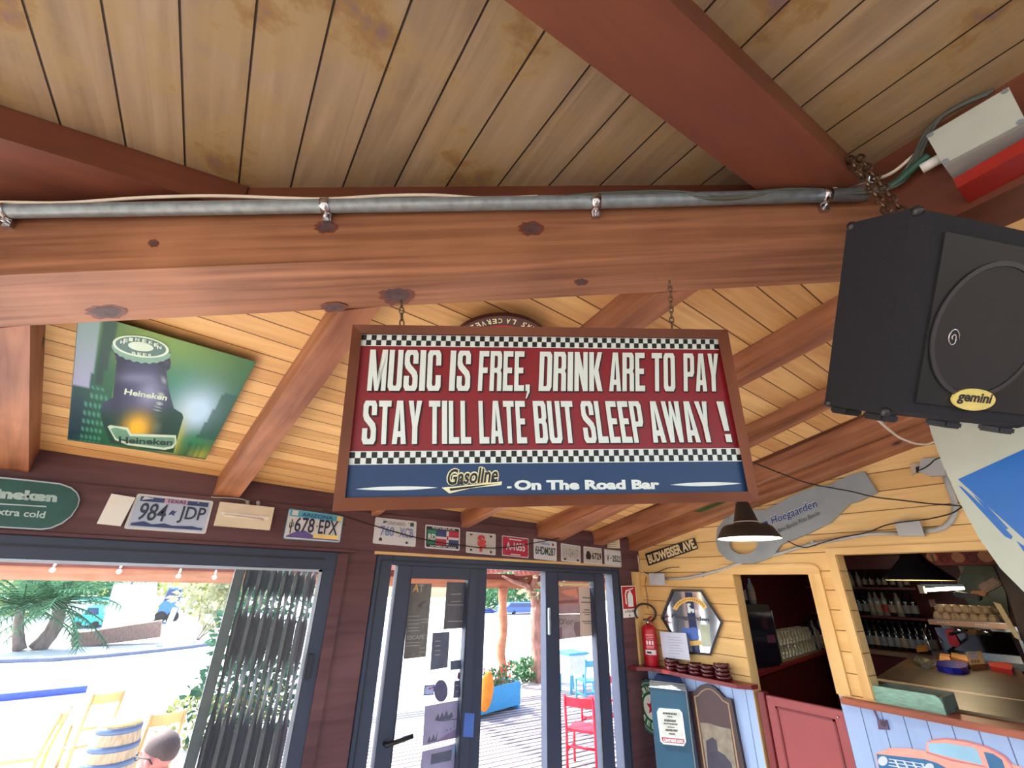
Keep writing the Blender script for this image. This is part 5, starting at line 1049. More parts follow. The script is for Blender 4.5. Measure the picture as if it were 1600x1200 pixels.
mb = MB(); z0 = zt + .038; mb.hexa([bx3(.02, .04, z0), bx3(ww - .02, .04, z0), bx3(ww - .02, .11, z0), bx3(.02, .11, z0), bx3(.045, .055, z0 + .035), bx3(ww - .045, .055, z0 + .035), bx3(ww - .045, .10, z0 + .035), bx3(.045, .10, z0 + .035)]); build('crown', mb, M('dark_blue_enamel', lin(28, 52, 92), .3), root)
mb = MB(); mb.sheet([Z_(*q) for q in ((352, 538), (578, 556), (608, 592), (650, 912), (625, 958), (402, 936), (368, 905), (328, 580))], PD, .001, .003); lb = build('label', mb, m_letter, root)
mb = MB(); mb.sheet([Z_(*q) for q in ((362, 560), (566, 575), (584, 600), (618, 848), (392, 832), (352, 590))], PD, .0042, .0004); build('label_line', mb, M('label_grey', lin(198, 206, 200), .5), lb)
mb = MB(); mb.sheet([Z_(*q) for q in ((378, 858), (625, 882), (632, 918), (618, 935), (402, 915), (386, 900))], PD, .0042, .0004); build('red_band', mb, m_plred, lb)
mb = MB(); mb.words('CONTAINS LEAD', Z_(398, 908), Z_(622, 928), Z_(394, 872), PD, .005, bold=.05); build('band_lettering', mb, m_letter, lb)
mb = MB()
for x0, x1, y, h in ((395, 550, 585, 22), (440, 500, 622, 10), (410, 540, 660, 26), (405, 560, 700, 16), (445, 525, 738, 12), (425, 560, 765, 26), (460, 530, 808, 16)):
    n_ = 9
    for i in range(n_):
        xx = x0 + (x1 - x0) * i / n_; mb.sheet([Z_(xx, y + (xx - 400) * .08), Z_(xx + (x1 - x0) / n_ * .7, y + (xx - 400) * .08), Z_(xx + (x1 - x0) / n_ * .55, y + h + (xx - 400) * .08), Z_(xx - 2, y + h * .9 + (xx - 400) * .08)], PD, .0047, .0003)
build('label_print', mb, m_ink, lb)
# dark arched board
root = thing('arched_board', 'dark brown board with a scalloped top and a thin gold line, beside the dispenser', 'board', BW.at(1150, 1195))
arch = [(695, 352), (755, 348), (785, 318), (830, 283), (885, 270), (940, 280), (1000, 318), (1050, 372), (1095, 420), (1168, 436)]
of = arch + [(1345, 1330), (835, 1330)]; c = (960, 800)
mb = MB(); wl(mb, Z_, of, .002, .022); fr_ = build('frame', mb, M('dark_mahogany', lin(52, 28, 30), .35, var=.15), root)
i1 = [(735, 410), (778, 395), (812, 352), (860, 326), (905, 322), (950, 340), (1010, 392), (1060, 452), (1120, 485), (1255, 1330), (870, 1330)]
i2 = [(752, 420), (788, 404), (822, 362), (866, 336), (904, 332), (946, 350), (1002, 402), (1052, 462), (1108, 496), (1238, 1330), (884, 1330)]
mb = MB(); wl(mb, Z_, i1, .0245, .0005); build('gold_line', mb, M('dull_gold', lin(164, 134, 96), .4), fr_)
mb = MB(); wl(mb, Z_, i2, .0252, .0005); pf = build('dark_field', mb, M('field_brown', lin(66, 34, 36), .3, var=.2, scale=8), fr_)
mb = MB(); wl(mb, Z_, [(805, 700), (900, 705), (1000, 740), (1140, 770), (1225, 1330), (900, 1330)], .0259, .0004); build('pale_picture', mb, M('picture_olive', lin(128, 118, 100), .35, var=.3, scale=20), pf)
mb = MB(); wl(mb, Z_, [(870, 900), (940, 860), (985, 900), (1000, 1010), (1080, 1060), (1150, 1150), (1190, 1330), (900, 1330)], .0265, .0004); build('dark_figure', mb, M('picture_dark', lin(40, 34, 56), .35, var=.3, scale=16), pf)
# half-height door
r = opening('door_3', (3.0, 1.55, 0)); y0_, y1_ = YD0 + .004, 1.735 * KB; zt = hz(1.247)
bars('leaf', [((2.985, y0_, .05), (3.02, y1_, zt))], m_redpaint, r)
bars('moulding', [((2.979, y0_ + .05, .12), (2.985, y0_ + .06, zt - .045)), ((2.979, y1_ - .06, .12), (2.985, y1_ - .05, zt - .045)), ((2.979, y0_ + .05, zt - .055), (2.985, y1_ - .05, zt - .045))], m_maroon, r, 0)
bars('hinge_post', [((2.974, y1_ + .003, .02), (3.03, y1_ + .045, zt + .012)), ], m_maroon, r)
mb = MB(); mb.ball((2.978, y0_ + .03, zt - .03), .006, n=10, k=6); build('knob', mb, m_chrome, r)
# little dark socket and the painted car
r = thing('wall_socket', 'small square purple-brown socket on the pale blue boards', 'socket', BW.at(1382, 1139)); mb = MB(); m_plum = M('plum_plastic', lin(92, 62, 104), .4)
wl(mb, C_, [(195, 145), (285, 155), (310, 247), (210, 240)], .001, .012); s_ = build('plate', mb, m_plum, r); mb = MB(); mb.disc(BW.at(*C_(248, 188), .013), BW.n, .012, .003, n=16); build('insert', mb, M('plum_dark', lin(54, 34, 60), .4), s_)
mb = MB(); wl(mb, C_, [(153, 55), (166, 55), (205, 147), (196, 147)], .001, .008); build('trunking', mb, m_plum, r)
r = thing('car_mural', 'painted wooden cut-out of a pink classic car on the pale blue boards', 'picture', BW.at(1500, 1199))
m_pk = M('mural_pink', lin(236, 164, 150), .45, var=.08, scale=8); m_pk2 = M('mural_rose', lin(196, 116, 124), .45); m_lb = M('mural_pale_blue', lin(142, 192, 222), .4, var=.1, scale=12); m_db = M('mural_deep_blue', lin(34, 104, 156), .4, var=.15, scale=12); m_ck = M('mural_chrome', lin(198, 214, 234), .4)
sil = [(175, 470), (320, 422), (480, 422), (660, 452), (665, 368), (720, 338), (850, 326), (1040, 348), (1250, 408), (1420, 496), (1480, 570), (1560, 600), (1700, 650), (1700, 900), (260, 900), (190, 560)]
mb = MB(); wl(mb, C_, sil, .001, .004); bdy = build('body', mb, m_pk, r)
def mp(name, pts, mat, o=.0055): mb = MB(); wl(mb, C_, pts, o, .0004); return build(name, mb, mat, bdy)
mp('roof_edge', [(665, 368), (720, 338), (850, 326), (1040, 348), (1250, 408), (1420, 496), (1480, 570), (1500, 640), (1470, 590), (1400, 510), (1240, 424), (1040, 366), (850, 342), (730, 352)], m_pk2)
mp('windscreen', [(674, 378), (850, 376), (1100, 416), (1146, 440), (1208, 588), (920, 520), (692, 462)], m_lb)
mp('side_window', [(1212, 460), (1300, 478), (1388, 535), (1425, 640), (1270, 620)], m_db)
mp('front', [(182, 480), (640, 530), (760, 565), (900, 640), (900, 900), (260, 900), (195, 560)], m_db)
mp('bonnet_line', [(660, 455), (900, 530), (1230, 600), (1240, 612), (900, 548), (655, 470)], m_pk2)
for x, y, rr in ((242, 548, 46), (690, 612, 44)): mp('headlight', [(x + rr * math.cos(t * .4), y + rr * math.sin(t * .4)) for t in range(16)], m_ck, .006)
for k in range(3): mp('grille_bar', [(300, 525 + k * 30), (640, 575 + k * 32), (640, 583 + k * 32), (300, 534 + k * 30)], m_ck, .006)
for k in range(4): mp('grille_bar', [(345 + k * 85, 530 + k * 12), (365 + k * 85, 533 + k * 12), (420 + k * 85, 640), (400 + k * 85, 640)], m_ck, .0062)
# counter with its sill, and the green trough
mb = MB(); mb.span((2.925, -.9, ZSILL - .028), (3.10, YD0 - .02, ZSILL + .0008), bev=.004); mb.span((3.09, -.9, ZSILL - .028), (3.5, YH + .02, ZSILL + .0008)); solo('counter_sill', mb, WOOD('red_brown_sill', lin(128, 66, 48), lin(178, 104, 78), .4, (14, 1.4, 14)), 'red-brown wooden sill along the serving hatch', 'sill')
mb = MB(); mb.prism([(x, y, ZSILL + .001) for x, y in ((3.102, 1.21), (3.5, 1.42), (5.20, 1.745), (5.30, 1.13), (3.102, .60))], (0, 0, .012)); mb.prism([(x, y, .0) for x, y in ((3.2, 1.17), (3.5, 1.36), (5.0, 1.64), (5.05, 1.15), (3.2, .70))], (0, 0, ZSILL - .0)); solo('bar_counter', mb, M('worn_brown_leatherette', lin(84, 66, 46), .35, var=.35, scale=5), 'worn dark brown bar counter running inwards from the hatch', 'counter')
q = [BW.at(1359, 1072.5, -.0), BW.at(1469, 1086), BW.at(1477.5, 1116), BW.at(1364, 1095)]
gy0, gy1 = q[2].y, q[3].y; gz0, gz1 = ZSILL + .001, (q[0].z + q[1].z) / 2; gx = 2.975
root = thing('wooden_trough', 'green distressed wooden trough standing on the hatch sill', 'trough', (gx + .09, (gy0 + gy1) / 2, gz0)); m_gw = M('green_washed_wood', lin(124, 166, 150), .6, var=.25, scale=9, stretch=(1, 3, 12)); m_gd = M('grey_green_wood', lin(96, 104, 92), .6, var=.2)
gpt = lambda pts: [(gx, y, z) for y, z in pts]
mb = MB(); mb.prism(gpt([(gy1, gz0), (gy1 + .008, gz1), (gy0 + .02, gz1), (gy0 + .006, gz1 - .012), (gy0, gz1 - .03), (gy0, gz0)]), (.012, 0, 0)); build('front_board', mb, m_gw, root)
mb = MB(); mb.span((gx + .17, gy0, gz0), (gx + .182, gy1, gz1)); build('rear_board', mb, m_gd, root)
for y in (gy0 + .0, gy1 - .012): mb = MB(); mb.span((gx + .012, y, gz0), (gx + .17, y + .012, gz1 - .006)); build('end_board', mb, m_gd, root)
mb = MB(); mb.span((gx + .012, gy0 + .012, gz0), (gx + .17, gy1 - .012, gz0 + .01)); build('bottom', mb, m_gd, root)
# ================================================================= bar room seen through hatch and doorway
CT = Plane((0, 0, ZSILL + .0135), (0, 0, 1))
KS = 1.25                                                       # the back bar stands this much deeper than first paced out
BK = Plane((5.12 * KS, 0, 0), (-1, 0, 0)); bz = lambda d: 1.8 + d * KS
BWX = 6.859                                                     # face of the rear wall
m_darkred = M('deep_red_wood', lin(92, 24, 24), .4, var=.2, scale=6)
m_bg1 = M('dark_green_glass', lin(26, 40, 34), .12, var=.1, coat=.3); m_bg2 = M('dark_brown_glass', lin(44, 28, 22), .12, var=.1, coat=.3); m_bg3 = M('pale_clear_glass', lin(130, 128, 122), .1, var=.06, coat=.3); m_bg4 = M('black_glass', lin(20, 22, 32), .12, coat=.3)
m_lab1 = M('cream_label', lin(150, 132, 110), .6); m_lab2 = M('grey_label', lin(120, 120, 122), .6); m_lab3 = M('red_label', lin(160, 44, 40), .6)
def make_bottle(h, glass, lab, cap=None):
    t = thing('bottle', 'x', 'bottle', (0, 0, 0), 'bottles'); r = h * .135; mb = MB()
    mb.lathe([(r * .9, 0), (r, h * .02), (r, h * .56), (r * .85, h * .64), (r * .40, h * .75), (r * .36, h * .93), (0, h * .93)], (0, 0, 0), n=14); b = build('glass', mb, glass, t)
    mb = MB(); mb.lathe([(r * 1.02, h * .14), (r * 1.02, h * .44)], (0, 0, 0), n=14, open0=True); mb.f = mb.f[:14]; mb.m = mb.m[:14]; mb.s = mb.s[:14]; build('label', mb, lab, b)
    mb = MB(); mb.lathe([(r * .42, h * .90), (r * .42, h), (0, h)], (0, 0, 0), n=12); build('cap', mb, cap or m_black, t); return t
protos = {}
def bottle(kind, loc, h, label, group):
    g, l = {'g': (m_bg1, m_lab2), 'b': (m_bg2, m_lab1), 'c': (m_bg3, m_lab1), 'k': (m_bg4, m_lab2), 'r': (m_bg3, m_lab3), 'G': (m_bg1, m_lab1)}[kind]; key = (kind, round(h, 3))
    if key not in protos: t = protos[key] = make_bottle(h, g, l); t.location = loc; t['label'] = label
    else: t = copy_tree(protos[key], loc, label)
    t['group'] = group
# shelves of the back bar
BY0, BY1 = 1.50 * KS, 2.36 * KS
def shelf(z, label, x0=5.0 * KS, y0=BY0, y1=BY1, th=.022, mat=None): mb = MB(); mb.span((x0, y0, z - th), (BWX, y1, z)); return solo('shelf', mb, mat or m_darkred, label, 'shelf', 'shelves of the back bar')
shelf(bz(.045), 'dark red top shelf of the back bar with short pale bottles'); shelf(bz(-.182), 'dark red middle shelf of the back bar with tall bottles'); 
mb = MB(); mb.span((4.92 * KS, .86 * KS, bz(-.47)), (BWX, 2.36 * KS, bz(-.44))); solo('back_counter', mb, WOOD('dull_brown_worktop', lin(110, 84, 66), lin(150, 120, 96), .5, (14, 1.5, 14)), 'brown worktop under the bottle shelves of the back bar', 'counter')
mb = MB(); mb.span((4.96 * KS, .9 * KS, 0), (6.85, 2.3 * KS, bz(-.471))); solo('back_cabinet', mb, m_redbar, 'dark red cabinet front below the worktop of the back bar', 'cabinet')
mb = MB(); a, b = BK.at(1318, 893), BK.at(1415, 872); mb.span((5.0 * KS, b.y, bz(.19)), (5.03 * KS, 2.36 * KS, bz(.30))); solo('shelf_fascia', mb, m_darkred, 'dark red board over the top row of bottles in the hatch', 'board')
for i in range(11):
    y = (2.10 - i * .052) * KS; bottle('cbr'[0] if i in (0, 2, 3, 9) else 'b', (5.10 * KS + random.uniform(0, .05), y, bz(.045) + .0005), .18, 'short pale bottle on the top shelf of the back bar' if i in (0, 2, 3, 9) else 'short amber bottle on the top shelf of the back bar', 'top shelf bottles')
for i in range(12):
    y = (2.14 - i * .05) * KS; k = 'kbGkgccrbckk'[i]; nm = {'k': 'black bottle on the middle shelf of the back bar', 'g': 'dark green bottle with grey label on the middle shelf of the back bar', 'b': 'brown bottle with cream label on the middle shelf of the back bar', 'G': 'dark green bottle with cream label on the middle shelf of the back bar', 'c': 'clear pale bottle on the middle shelf of the back bar', 'r': 'clear bottle with red label on the middle shelf of the back bar'}[k]
    bottle(k, (5.10 * KS + random.uniform(0, .04), y, bz(-.182) + .0005), .256, nm, 'middle shelf bottles')
for i in range(26):
    y = (2.14 - (i // 2) * .048) * KS; bottle('kgkbkkgk'[i % 8], ((5.06 if i % 2 else 5.2) * KS, y, bz(-.44) + .0005), .28, {'k': 'black bottle standing on the worktop of the back bar', 'g': 'dark green bottle standing on the worktop of the back bar', 'b': 'brown bottle standing on the worktop of the back bar'}['kgkbkkgk'[i % 8]], 'worktop bottles')
# black pendant lamp in the hatch
R2 = 44 / 680 * 3.5; lc2 = at_depth(1436, 907, 3.5); root = thing('pendant_lamp', 'wide black conical lamp with a warm bright rim inside the serving hatch', 'lamp', lc2)
mb = MB(); mb.lathe([(R2, 0), (R2 * .96, .02), (R2 * .62, .10), (R2 * .34, .17), (R2 * .26, .26), (.004, .265)], lc2, n=36, open0=True); s_ = build('shade', mb, m_black, root)
mb = MB(); mb.lathe([(R2 * .985, .002), (R2 * .93, .021), (R2 * .6, .095), (R2 * .3, .16), (.004, .165)], lc2, n=36, open0=True); build('shade_lining', mb, M('warm_white_lining', lin(250, 236, 200), .5, var=.02), s_)
mb = MB(); mb.ball(lc2 + V((0, 0, .06)), .04, n=14, k=8); build('bulb', mb, M('warm_bulb', (1, .80, .5), .4, emit=10), root)
mb = MB(); mb.tube([lc2 + V((0, 0, .26)), V((lc2.x, lc2.y, 2.499))], .004, n=6); build('cord', mb, m_cableblack, root)
room_lamp('hatch_light', lc2 + V((0, 0, .01)), 2.2, (1, .78, .5), .04)
# tube lamp
TP = Plane((4.75 * KS, 0, 0), (-1, 0, 0)); root = thing('tube_lamp', 'warm glowing tube lamp behind the black lamp in the hatch', 'lamp', TP.at(1468, 922))
a, b = TP.at(1445, 922), TP.at(1506, 918.5); mb = MB(); mb.tube([a, b], .016, n=10); build('tube', mb, M('glowing_tube', (1, .82, .52), .4, emit=9), root)
mb = MB(); mb.box((a + b) / 2 + V((0, 0, .032)), (.04, (b - a).length + .02, .02)); build('batten', mb, m_steel, root); mb = MB(); mb.span(((a.x - .02), a.y, a.z - .03), (a.x + .03, a.y + .04, a.z + .045)); build('end_cap', mb, m_cream, root)
mb = MB(); mb.tube([((a + b) / 2) + V((0, 0, .045)), V((a.x, (a.y + b.y) / 2, 2.499))], .006, n=6); build('rod', mb, m_steel, root)
# red board with round caps
RBD = Plane((4.9 * KS, 0, 0), (-1, 0, 0)); root = thing('cap_board', 'red board decorated with round cream caps across the top of the hatch', 'board', RBD.at(1505, 882))
mb = MB(); mb.sheet([(1448, 860), (1600, 858), (1600, 882), (1452, 883)], RBD, 0, .02); bo_ = build('board', mb, M('brick_red_board', lin(150, 50, 34), .5, var=.2, scale=9), root)
for px, py, rr in ((1456, 870, 7), (1497, 871, 8), (1540, 869, 9), (1580, 869, 9)):
    c = RBD.at(px, py, .02); r_ = (RBD.at(px, py - rr, .02) - c).length; mb = MB(); mb.disc(c, RBD.n, r_, .004, n=24); build('cap', mb, M('cap_tan', lin(214, 142, 92), .5, var=.15, scale=40), bo_)
for px, py, rr in ((1476, 874, 6), (1519, 872, 7)):
    c = RBD.at(px, py, .02); r_ = (RBD.at(px, py - rr, .02) - c).length; mb = MB(); mb.ring(c, RBD.n, r_ * .7, r_, .004, n=24); build('ring_mark', mb, M('ring_dark_red', lin(104, 30, 26), .5), bo_)
def flat(name, pts, x, th, mat, label, cat, group=None):
    pl = Plane((x * KS, 0, 0), (-1, 0, 0)); mb = MB(); mb.sheet(pts, pl, 0, th); return solo(name, mb, mat, label, cat, group)
flat('picture', [(1503, 884), (1552, 884), (1572, 926), (1578, 962), (1530, 966), (1497, 918)], 5.4864, .02, M('olive_green_print', lin(92, 104, 78), .4, var=.35, scale=7), 'dark olive green picture behind the coffee machine', 'picture')
flat('ribbon', [(1497, 884), (1508, 884), (1500, 906), (1497, 914), (1496, 905), (1503, 898)], 5.4700, .006, M('pale_ribbon', lin(170, 150, 134), .6), 'pale ribbon hanging at the edge of the olive green picture', 'ribbon')
flat('side_screen', [(1556, 884), (1640, 884), (1640, 1040), (1597, 1000), (1578, 935)], 4.55, .03, M('dark_timber_screen', lin(78, 56, 44), .5, var=.3, scale=6), 'dark brown wooden screen at the side of the coffee machine', 'screen')
flat('lit_frame_edge', [(1552, 940), (1564, 944), (1592, 992), (1594, 1000), (1586, 996)], 4.50, .012, M('lit_edge_pale', lin(222, 202, 150), .5), 'lit sloping steel frame edge beside the coffee machine, painted pale', 'strip')  # pale colour stands for light catching a steel frame edge
flat('note', [(1450.5, 937), (1460, 936.5), (1463.5, 947.5), (1454.5, 948.5)], 5.4864, .004, M('pinkish_paper', lin(200, 150, 142), .7), 'small pinkish note on the red wall left of the coffee machine', 'note')
# coffee machine
CX = 4.62 * (KS - 1)
CM = Plane((4.62 * KS, 0, 0), (-1, 0, 0)); cy0, cy1 = CM.at(1583, 1000).y, CM.at(1462, 1000).y; z_ = lambda px, py: CM.at(px, py).z
root = thing('coffee_machine', 'polished steel coffee machine with stacked cups on top, inside the hatch', 'coffee machine', (4.75 * KS, (cy0 + cy1) / 2, bz(-.4395)))
zt_, zb_ = z_(1470, 968), bz(-.4395)
mb = MB(); mb.span((4.63 + CX, cy0, zt_ - .03), (4.90 + CX, cy1, zt_), bev=.004); mb.span((4.93 - .05 + CX, cy0, zb_ + .02), (4.97 + CX, cy1, zt_ - .03), bev=.004); build('body', mb, m_chrome, root)
mb = MB(); mb.span((4.62 + CX, cy0 - .01, zt_ - .045), (4.64 + CX, cy1 + .01, zt_ - .004), bev=.003); pn = build('control_panel', mb, M('rose_gold_panel', lin(196, 152, 122), .3, .6), root)
for k in range(10):
    t = (.12 + .035 * k) if k < 5 else (.62 + .035 * (k - 5)); mb = MB(); mb.disc((4.6195 + CX, cy1 + (cy0 - cy1) * t, zt_ - .022), (-1, 0, 0), .006, .002, n=10); build('button', mb, m_white, pn)
mb = MB(); mb.hexa([(4.70 + CX, cy0 + .01, zb_ + .04), (4.90 + CX, cy0 + .01, zb_ + .04), (4.90 + CX, cy1 - .01, zb_ + .04), (4.70 + CX, cy1 - .01, zb_ + .04), (4.66 + CX, cy0 + .01, zt_ - .07), (4.90 + CX, cy0 + .01, zt_ - .07), (4.90 + CX, cy1 - .01, zt_ - .07), (4.66 + CX, cy1 - .01, zt_ - .07)]); build('splash_panel', mb, M('mirror_steel', lin(190, 196, 204), .08, 1.0, var=.03), root)
mb = MB(); mb.span((4.56 + CX, cy0 - .02, zb_ + .0005), (4.92 + CX, cy1 + .01, zb_ + .04), bev=.004); build('drip_tray', mb, m_steel, root)
for t in (.38, .72):
    y = cy1 + (cy0 - cy1) * t; mb = MB(); mb.lathe([(.03, 0), (.034, .02), (.034, .045), (0, .045)], (4.61 + CX, y, zt_ - .10), n=16); g_ = build('group_head', mb, m_chrome, root); mb = MB(); mb.tube([(4.60 + CX, y, zt_ - .09), (4.46 + CX, y + .03, zt_ - .105)], [.010, .014], n=8); build('handle', mb, m_black, g_)
mb = MB(); mb.tube([(4.60 + CX, cy1 + .03, zt_ - .05), (4.56 + CX, cy1 + .05, zt_ - .12), (4.5 + CX, cy1 + .02, zb_ + .06)], .006, n=8); build('steam_wand', mb, m_chrome, root)
mb = MB(); mb.sheet([(1477, 985), (1488, 983), (1500, 1006), (1496, 1012), (1484, 1008)], Plane((4.655 + CX, 0, 0), (-1, 0, 0)), 0, .003); build('red_sticker', mb, m_red, root)
m_cup = M('beige_china', lin(204, 176, 142), .25, var=.05)
def make_cup():
    t = thing('coffee_cup', 'beige cup stacked upside down on the coffee machine', 'cup', (0, 0, 0), 'cups on the coffee machine'); mb = MB()
    mb.lathe([(.038, 0), (.036, .03), (.024, .055), (.02, .062), (0, .062)], (0, 0, 0), n=16); b = build('bowl', mb, m_cup, t); mb = MB(); mb.tube([(.034, 0, .045), (.052, 0, .04), (.052, 0, .02), (.035, 0, .014)], .004, n=5); build('handle', mb, m_cup, b); return t
c0 = make_cup(); first = True; L_ = cy1 - cy0
for lev in range(2):
    for row in range(2):
        for k in range(7 if lev == 0 else 6):
            loc = (4.68 + CX + row * .09, cy1 - .06 - k * (L_ - .12) / 6.3 - lev * .03 - row * .02, zt_ + .0005 + lev * .063)
            if first: c0.location = loc; first = False
            else: copy_tree(c0, loc, rz=random.uniform(2.4, 4.2))
mb = MB(); p = CM.at(1512, 931, -.08); mb.box(p, (.10, .17, .05), bev=.01, rot=Matrix.Rotation(.15, 3, 'X')); solo('folded_apron', mb, m_black, 'black folded cloth lying on the stacked cups', 'cloth')
mb = MB(); p = CM.at(1530, 927, -.10); mb.box(p, (.08, .10, .04), bev=.01); solo('coffee_bag', mb, M('orange_bag', lin(222, 142, 92), .5, var=.15), 'small orange packet lying on the stacked cups', 'packet')
mb = MB(); p = CM.at(1548, 914, -.10); mb.box(p, (.08, .16, .07), bev=.012, rot=Matrix.Rotation(-.5, 3, 'X')); solo('paper_bag', mb, M('crumpled_tan_paper', lin(196, 160, 134), .6, var=.2, scale=30), 'crumpled tan paper bag above the orange packet', 'bag')
# things lying on the counter
D_ = lambda x, y: (1380 + x / 7.273, 960 + y / 7.273)
def lump(name, pts, h, mat, label, cat, inset=.9):
    b = [CT.at(*D_(*q)) for q in pts]; c = sum(b, V()) / len(b); mb = MB(); n = len(b); t = [c + (p - c) * inset + V((0, 0, h)) for p in b]
    mb.add(b + t, [list(range(n))[::-1], list(range(n, 2 * n))] + [(i, (i + 1) % n, n + (i + 1) % n, n + i) for i in range(n)]); return solo(name, mb, mat, label, cat), c
lump('blue_bowl', [(625, 640), (700, 660), (800, 675), (900, 682), (975, 665), (985, 600), (900, 590), (750, 580), (640, 590)], .035, M('cobalt_plastic', lin(30, 34, 170), .25, coat=.4), 'cobalt blue shiny dish at the front of the clutter on the counter', 'dish', 1.02)
root = thing('card_terminal', 'olive card terminal with a blue screen on the counter', 'card terminal', CT.at(*D_(1090, 620))); b = [CT.at(*D_(*q)) for q in ((1012, 640), (1185, 622), (1160, 540), (985, 555))]
mb = MB(); mb.hexa(b + [b[0] + V((0, 0, .035)), b[1] + V((0, 0, .035)), b[2] + V((0, 0, .075)), b[3] + V((0, 0, .075))]); cs = build('case', mb, M('olive_plastic', lin(132, 110, 82), .4), root)
t4 = [b[0] + V((0, 0, .036)), b[1] + V((0, 0, .036)), b[2] + V((0, 0, .076)), b[3] + V((0, 0, .076))]; f2 = lambda s, t: (t4[0] + (t4[1] - t4[0]) * s) * (1 - t) + (t4[3] + (t4[2] - t4[3]) * s) * t
mb = MB(); mb.prism([f2(.12, .42), f2(.62, .42), f2(.62, .9), f2(.12, .9)], (0, 0, .001)); build('screen', mb, M('screen_blue', lin(88, 104, 158), .2), cs)
for k in range(3): mb = MB(); mb.prism([f2(.12 + .2 * k, .12), f2(.26 + .2 * k, .12), f2(.26 + .2 * k, .3), f2(.12 + .2 * k, .3)], (0, 0, .002)); build('key', mb, m_black, cs)
lump('leather_wallet', [(800, 560), (1005, 620), (975, 540), (790, 500)], .045, M('tan_leather', lin(206, 142, 62), .5, var=.12), 'tan orange leather wallet between the cobalt dish and the card terminal', 'wallet', .95)
lump('till_roll', [(640, 520), (780, 545), (790, 500), (650, 480)], .03, M('peach_paper', lin(240, 172, 110), .6), 'peach coloured packet behind the cobalt dish', 'packet', .8)
lump('dark_tray', [(560, 500), (770, 480), (730, 420), (550, 430)], .02, M('slate_plastic', lin(66, 66, 78), .4, var=.15), 'slate grey tray at the rear of the clutter on the counter', 'tray')
lump('cigarette_packet', [(385, 430), (510, 420), (505, 385), (390, 395)], .03, M('orange_packet', lin(236, 160, 70), .5), 'orange and navy packet beside the slate tray', 'packet', .95)
lump('glass_dish', [(365, 560), (440, 600), (540, 620), (590, 590), (520, 545), (390, 520)], .025, M('cloudy_glass', lin(150, 150, 142), .12, var=.2, coat=.5), 'cloudy glass ashtray nearest the hatch post on the counter', 'ashtray', 1.1)
lump('red_tray', [(1235, 640), (1480, 690), (1495, 640), (1440, 600), (1210, 590)], .03, M('bright_red_plastic', lin(196, 56, 56), .35, var=.1), 'bright red plastic tray at the far end of the counter clutter', 'tray', 1.03)
lump('notepad', [(830, 430), (900, 430), (870, 330), (800, 335)], .012, M('buff_card', lin(172, 140, 104), .6), 'buff card leaning by the coffee machine', 'card', 1)
# ---------------------------------------------------------------- through the doorway
SZ = 1.2; p0, p1 = V((3.93, 2.36, SZ)), V((6.40, 2.885, SZ)); q_ = V((-.21, .97, 0))
mb = MB(); mb.prism([p0 - V((0, 0, .03)), p1 - V((0, 0, .03)), V((6.40, 2.99, SZ - .03)), V((3.93, 2.99, SZ - .03))], (0, 0, .03)); solo('bar_shelf', mb, M('red_shelf_edge', lin(140, 36, 38), .4, var=.15), 'red shelf carrying fridge and glasses behind the half-height door', 'shelf')
mb = MB(); mb.prism([V((3.98, 2.44, 0)), V((6.38, 2.94, 0)), V((6.38, 2.98, 0)), V((3.98, 2.98, 0))], (0, 0, SZ - .031)); solo('bar_cupboard', mb, m_redbar, 'dark red cupboard under the red shelf behind the half-height door', 'cupboard')
root = thing('bottle_cooler', 'black bottle cooler with a bright steel edge on the red shelf', 'cooler', (4.25, 2.62, SZ)); fz = SZ + .48
mb = MB(); mb.span((3.99, 2.46, SZ + .0005), (4.46, 2.86, fz), bev=.006); cb = build('case', mb, M('cooler_black', lin(18, 20, 32), .3), root)
mb = MB(); mb.span((4.462, 2.452, SZ + .02), (4.478, 2.47, fz - .05)); build('steel_edge', mb, m_chrome, cb); mb = MB(); mb.span((4.02, 2.448, SZ + .04), (4.45, 2.4585, fz - .06)); build('door', mb, M('smoked_door', lin(28, 26, 44), .12, coat=.5), cb)
mb = MB(); mb.span((4.30, 2.4465, SZ + .18), (4.43, 2.4478, SZ + .24)); build('plum_label', mb, M('plum_label', lin(104, 50, 84), .5), cb)
for k in range(6): bottle('cbkGck'[k], (4.03 + k * .07, 2.52 + .05 * (k % 2), fz + .0005), .24, ['clear bottle at the near end of the cooler top', 'brown bottle on the cooler, second from the doorway post', 'black bottle on the cooler, third from the doorway post', 'dark green bottle with cream label on the cooler', 'clear bottle far along the cooler top', 'black bottle at the far end of the cooler top'][k], 'bottles on the cooler')
mb = MB(); mb.prism([V((4.56, 2.53, SZ + .0006)), V((6.0, 2.82, SZ + .0006)), V((6.0, 2.98, SZ + .0006)), V((4.53, 2.98, SZ + .0006))], (0, 0, .012)); solo('glass_tray', mb, M('pale_tray', lin(150, 138, 110), .4), 'pale tray full of upturned glasses on the red shelf', 'tray')
m_tum = GLASS('yellowish_tumbler', (.86, .82, .66), .25, .3)
def make_glass():
    t = thing('drinking_glass', 'upturned tumbler on the pale tray behind the half-height door', 'glass', (0, 0, 0), 'tumblers on the tray'); mb = MB()
    mb.lathe([(.034, 0), (.028, .105), (.0, .105)], (0, 0, 0), n=14, open0=True); b = build('bowl', mb, m_tum, t); mb = MB(); mb.lathe([(.030, .106), (.030, .112), (.0, .112)], (0, 0, 0), n=14); build('base', mb, m_tum, t); return t
g0 = make_glass(); first = True
for k in range(13):
    for j in range(3):
        loc = (4.61 + k * .105, 2.585 + k * .0212 + j * .075, SZ + .0135)
        if loc[1] > 2.94: continue
        if first: g0.location = loc; first = False
        else: copy_tree(g0, loc)
for k in range(12):
    for j in range(2): copy_tree(g0, (4.61 + k * .105, 2.585 + k * .0212 + j * .075, SZ + .127))
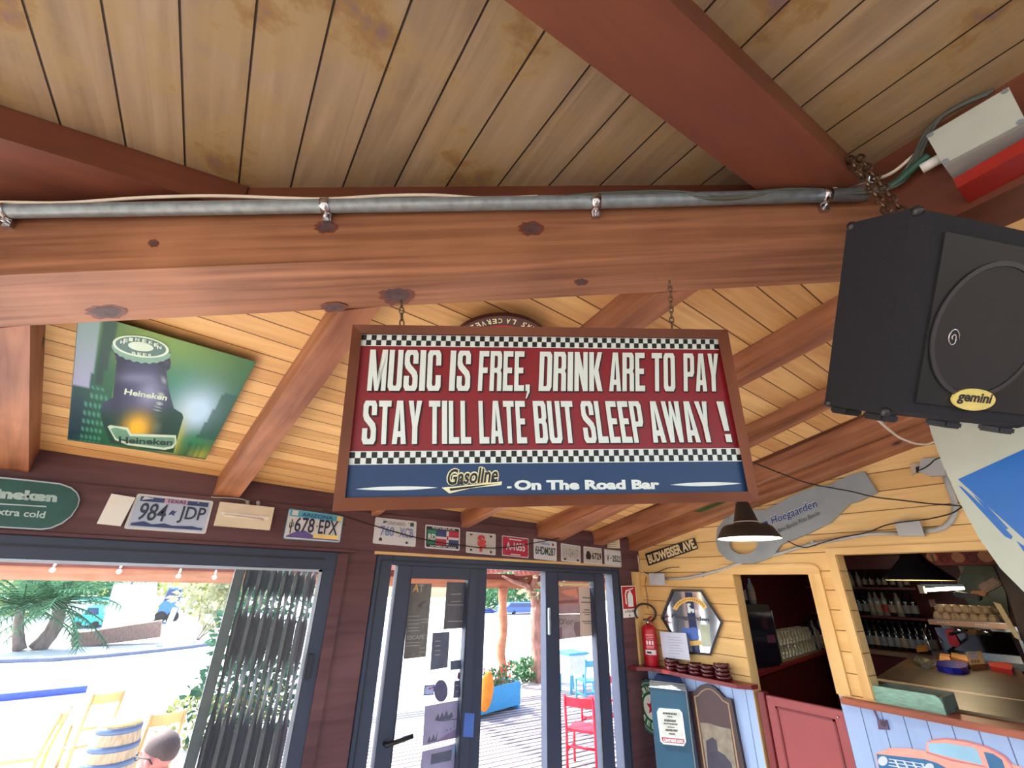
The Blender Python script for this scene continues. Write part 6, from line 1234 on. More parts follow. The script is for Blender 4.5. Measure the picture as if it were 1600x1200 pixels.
for k in range(4): bottle('kcbc'[k], (6.06 + k * .09, 2.93, SZ + .0006), .32, 'tall bottle standing behind the tumblers', 'tall bottles behind the tumblers')
mb = MB(); mb.lathe([(.03, 0), (.03, .20), (.0, .2)], (4.62, 2.90, SZ + .013), n=14); solo('shaker', mb, m_chrome, 'bright steel shaker between the cooler and the tumblers', 'shaker')
for k, (yy, xx) in enumerate(((1.86, 3.80), (1.62, 3.84))):
    p = V((xx, yy, SZ - .19 + .0255)); mb = MB(); mb.box(p, (.10, .11, .05), bev=.004); solo('carton', mb, M('buff_carton', lin(150, 120, 104), .6), ['buff carton low behind the half-height door, nearer the post', 'buff carton low behind the half-height door, nearer the hatch'][k], 'carton')
mb = MB(); mb.span((3.68, 1.35, SZ - .22), (3.90, 1.98, SZ - .19)); solo('low_shelf', mb, m_darkred, 'low dark red shelf with buff cartons behind the half-height door', 'shelf')

root = thing('added_bar_lamp', 'added unseen black lamp lighting the tumblers behind the half-height door', 'lamp', (4.9, 2.35, 2.3)); mb = MB(); mb.lathe([(.07, 0), (.05, .08), (.015, .1), (0, .1)], (4.9, 2.35, 2.2), n=20); build('shade', mb, m_black, root); mb = MB(); mb.tube([(4.9, 2.35, 2.3), (4.9, 2.35, 2.499)], .006, n=6); build('cord', mb, m_cableblack, root); mb = MB(); mb.ball((4.9, 2.35, 2.20), .03, n=12, k=8); build('bulb', mb, M('added_warm_bulb', (1, .82, .55), .4, emit=10), root)  # unseen lamp, added to brighten the tumblers
room_lamp('added_doorway_light', (4.9, 2.35, 2.2), 9, (1, .84, .62), .03)  # added point light for the dim tumbler tray
# ================================================================= outside
m_ground = M('sunlit_concrete', lin(202, 202, 202), .8, var=.06, scale=1.5); m_deck = BOARDS('weathered_deck', 1, .14, 0, lin(170, 164, 164), lin(204, 198, 194), lin(70, 62, 66), .03, along=0, grain=18, tone=.5)
mb = MB(); mb.span((-60, 2.6, -.62), (60, 75, -.5)); struct('ground', mb, m_ground)
mb = MB(); mb.span((-60, -60, -.62), (60, 2.6, -.5)); struct('ground', mb, M('bounce_dimming_ground', lin(112, 104, 92), .85, var=.2, scale=2))  # unseen ground behind the room, darkened to cut bounce light indoors
mb = MB(); mb.span((1.2, 2.79, -.499), (12.5, 10.9, -.47)); struct('deck', mb, m_deck)
mb = MB(); mb.span((-2.6, 2.74, -.5), (3.2, 2.79, -.0)); struct('wall_base', mb, m_concrete)
G0 = Plane((0, 0, -.5), (0, 0, 1)); GD = Plane((0, 0, -.47), (0, 0, 1))
m_perg = WOOD('orange_pine', lin(176, 112, 80), lin(206, 142, 108), .55, (1.2, 14, 14)); m_perg2 = WOOD('red_pine', lin(104, 48, 40), lin(136, 70, 58), .55, (1.2, 14, 14))
# pergola
yp = GD.at(782, 1071).y; PG = Plane((0, yp, 0), (0, -1, 0)); zb, zm, zt2 = PG.at(200, 909).z, PG.at(200, 889).z, PG.at(200, 875).z
root = thing('pergola', 'orange-brown wooden pergola over the terrace outside', 'pergola', (6.9, yp, -.47))
mb = MB(); mb.span((-14, yp, zb), (16, yp + .14, zm)); build('beam', mb, m_perg, root); mb = MB(); mb.span((-14, yp - .06, zm), (16, yp + .16, zt2)); build('fascia', mb, m_perg2, root)
def wobbly(p, q, r, n=10, amp=.03):
    p, q = V(p), V(q); return [p + (q - p) * (i / n) + V((amp * math.sin(i * 1.3), amp * math.cos(i * 1.9), 0)) for i in range(n + 1)], [r * (1 + .12 * math.sin(i * 2.1)) for i in range(n + 1)]
pxx = GD.at(782, 1071).x
for x in (pxx, 13.5, -8.0):
    mb = MB(); pts, rs = wobbly((x, yp - .02, -.47), (x, yp - .02, zb), .115); mb.tube(pts, rs, n=12); build('post', mb, m_perg, root)
for k in range(7): mb = MB(); x = 3.4 + k * 1.25; mb.hexa([(x, 3.2, 2.30), (x + .1, 3.2, 2.30), (x + .1, yp, zt2 - .05), (x, yp, zt2 - .05), (x, 3.2, 2.42), (x + .1, 3.2, 2.42), (x + .1, yp, zt2 + .08), (x, yp, zt2 + .08)]); build('rafter', mb, m_perg2, root)
for k in range(38):
    y = 3.25 + k * .2; z = 2.42 + (zt2 + .08 - 2.42) * (y - 3) / (yp - 3) + .012; mb = MB(); mb.span((3.2, y, z), (11.2, y + .085, z + .03)); build('slat', mb, m_perg2, root)
for px, py, lab in ((82, 890.5, 'white bulb hanging on the pergola beam over the palms'), (186, 893, 'white bulb on the pergola beam above the white boards'), (279, 900, 'white bulb on the pergola beam above the pale bush'), (335, 902, 'white bulb on the pergola beam next to the folding shutter')):
    p = PG.at(px, py, .14); r = thing('string_bulb', lab, 'bulb', p - V((0, 0, .1)), 'bulbs on the pergola beam'); mb = MB(); mb.ball(p, .042, n=12, k=8); build('globe', mb, m_white, r); mb = MB(); mb.tube([p + V((0, 0, .06)), p + V((0, .06, .12))], .02, n=8); build('socket', mb, m_cream, r)
# greenery
def leaves(mb, c, rad, n, size, mi=0, seed=0, flat=.6, hollow=.55):
    rnd = random.Random(seed); c = V(c)
    for _ in range(n):
        while True:
            q = V((rnd.uniform(-1, 1), rnd.uniform(-1, 1), rnd.uniform(-1, 1)))
            if hollow * rnd.random() < q.length <= 1: break
        p = c + V((q.x * rad[0], q.y * rad[1], q.z * rad[2])); d = (q + V((rnd.uniform(-1, 1), rnd.uniform(-1, 1), rnd.uniform(-.6, 1)))).normalized(); u = d.cross(V((rnd.uniform(-1, 1), rnd.uniform(-1, 1), rnd.uniform(-1, 1)))).normalized(); s = size * rnd.uniform(.6, 1.3)
        mb.add([p - u * s * .28, p + d * s * .5 - u * s * .3, p + d * s, p + d * s * .5 + u * s * .3], [(0, 1, 2, 3)], mi)
    return mb
m_leafg = THIN('fresh_leaf', lin(84, 122, 88), .3, .3, 6); m_leafd = THIN('deep_leaf', lin(62, 98, 78), .3, .3, 5); m_leafy = THIN('yellow_leaf', lin(150, 156, 98), .3, .25, 6); m_leafp = THIN('pale_leaf', lin(176, 174, 140), .3, .2, 5); m_palm = THIN('palm_leaf', lin(80, 120, 90), .3, .3, 3)
m_bark = M('grey_bark', lin(132, 112, 104), .8, var=.35, scale=9, bump=.4, stretch=(1, 1, .3)); m_barkp = M('pinkish_bark', lin(176, 130, 116), .8, var=.4, scale=11, bump=.6, stretch=(1, 1, .4))
def shrub(name, parts, label, cat, base, stem=True, group=None):
    r = thing(name, label, cat, base, group)
    mb = MB()
    for (c, rad, n, size, sd) in parts['l']: leaves(mb, c, rad, n, size, 0, sd)
    build('foliage', mb, parts['m'], r)
    mb = MB(); b = V(base)
    for k, (c, *_x) in enumerate(parts['l'][:4]): mb.tube([b + V((.04 * k, 0, 0)), (b + V(c)) / 2 + V((.05, .03 * k, 0)), V(c)], [.03, .022, .008], n=6)
    build('stem', mb, m_bark, r); return r
# palms
def palm(px, py, top, lean, label, n, L, seed, TR):
    b = G0.at(px, py); PP_ = Plane((0, b.y, 0), (0, -1, 0)); t = PP_.at(*top); r = thing('palm_tree', label, 'palm', b); rnd = random.Random(seed); mb = MB(); m = (b + t) / 2 + V((lean, 0, 0))
    pts = [b * (1 - s) ** 2 + m * 2 * s * (1 - s) + t * s * s for s in [i / 10 for i in range(11)]]; mb.tube(pts, [TR * (1 - .04 * i + .06 * (i % 2)) for i in range(11)], n=10); build('trunk', mb, m_bark, r)
    for k in range(n):
        a = k * 2.399 + rnd.random() * .3; el = rnd.uniform(-.25, 1.2); l = L * rnd.uniform(.75, 1.1); d = V((math.cos(a), math.sin(a), 0)); mb = MB(); mid = []
        for i in range(9):
            s = i / 8; mid.append(t + d * l * s * math.cos(el * (1 - s * .4)) + V((0, 0, l * (math.sin(el) * s - .42 * s * s))))
        mb.tube(mid, [.02] * 8 + [.006], n=4)
        for i in range(1, 9):
            for sgn in (-1, 1):
                side = d.cross(V((0, 0, 1))) * sgn; tip = mid[i] + side * l * .22 * (1 - .5 * i / 8) + (mid[i] - mid[i - 1]).normalized() * l * .12 - V((0, 0, l * .06)); w = (mid[i] - mid[i - 1]).normalized() * .035
                mb.add([mid[i] - w, mid[i] + w, tip], [(0, 1, 2)])
                mj = (mid[i] + mid[i - 1]) / 2; mb.add([mj - w, mj + w, tip - (mid[i] - mid[i - 1]) / 2], [(0, 1, 2)])
        build('frond', mb, m_palm, r)
    return r
palm(31, 1017, (33, 948), -.1, 'upright slim palm tree with a shaggy crown outside the large window', 26, 2.3, 3, .16); palm(56, 1015, (92, 945), .35, 'leaning palm tree with a wide spiky crown outside the large window', 34, 2.5, 5, .25)
# white boards in a reed planter
yr = G0.at(190, 1008).y; RP = Plane((0, yr, 0), (0, -1, 0)); V_ = lambda x, y: (140 + x / 6.667, 860 + y / 6.667)
mb = MB(); mb.sheet([V_(-160, 850), V_(0, 838), V_(400, 775), V_(760, 722), V_(742, 890), V_(0, 985), V_(-160, 985)], RP, -.5, .5); solo('reed_planter', mb, M('brown_reed', lin(150, 118, 104), .8, var=.4, scale=10, stretch=(6, 6, .6)), 'long brown reed-clad planter carrying the white boards', 'planter')
for pts, mk, lab in (([(285, 235), (420, 240), (300, 785), (120, 820)], [(420, 262), (425, 262)], 'tall plain white board standing in the reed planter nearest the palms'), ([(422, 240), (560, 245), (462, 757), (310, 778)], [(452, 262), (478, 262), (450, 356), (424, 356)], 'tall white board with an upright grey bar mark'), ([(562, 245), (716, 250), (675, 722), (480, 752)], [(590, 272), (612, 300), (586, 346)], 'tall white board with a small grey triangle mark')):
    r = thing('white_board', lab, 'board', RP.at(*V_(*pts[3])), 'white boards in the reed planter'); mb = MB(); mb.sheet([V_(*q) for q in pts], RP, .02, .05); b_ = build('board', mb, M('bright_white', lin(240, 240, 246), .6, var=.02), r)
    if len(mk) > 2: mb = MB(); mb.sheet([V_(*q) for q in mk], RP, .071, .004); build('mark', mb, M('mauve_grey', lin(140, 124, 160), .6), b_)
def vehicle(name, px0, px1, pyt, pyb, y, mat, label, cab=(.25, .8)):
    PV = Plane((0, y, 0), (0, -1, 0)); a, b = PV.at(px0, pyb), PV.at(px1, pyb); zt = PV.at((px0 + px1) / 2, pyt).z; w = b.x - a.x; z0 = -.5; h = zt - z0; r = thing(name, label, name.split('_')[-1], ((a.x + b.x) / 2, y + .8, z0))
    X = lambda u: a.x + w * u; mb = MB(); pr = [(0, .16), (0, .52), (.06, .56), (cab[0], .60), (cab[0] + .1, 1), (cab[1] - .06, 1), (cab[1] + .04, .60), (1, .56), (1, .16)]; mb.prism([(X(u), y, z0 + h * v) for u, v in pr], (0, 1.6, 0)); bd2 = build('body', mb, mat, r)
    mb = MB(); mb.prism([(X(u), y - .01, z0 + h * v) for u, v in ((cab[0] + .05, .63), (cab[0] + .12, .94), (cab[1] - .08, .94), (cab[1], .63))], (0, .008, 0)); build('window', mb, m_glassd, bd2)
    for u in (.2, .8): mb = MB(); mb.lathe([(h * .17, 0), (h * .17, .2), (0, .2)], (X(u), y - .02, z0 + h * .17), axis=(0, 1, 0), n=16); build('wheel', mb, m_black, r)
    return r
m_glassd = M('car_window', lin(40, 60, 96), .1)
vehicle('turquoise_car', 112, 158, 948, 974, 30, M('turquoise_paint', lin(60, 186, 206), .3), 'turquoise car parked beyond the palms')
vehicle('blue_car', 244, 276, 918, 962, 32, M('bright_blue_paint', lin(70, 120, 210), .3), 'blue car half hidden by the pale bush', (.1, .9))
vehicle('blue_van', 791, 850, 942, 977, 34, M('royal_blue_paint', lin(62, 92, 190), .3), 'long blue van parked behind the terrace, seen through the open door', (.0, .95))
vehicle('navy_car', 744, 776, 952, 978, 36, M('navy_paint', lin(60, 74, 130), .3), 'navy car seen through the open door left of the pergola post')
PS = Plane((0, 31, 0), (0, -1, 0)); root = thing('market_stall', 'white stall with a teal roof edge behind the palms', 'stall', PS.at(145, 970))
mb = MB(); mb.sheet([(115, 938), (190, 938), (190, 975), (115, 975)], PS, -1, .9); build('wall', mb, m_white, root); mb = MB(); mb.sheet([(112, 933), (195, 933), (195, 938.5), (112, 937.5)], PS, -.2, .3); build('roof_edge', mb, M('teal_edge', lin(40, 158, 176), .4), root)
# white trestle
yt = G0.at(255, 1010).y; PT = Plane((0, yt, 0), (0, -1, 0)); root = thing('white_trestle', 'white painted wooden frame standing by the kerb', 'frame', PT.at(275, 1010)); m_wp = M('white_paint', lin(238, 238, 236), .6)
for a, b in (((274, 950), (249, 1010)), ((308, 972), (301, 1008))): mb = MB(); mb.tube([PT.at(*a), PT.at(*b)], .10, n=6); build('leg', mb, m_wp, root)
for a, b in (((264, 975), (306, 972)), ((256, 996), (303, 992))): mb = MB(); mb.tube([PT.at(*a), PT.at(*b)], .08, n=6); build('rail', mb, m_wp, root)
b = G0.at(300, 985); b.y -= 0; bb = G0.at(305, 1000)
shrub('oleander_bush', {'l': [(bb + V((x, 0, z)), (1.0, .8, .9), 260, .32, 11 + i) for i, (x, z) in enumerate(((-.3, 2.0), (.9, 2.3), (1.9, 1.8), (.7, 1.2)))], 'm': m_leafp}, 'pale yellowish bush beyond the white frame', 'bush', bb)
kerb = [(-60, 1040), (0, 1036.5), (80, 1034), (160, 1028), (230, 1021), (300, 1013), (370, 1003), (440, 995)]
mb = MB(); kp = [G0.at(*q) for q in kerb]
for i in range(len(kp) - 1): mb.hexa([kp[i], kp[i + 1], kp[i + 1] + V((0, .3, 0)), kp[i] + V((0, .3, 0)), kp[i] + V((0, 0, .09)), kp[i + 1] + V((0, 0, .09)), kp[i + 1] + V((0, .3, .09)), kp[i] + V((0, .3, .09))])
struct('kerb', mb, M('kerb_stone', lin(112, 116, 136), .8, var=.1))
mb = MB(); mb.prism([G0.at(*q) + V((0, 0, .002)) for q in ((-80, 1104), (0, 1096), (134, 1082), (130, 1077.5), (90, 1082), (0, 1091), (-80, 1099))], (0, 0, .12)); solo('blue_strip', mb, M('blue_strip_color', lin(66, 88, 176), .6, var=.1), 'long blue strip lying on the bright ground', 'plank')  # raised dark blue strip along the ground
hb = G0.at(335, 1165)
shrub('garden_shrub', {'l': [(hb + V((x, y, z)), (.55, .5, .55), 300, .13, 21 + i) for i, (x, y, z) in enumerate(((.0, 0, .6), (.35, .1, 1.0), (.1, 0, 1.5), (.5, .2, 1.9), (.6, 0, .5)))], 'm': m_leafd}, 'leafy green shrub beside the folding shutter', 'shrub', hb)
h2 = G0.at(300, 1168); shrub('yellow_shrub', {'l': [(h2 + V((x, 0, z)), (.45, .4, .3), 220, .11, 31 + i) for i, (x, z) in enumerate(((-.1, .35), (.4, .3), (.8, .4)))], 'm': m_leafy}, 'low yellow-green plants at the foot of the green shrub', 'shrub', h2)
# far trees
for k, (px, py, y, rad, m_, lab) in enumerate(((40, 912, 40, 3.2, m_leafy, 'yellow-green tree crown far beyond the upright palm'), (163, 905, 38, 2.0, m_leafg, 'green tree crown far behind the white boards'), (330, 925, 40, 2.4, m_leafy, 'yellowish tree crown far behind the pale bush'), (805, 936, 44, 3.0, m_leafg, 'green tree crown far behind the blue van'), (765, 945, 42, 2.6, m_leafg, 'green tree crown far behind the navy car'), (835, 925, 48, 3.4, m_leafp, 'pale tree crown far behind the tree trunk'))):
    c = Plane((0, y, 0), (0, -1, 0)).at(px, py); shrub('distant_tree', {'l': [(c + V((dx * rad, 0, dz * rad)), (rad, rad, rad * .7), 320, rad * .2, 50 + 7 * k + i) for i, (dx, dz) in enumerate(((-.5, 0), (.5, .1), (0, .5)))], 'm': m_}, lab, 'tree', (c.x, y, -.5))
# terrace tree seen through the door
tb = G0.at(842, 1067); TPn = Plane((0, tb.y, 0), (0, -1, 0)); root = thing('terrace_tree', 'tree with flaky pinkish bark and twisted branches behind the blue planter', 'tree', tb); rt_ = 11 / FPX * ((tb - EYE) @ CF)
mb = MB(); pts = [TPn.at(*q) for q in ((842, 1068), (841, 1030), (838, 985), (839, 955), (842, 935))]; mb.tube(pts, [rt_ * 1.25, rt_ * 1.05, rt_, rt_ * .95, rt_ * .9], n=12)
for br in (((838, 955), (832, 925), (822, 915), (800, 908), (785, 900)), ((842, 940), (850, 922), (866, 905), (880, 880)), ((834, 930), (828, 920), (836, 905), (845, 880))): mb.tube([TPn.at(*q, .02 * i) for i, q in enumerate(br)], [rt_ * (.62 - .12 * i) for i in range(len(br))], n=8)
build('trunk', mb, m_barkp, root)
mb = MB(); leaves(mb, TPn.at(850, 912), (.7, .6, .5), 160, .2, 0, 77); leaves(mb, TPn.at(840, 850), (2.6, 2.0, .7), 700, .24, 0, 78); build('foliage', mb, m_leafp, root)
fb_ = G0.at(818, 1068); shrub('flower_bed', {'l': [(fb_ + V((x, 0, .25)), (.3, .3, .25), 120, .14, 80 + i) for i, x in enumerate((-.25, .1, .4))], 'm': m_leafg}, 'low green plants at the foot of the terrace tree', 'plants', fb_)
# blue planter
A, B2 = GD.at(757, 1122), GD.at(813, 1106); PB = Plane(A, (B2 - A).cross(V((0, 0, 1)))); hB = PB.at(812.5, 1064.5).z; dirp = (B2 - A).normalized(); nb = V((-dirp.y, dirp.x, 0)); A2 = A - dirp * .22
root = thing('blue_planter', 'bright blue wooden planter box on the terrace, seen through the open door', 'planter', (A2 + B2) / 2); m_bp = M('sky_blue_paint', lin(56, 158, 214), .5, var=.08)
for (p, q) in ((A2, B2), (A2 + nb * .45, B2 + nb * .45)): mb = MB(); mb.prism([p + V((0, 0, .06)), q + V((0, 0, .06)), V((q.x, q.y, hB)), V((p.x, p.y, hB))], nb * .03); build('side_board', mb, m_bp, root)
for p in (A2, B2 - dirp * .03): mb = MB(); mb.prism([p + V((0, 0, .06)) + nb * .03, p + V((0, 0, .06)) + nb * .45, V((p.x, p.y, hB)) + nb * .45, V((p.x, p.y, hB)) + nb * .03], dirp * .03); build('end_board', mb, m_bp, root)
for p in (A2 + dirp * .02, B2 - dirp * .08): mb = MB(); mb.prism([p, p + dirp * .06, p + dirp * .06 + V((0, 0, .06)), p + V((0, 0, .06))], nb * .48); build('foot', mb, m_bp, root)
mb = MB(); mb.prism([A2 + nb * .04 + V((0, 0, hB + .44 - A2.z - .47)), B2 + nb * .04 + V((0, 0, hB + .44 - A2.z - .47)), B2 + nb * .44 + V((0, 0, hB + .44 - A2.z - .47)), A2 + nb * .44 + V((0, 0, hB + .44 - A2.z - .47))], (0, 0, .02)); build('soil', mb, M('soil', lin(90, 70, 56), .9), root)
for k, t in enumerate((.35, .6, .85)):
    c = A2 + (B2 - A2) * t + nb * .22; c.z = hB + .08; r = thing('potted_flower', ['red flowering plant at the near end of the blue planter', 'red flowering plant in the middle of the blue planter', 'red flowering plant at the far end of the blue planter'][k], 'plant', (c.x, c.y, hB - .05)); mb = MB(); leaves(mb, c, (.2, .16, .14), 60, .1, 0, 90 + k); build('foliage', mb, m_leafg, r); mb = MB(); leaves(mb, c + V((0, 0, .08)), (.16, .14, .1), 18, .08, 0, 95 + k); fl_ = build('blossom', mb, THIN('red_petal', lin(214, 90, 80), .3), r); fl_['kind'] = 'stuff'
pz = PB.at(760, 1080, .12); mb = MB(); mb.ball(pz, (.14, .10, .32), n=18, k=12, rot=Matrix.Rotation(.12, 3, 'Y')); solo('orange_cushion', mb, M('orange_cloth', lin(236, 140, 44), .8, var=.2, scale=7), 'orange rolled cloth leaning against the blue planter', 'cloth')
# chairs
def chair_parts(root, mat, w=.40, d=.40, hs=.45, hb=.86, r=.019, seat=None, slat=True):
    for s in (-1, 1):
        mb = MB(); mb.tube([(s * w / 2, 0, 0), (s * w / 2, 0, hs), (s * w / 2, -.07, hb)], r, n=7); build('rear_leg', mb, mat, root); mb = MB(); mb.tube([(s * w / 2 * 1.02, d, 0), (s * w / 2, d, hs)], r, n=7); build('front_leg', mb, mat, root)
        mb = MB(); mb.tube([(s * w / 2, 0, .22), (s * w / 2, d, .22)], r * .7, n=6); build('stretcher', mb, mat, root)
    for y in (0, d): mb = MB(); mb.tube([(-w / 2, y, .17 if y else .27), (w / 2, y, .17 if y else .27)], r * .7, n=6); build('stretcher', mb, mat, root)
    mb = MB(); mb.span((-w / 2, -.01, hs - .012), (w / 2, d + .02, hs + .018), bev=.008); build('seat', mb, seat or mat, root)
    mb = MB(); n = 8
    for i in range(n):
        x0, x1 = -w / 2 + w * i / n, -w / 2 + w * (i + 1) / n; c0, c1 = -.03 * math.sin(math.pi * i / n), -.03 * math.sin(math.pi * (i + 1) / n)
        mb.hexa([(x0, -.045 + c0, hb - .13), (x1, -.045 + c1, hb - .13), (x1, -.03 + c1, hb - .13), (x0, -.03 + c0, hb - .13), (x0, -.07 + c0, hb - .015), (x1, -.07 + c1, hb - .015), (x1, -.055 + c1, hb - .015), (x0, -.055 + c0, hb - .015)])
    build('back_slat', mb, mat, root)
def chair(px, py, dep, face, mat, label, group=None, cat='chair', name='wooden_chair', floor=-.5, **k):
    """px, py: middle of the top slat in the photograph"""
    p = at_depth(px, py, dep or (floor + k.get('hb', .86) - .07 - 1.8) / ray(px, py).z); r = thing(name, label, cat, (0, 0, 0), group); chair_parts(r, mat, **k); r.matrix_basis = Matrix.Translation(V((p.x, p.y, floor))) @ Matrix.Rotation(face, 4, 'Z'); return r
m_redch = M('bright_red_paint_wood', lin(220, 30, 60), .4, var=.06)
fa = lambda px: math.atan2(ray(px, 1100).y, ray(px, 1100).x) - math.pi / 2
chair(906, 1102, 6.1, fa(906) - .25, m_redch, 'bright red wooden chair behind the second door leaf', 'red chairs on the terrace', floor=-.47)
chair(948, 1075, 7.6, fa(948) + 1.0, m_redch, 'red chair mostly hidden by the edge of the second door leaf', 'red chairs on the terrace', floor=-.47)
m_skych = M('sky_blue_chair_paint', lin(96, 186, 220), .45, var=.08)
chair(926, 1036, 9.2, fa(926) + .5, m_skych, 'sky blue chair beside the white-clothed table', floor=-.47)
tb2 = GD.at(903, 1083); r = thing('terrace_table', 'small white table with a sky blue top on the terrace', 'table', tb2); dz = Plane((0, tb2.y, 0), (0, -1, 0)).at(905, 1019).z
for sx in (-.2, .2):
    for sy in (0, .4): mb = MB(); mb.tube([tb2 + V((sx, sy, 0)), V((tb2.x + sx * .9, tb2.y + sy, dz - .05))], .03, n=6); build('leg', mb, m_skych, r)
mb = MB(); mb.span((tb2.x - .32, tb2.y - .1, dz - .05), (tb2.x + .32, tb2.y + .5, dz), bev=.01); build('top', mb, m_skych, r); mb = MB(); mb.span((tb2.x - .27, tb2.y - .06, dz - .45), (tb2.x + .27, tb2.y + .46, dz - .051)); build('cloth', mb, m_wp, r)
m_fold = WOOD('honey_beech', lin(206, 160, 96), lin(232, 192, 130), .5, (4, 4, 4), bump=.05)
chair(166, 1089, None, .35, m_fold, 'honey coloured wooden chair farthest out, behind the barrel', 'wooden chairs by the barrel', w=.33)
chair(259, 1121, None, .30, m_fold, 'honey coloured wooden chair between the barrel and the shaved head', 'wooden chairs by the barrel', w=.34)
chair(88, 1121, None, 1.5, m_fold, 'honey coloured wooden chair seen from its side near the window edge', 'wooden chairs by the barrel', w=.36)
# barrel
bc_ = at_depth(190, 1129, 4.7); bz = bc_.z; r = thing('barrel_table', 'old wooden barrel with grey-blue hoops used as a table', 'barrel', (bc_.x, bc_.y, -.5)); hb_ = bz + .5; bb_ = (bc_.x, bc_.y, -.5); prof = [(.185 + .05 * math.sin(math.pi * i / 12), hb_ * i / 12) for i in range(13)]
mb = MB(); mb.lathe(prof, bb_, n=28); build('staves', mb, M('oak_staves', lin(186, 156, 122), .6, var=.25, scale=9, stretch=(5, 5, .6)), r)
for t in (.05, .22, .38, .62, .78, .95): mb = MB(); rr = .185 + .05 * math.sin(math.pi * t) + .005; mb.lathe([(rr, hb_ * t - .025), (rr, hb_ * t + .025)], bb_, n=28); build('hoop', mb, M('hoop_iron', lin(92, 108, 136), .5, .4), r)
mb = MB(); mb.lathe([(.185, 0), (.185, .015), (0, .015)], (bc_.x, bc_.y, bz), n=28); build('top', mb, m_fold, r)
# ---------------------------------------------------------------- person seen from behind
hc_ = at_depth(246, 1182, 2.70)
pf = V((-.80, .60, 0)).normalized(); pl_ = V((-pf.y, pf.x, 0)); PM = Matrix((pf, pl_, V((0, 0, 1)))).transposed()
L3 = lambda x, y, z: hc_ + PM @ V((x, y, z))                     # head space: x ahead, y to his left, z up
root = thing('person', 'person with shaved head and glasses seated outside the window, seen from behind', 'person', (hc_.x, hc_.y, -.5))
m_skin = M('sunburnt_skin', lin(196, 124, 116), .55, var=.08, scale=20); m_stub = M('shaved_hair', lin(92, 74, 72), .7, var=.15, scale=90); m_shirt = M('pale_shirt', lin(206, 210, 216), .8, var=.05); m_shorts = M('navy_shorts', lin(52, 60, 84), .8, var=.08)
def fused(name, mb, mat, voxel, smooth=6):
    o = build(name, mb, mat, root); md = o.modifiers.new('fuse', 'REMESH'); md.mode = 'VOXEL'; md.voxel_size = voxel; md.use_smooth_shade = True; sm = o.modifiers.new('soft', 'SMOOTH'); sm.factor = .5; sm.iterations = smooth; return o
zs_ = hc_.z - .69                                                # seat height
SH_ = lambda s: L3(-.03, s * .185, -.30)
mb = MB(); RT = PM.copy()
mb.ball(L3(-.012, 0, .035), (.102, .079, .098), n=24, k=16, rot=RT); mb.ball(L3(.028, 0, -.045), (.066, .062, .082), n=20, k=14, rot=RT); mb.ball(L3(.062, 0, -.095), (.03, .032, .026), n=14, k=10, rot=RT)
mb.tube([L3(.088, 0, .012), L3(.108, 0, -.03), L3(.092, 0, -.042)], [.009, .016, .012], n=8); mb.tube([L3(.082, -.024, -.068), L3(.090, 0, -.066), L3(.082, .024, -.068)], .008, n=6)
mb.tube([L3(.082, -.05, .028), L3(.094, 0, .032), L3(.082, .05, .028)], .010, n=6)
for s in (-1, 1): mb.ball(L3(-.008, s * .080, -.012), (.021, .012, .034), n=12, k=8, rot=RT); mb.ball(L3(.074, s * .032, .006), .0135, n=10, k=8)
mb.tube([L3(-.02, 0, -.06), L3(-.03, 0, -.16), L3(-.035, 0, -.22)], [.060, .058, .072], n=16)
mb.tube([L3(-.035, 0, -.22), L3(-.03, 0, -.34), L3(-.01, 0, -.52), L3(-.01, 0, -.66)], [.085, .15, .135, .15], n=18)
for s in (-1, 1):
    mb.tube([L3(-.035, 0, -.225), SH_(s)], [.075, .062], n=12); el = L3(.06, s * .24, -.56); wr_ = L3(.30, s * .16, -.50); mb.tube([SH_(s), (SH_(s) + el) / 2, el, (el + wr_) / 2, wr_], [.058, .050, .040, .038, .026], n=12)
    hd = (wr_ - el).normalized(); pd = L3(.37, s * .14, -.50); mb.ball((wr_ + pd) / 2 + hd * .01, (.048, .040, .015), n=12, k=8, rot=RT)
    for i in range(4): b0 = pd + PM @ V((.01, (i - 1.5) * .019, .0)); ln = (.064, .074, .070, .054)[i]; mb.tube([b0, b0 + PM @ V((ln * .5, 0, -.006)), b0 + PM @ V((ln * .85, 0, -.028))], [.0085, .008, .0065], n=7)
    t0_ = wr_ + PM @ V((.03, -s * .034, 0)); mb.tube([t0_, t0_ + PM @ V((.028, -s * .018, -.004)), t0_ + PM @ V((.055, -s * .016, -.012))], [.011, .0095, .0075], n=7)
    hp = L3(.0, s * .09, -.66); kn = L3(.42, s * .12, -.64); an = L3(.40, s * .12, -1.02); mb.tube([hp, (hp + kn) / 2, kn, (kn + an) / 2, an], [.085, .075, .056, .052, .036], n=12); mb.tube([an + V((0, 0, -.02)), L3(.46, s * .12, -1.06), L3(.58, s * .13, -1.075)], [.036, .036, .026], n=10)
fused('body', mb, m_skin, .0075)
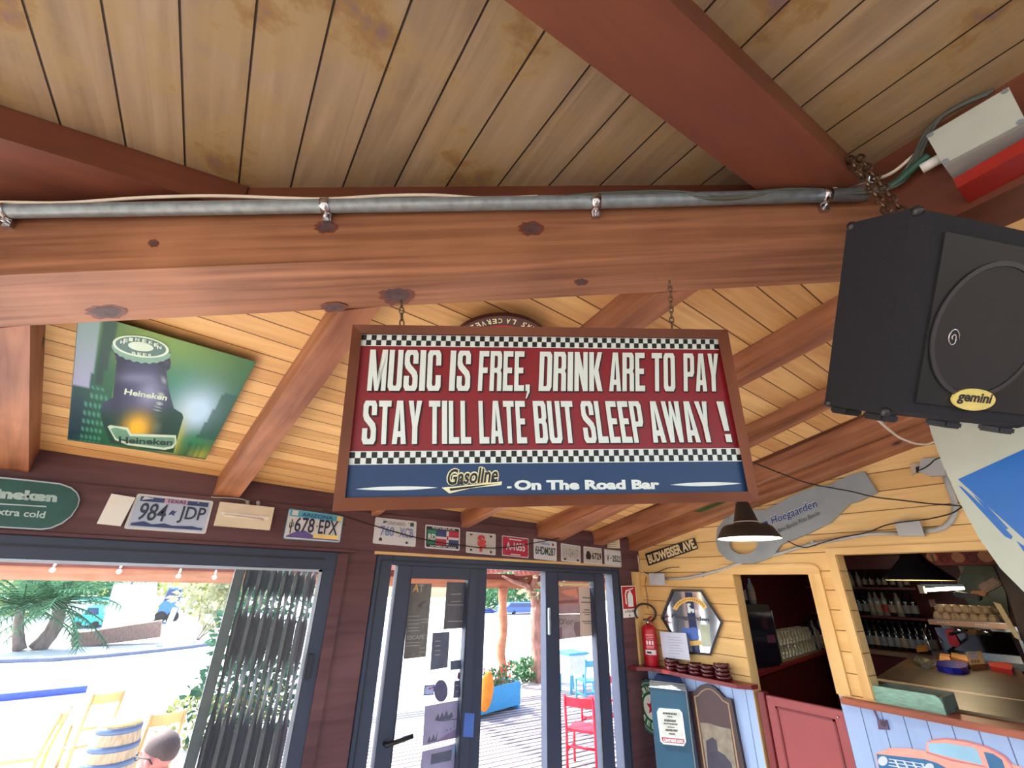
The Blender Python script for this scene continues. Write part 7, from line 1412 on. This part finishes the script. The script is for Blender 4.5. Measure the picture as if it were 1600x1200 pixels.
# short stubble over the skull, glasses, shirt, shorts
mb = MB(); vs = []; n, k = 36, 16
for i in range(k + 1):
    for j in range(n):
        t = 2 * math.pi * j / n; lim = math.radians(78 + 34 * (1 - math.cos(t)) / 2 + (6 if abs(t - math.pi) < 1 else 0)) if True else 0; lim = math.radians(58) if math.cos(t) > .75 else lim; a = lim * i / k
        vs.append(L3(-.012 + .1045 * math.sin(a) * math.cos(t), .0815 * math.sin(a) * math.sin(t), .035 + .1005 * math.cos(a)))
mb.add(vs, [(i * n + j, (i + 1) * n + j, (i + 1) * n + (j + 1) % n, i * n + (j + 1) % n) for i in range(k) for j in range(n)], 0, True); build('hair', mb, m_stub, root)
mb = MB()
for s in (-1, 1): mb.tube([L3(.100, s * .062, .014), L3(.05, s * .084, .016), L3(-.02, s * .092, .012), L3(-.045, s * .088, -.012)], .0035, n=6)
for s in (-1, 1): mb.tube([L3(.102 - abs(math.cos(t * .6283)) * .004, s * .034 + .026 * math.cos(t * .6283), .006 + .020 * math.sin(t * .6283)) for t in range(11)], .003, n=6, caps=False)
mb.tube([L3(.106, -.009, .012), L3(.106, .009, .012)], .003, n=6); build('glasses', mb, m_black, root)
mb = MB(); mb.tube([L3(-.033, 0, -.205), L3(-.03, 0, -.25), L3(-.03, 0, -.34), L3(-.01, 0, -.52), L3(-.01, 0, -.70)], [.085, .125, .165, .150, .165], n=18)
for s in (-1, 1): el = L3(.06, s * .24, -.56); mb.tube([L3(-.035, 0, -.235), SH_(s), SH_(s) + (el - SH_(s)) * .55], [.085, .074, .066], n=12)
fused('shirt', mb, m_shirt, .011)
mb = MB()
for s in (-1, 1): hp = L3(.0, s * .09, -.66); kn = L3(.42, s * .12, -.64); mb.tube([hp, hp + (kn - hp) * .75], [.10, .088], n=12)
mb.ball(L3(0, 0, -.66), (.15, .19, .10), n=16, k=10, rot=RT); fused('shorts', mb, m_shorts, .012)
# stool under the person
sc_ = L3(.08, 0, 0); r = thing('bar_stool', 'wooden stool under the person with the shaved head', 'stool', (sc_.x, sc_.y, -.5)); zt_ = hc_.z - .765
mb = MB(); mb.lathe([(.17, 0), (.175, .02), (.16, .03), (0, .03)], (sc_.x, sc_.y, zt_ - .03), n=24); build('seat', mb, m_fold, r)
for k in range(4): a = k * 1.5708 + .8; d = V((math.cos(a), math.sin(a), 0)); b_ = V((sc_.x, sc_.y, -.5)); mb = MB(); mb.tube([b_ + d * .2, V((sc_.x, sc_.y, zt_ - .03)) + d * .12], .018, n=8); build('leg', mb, m_fold, r)
mb = MB(); mb.ring(V((sc_.x, sc_.y, -.27)), (0, 0, 1), .165, .185, .015, n=24); build('foot_ring', mb, m_fold, r)
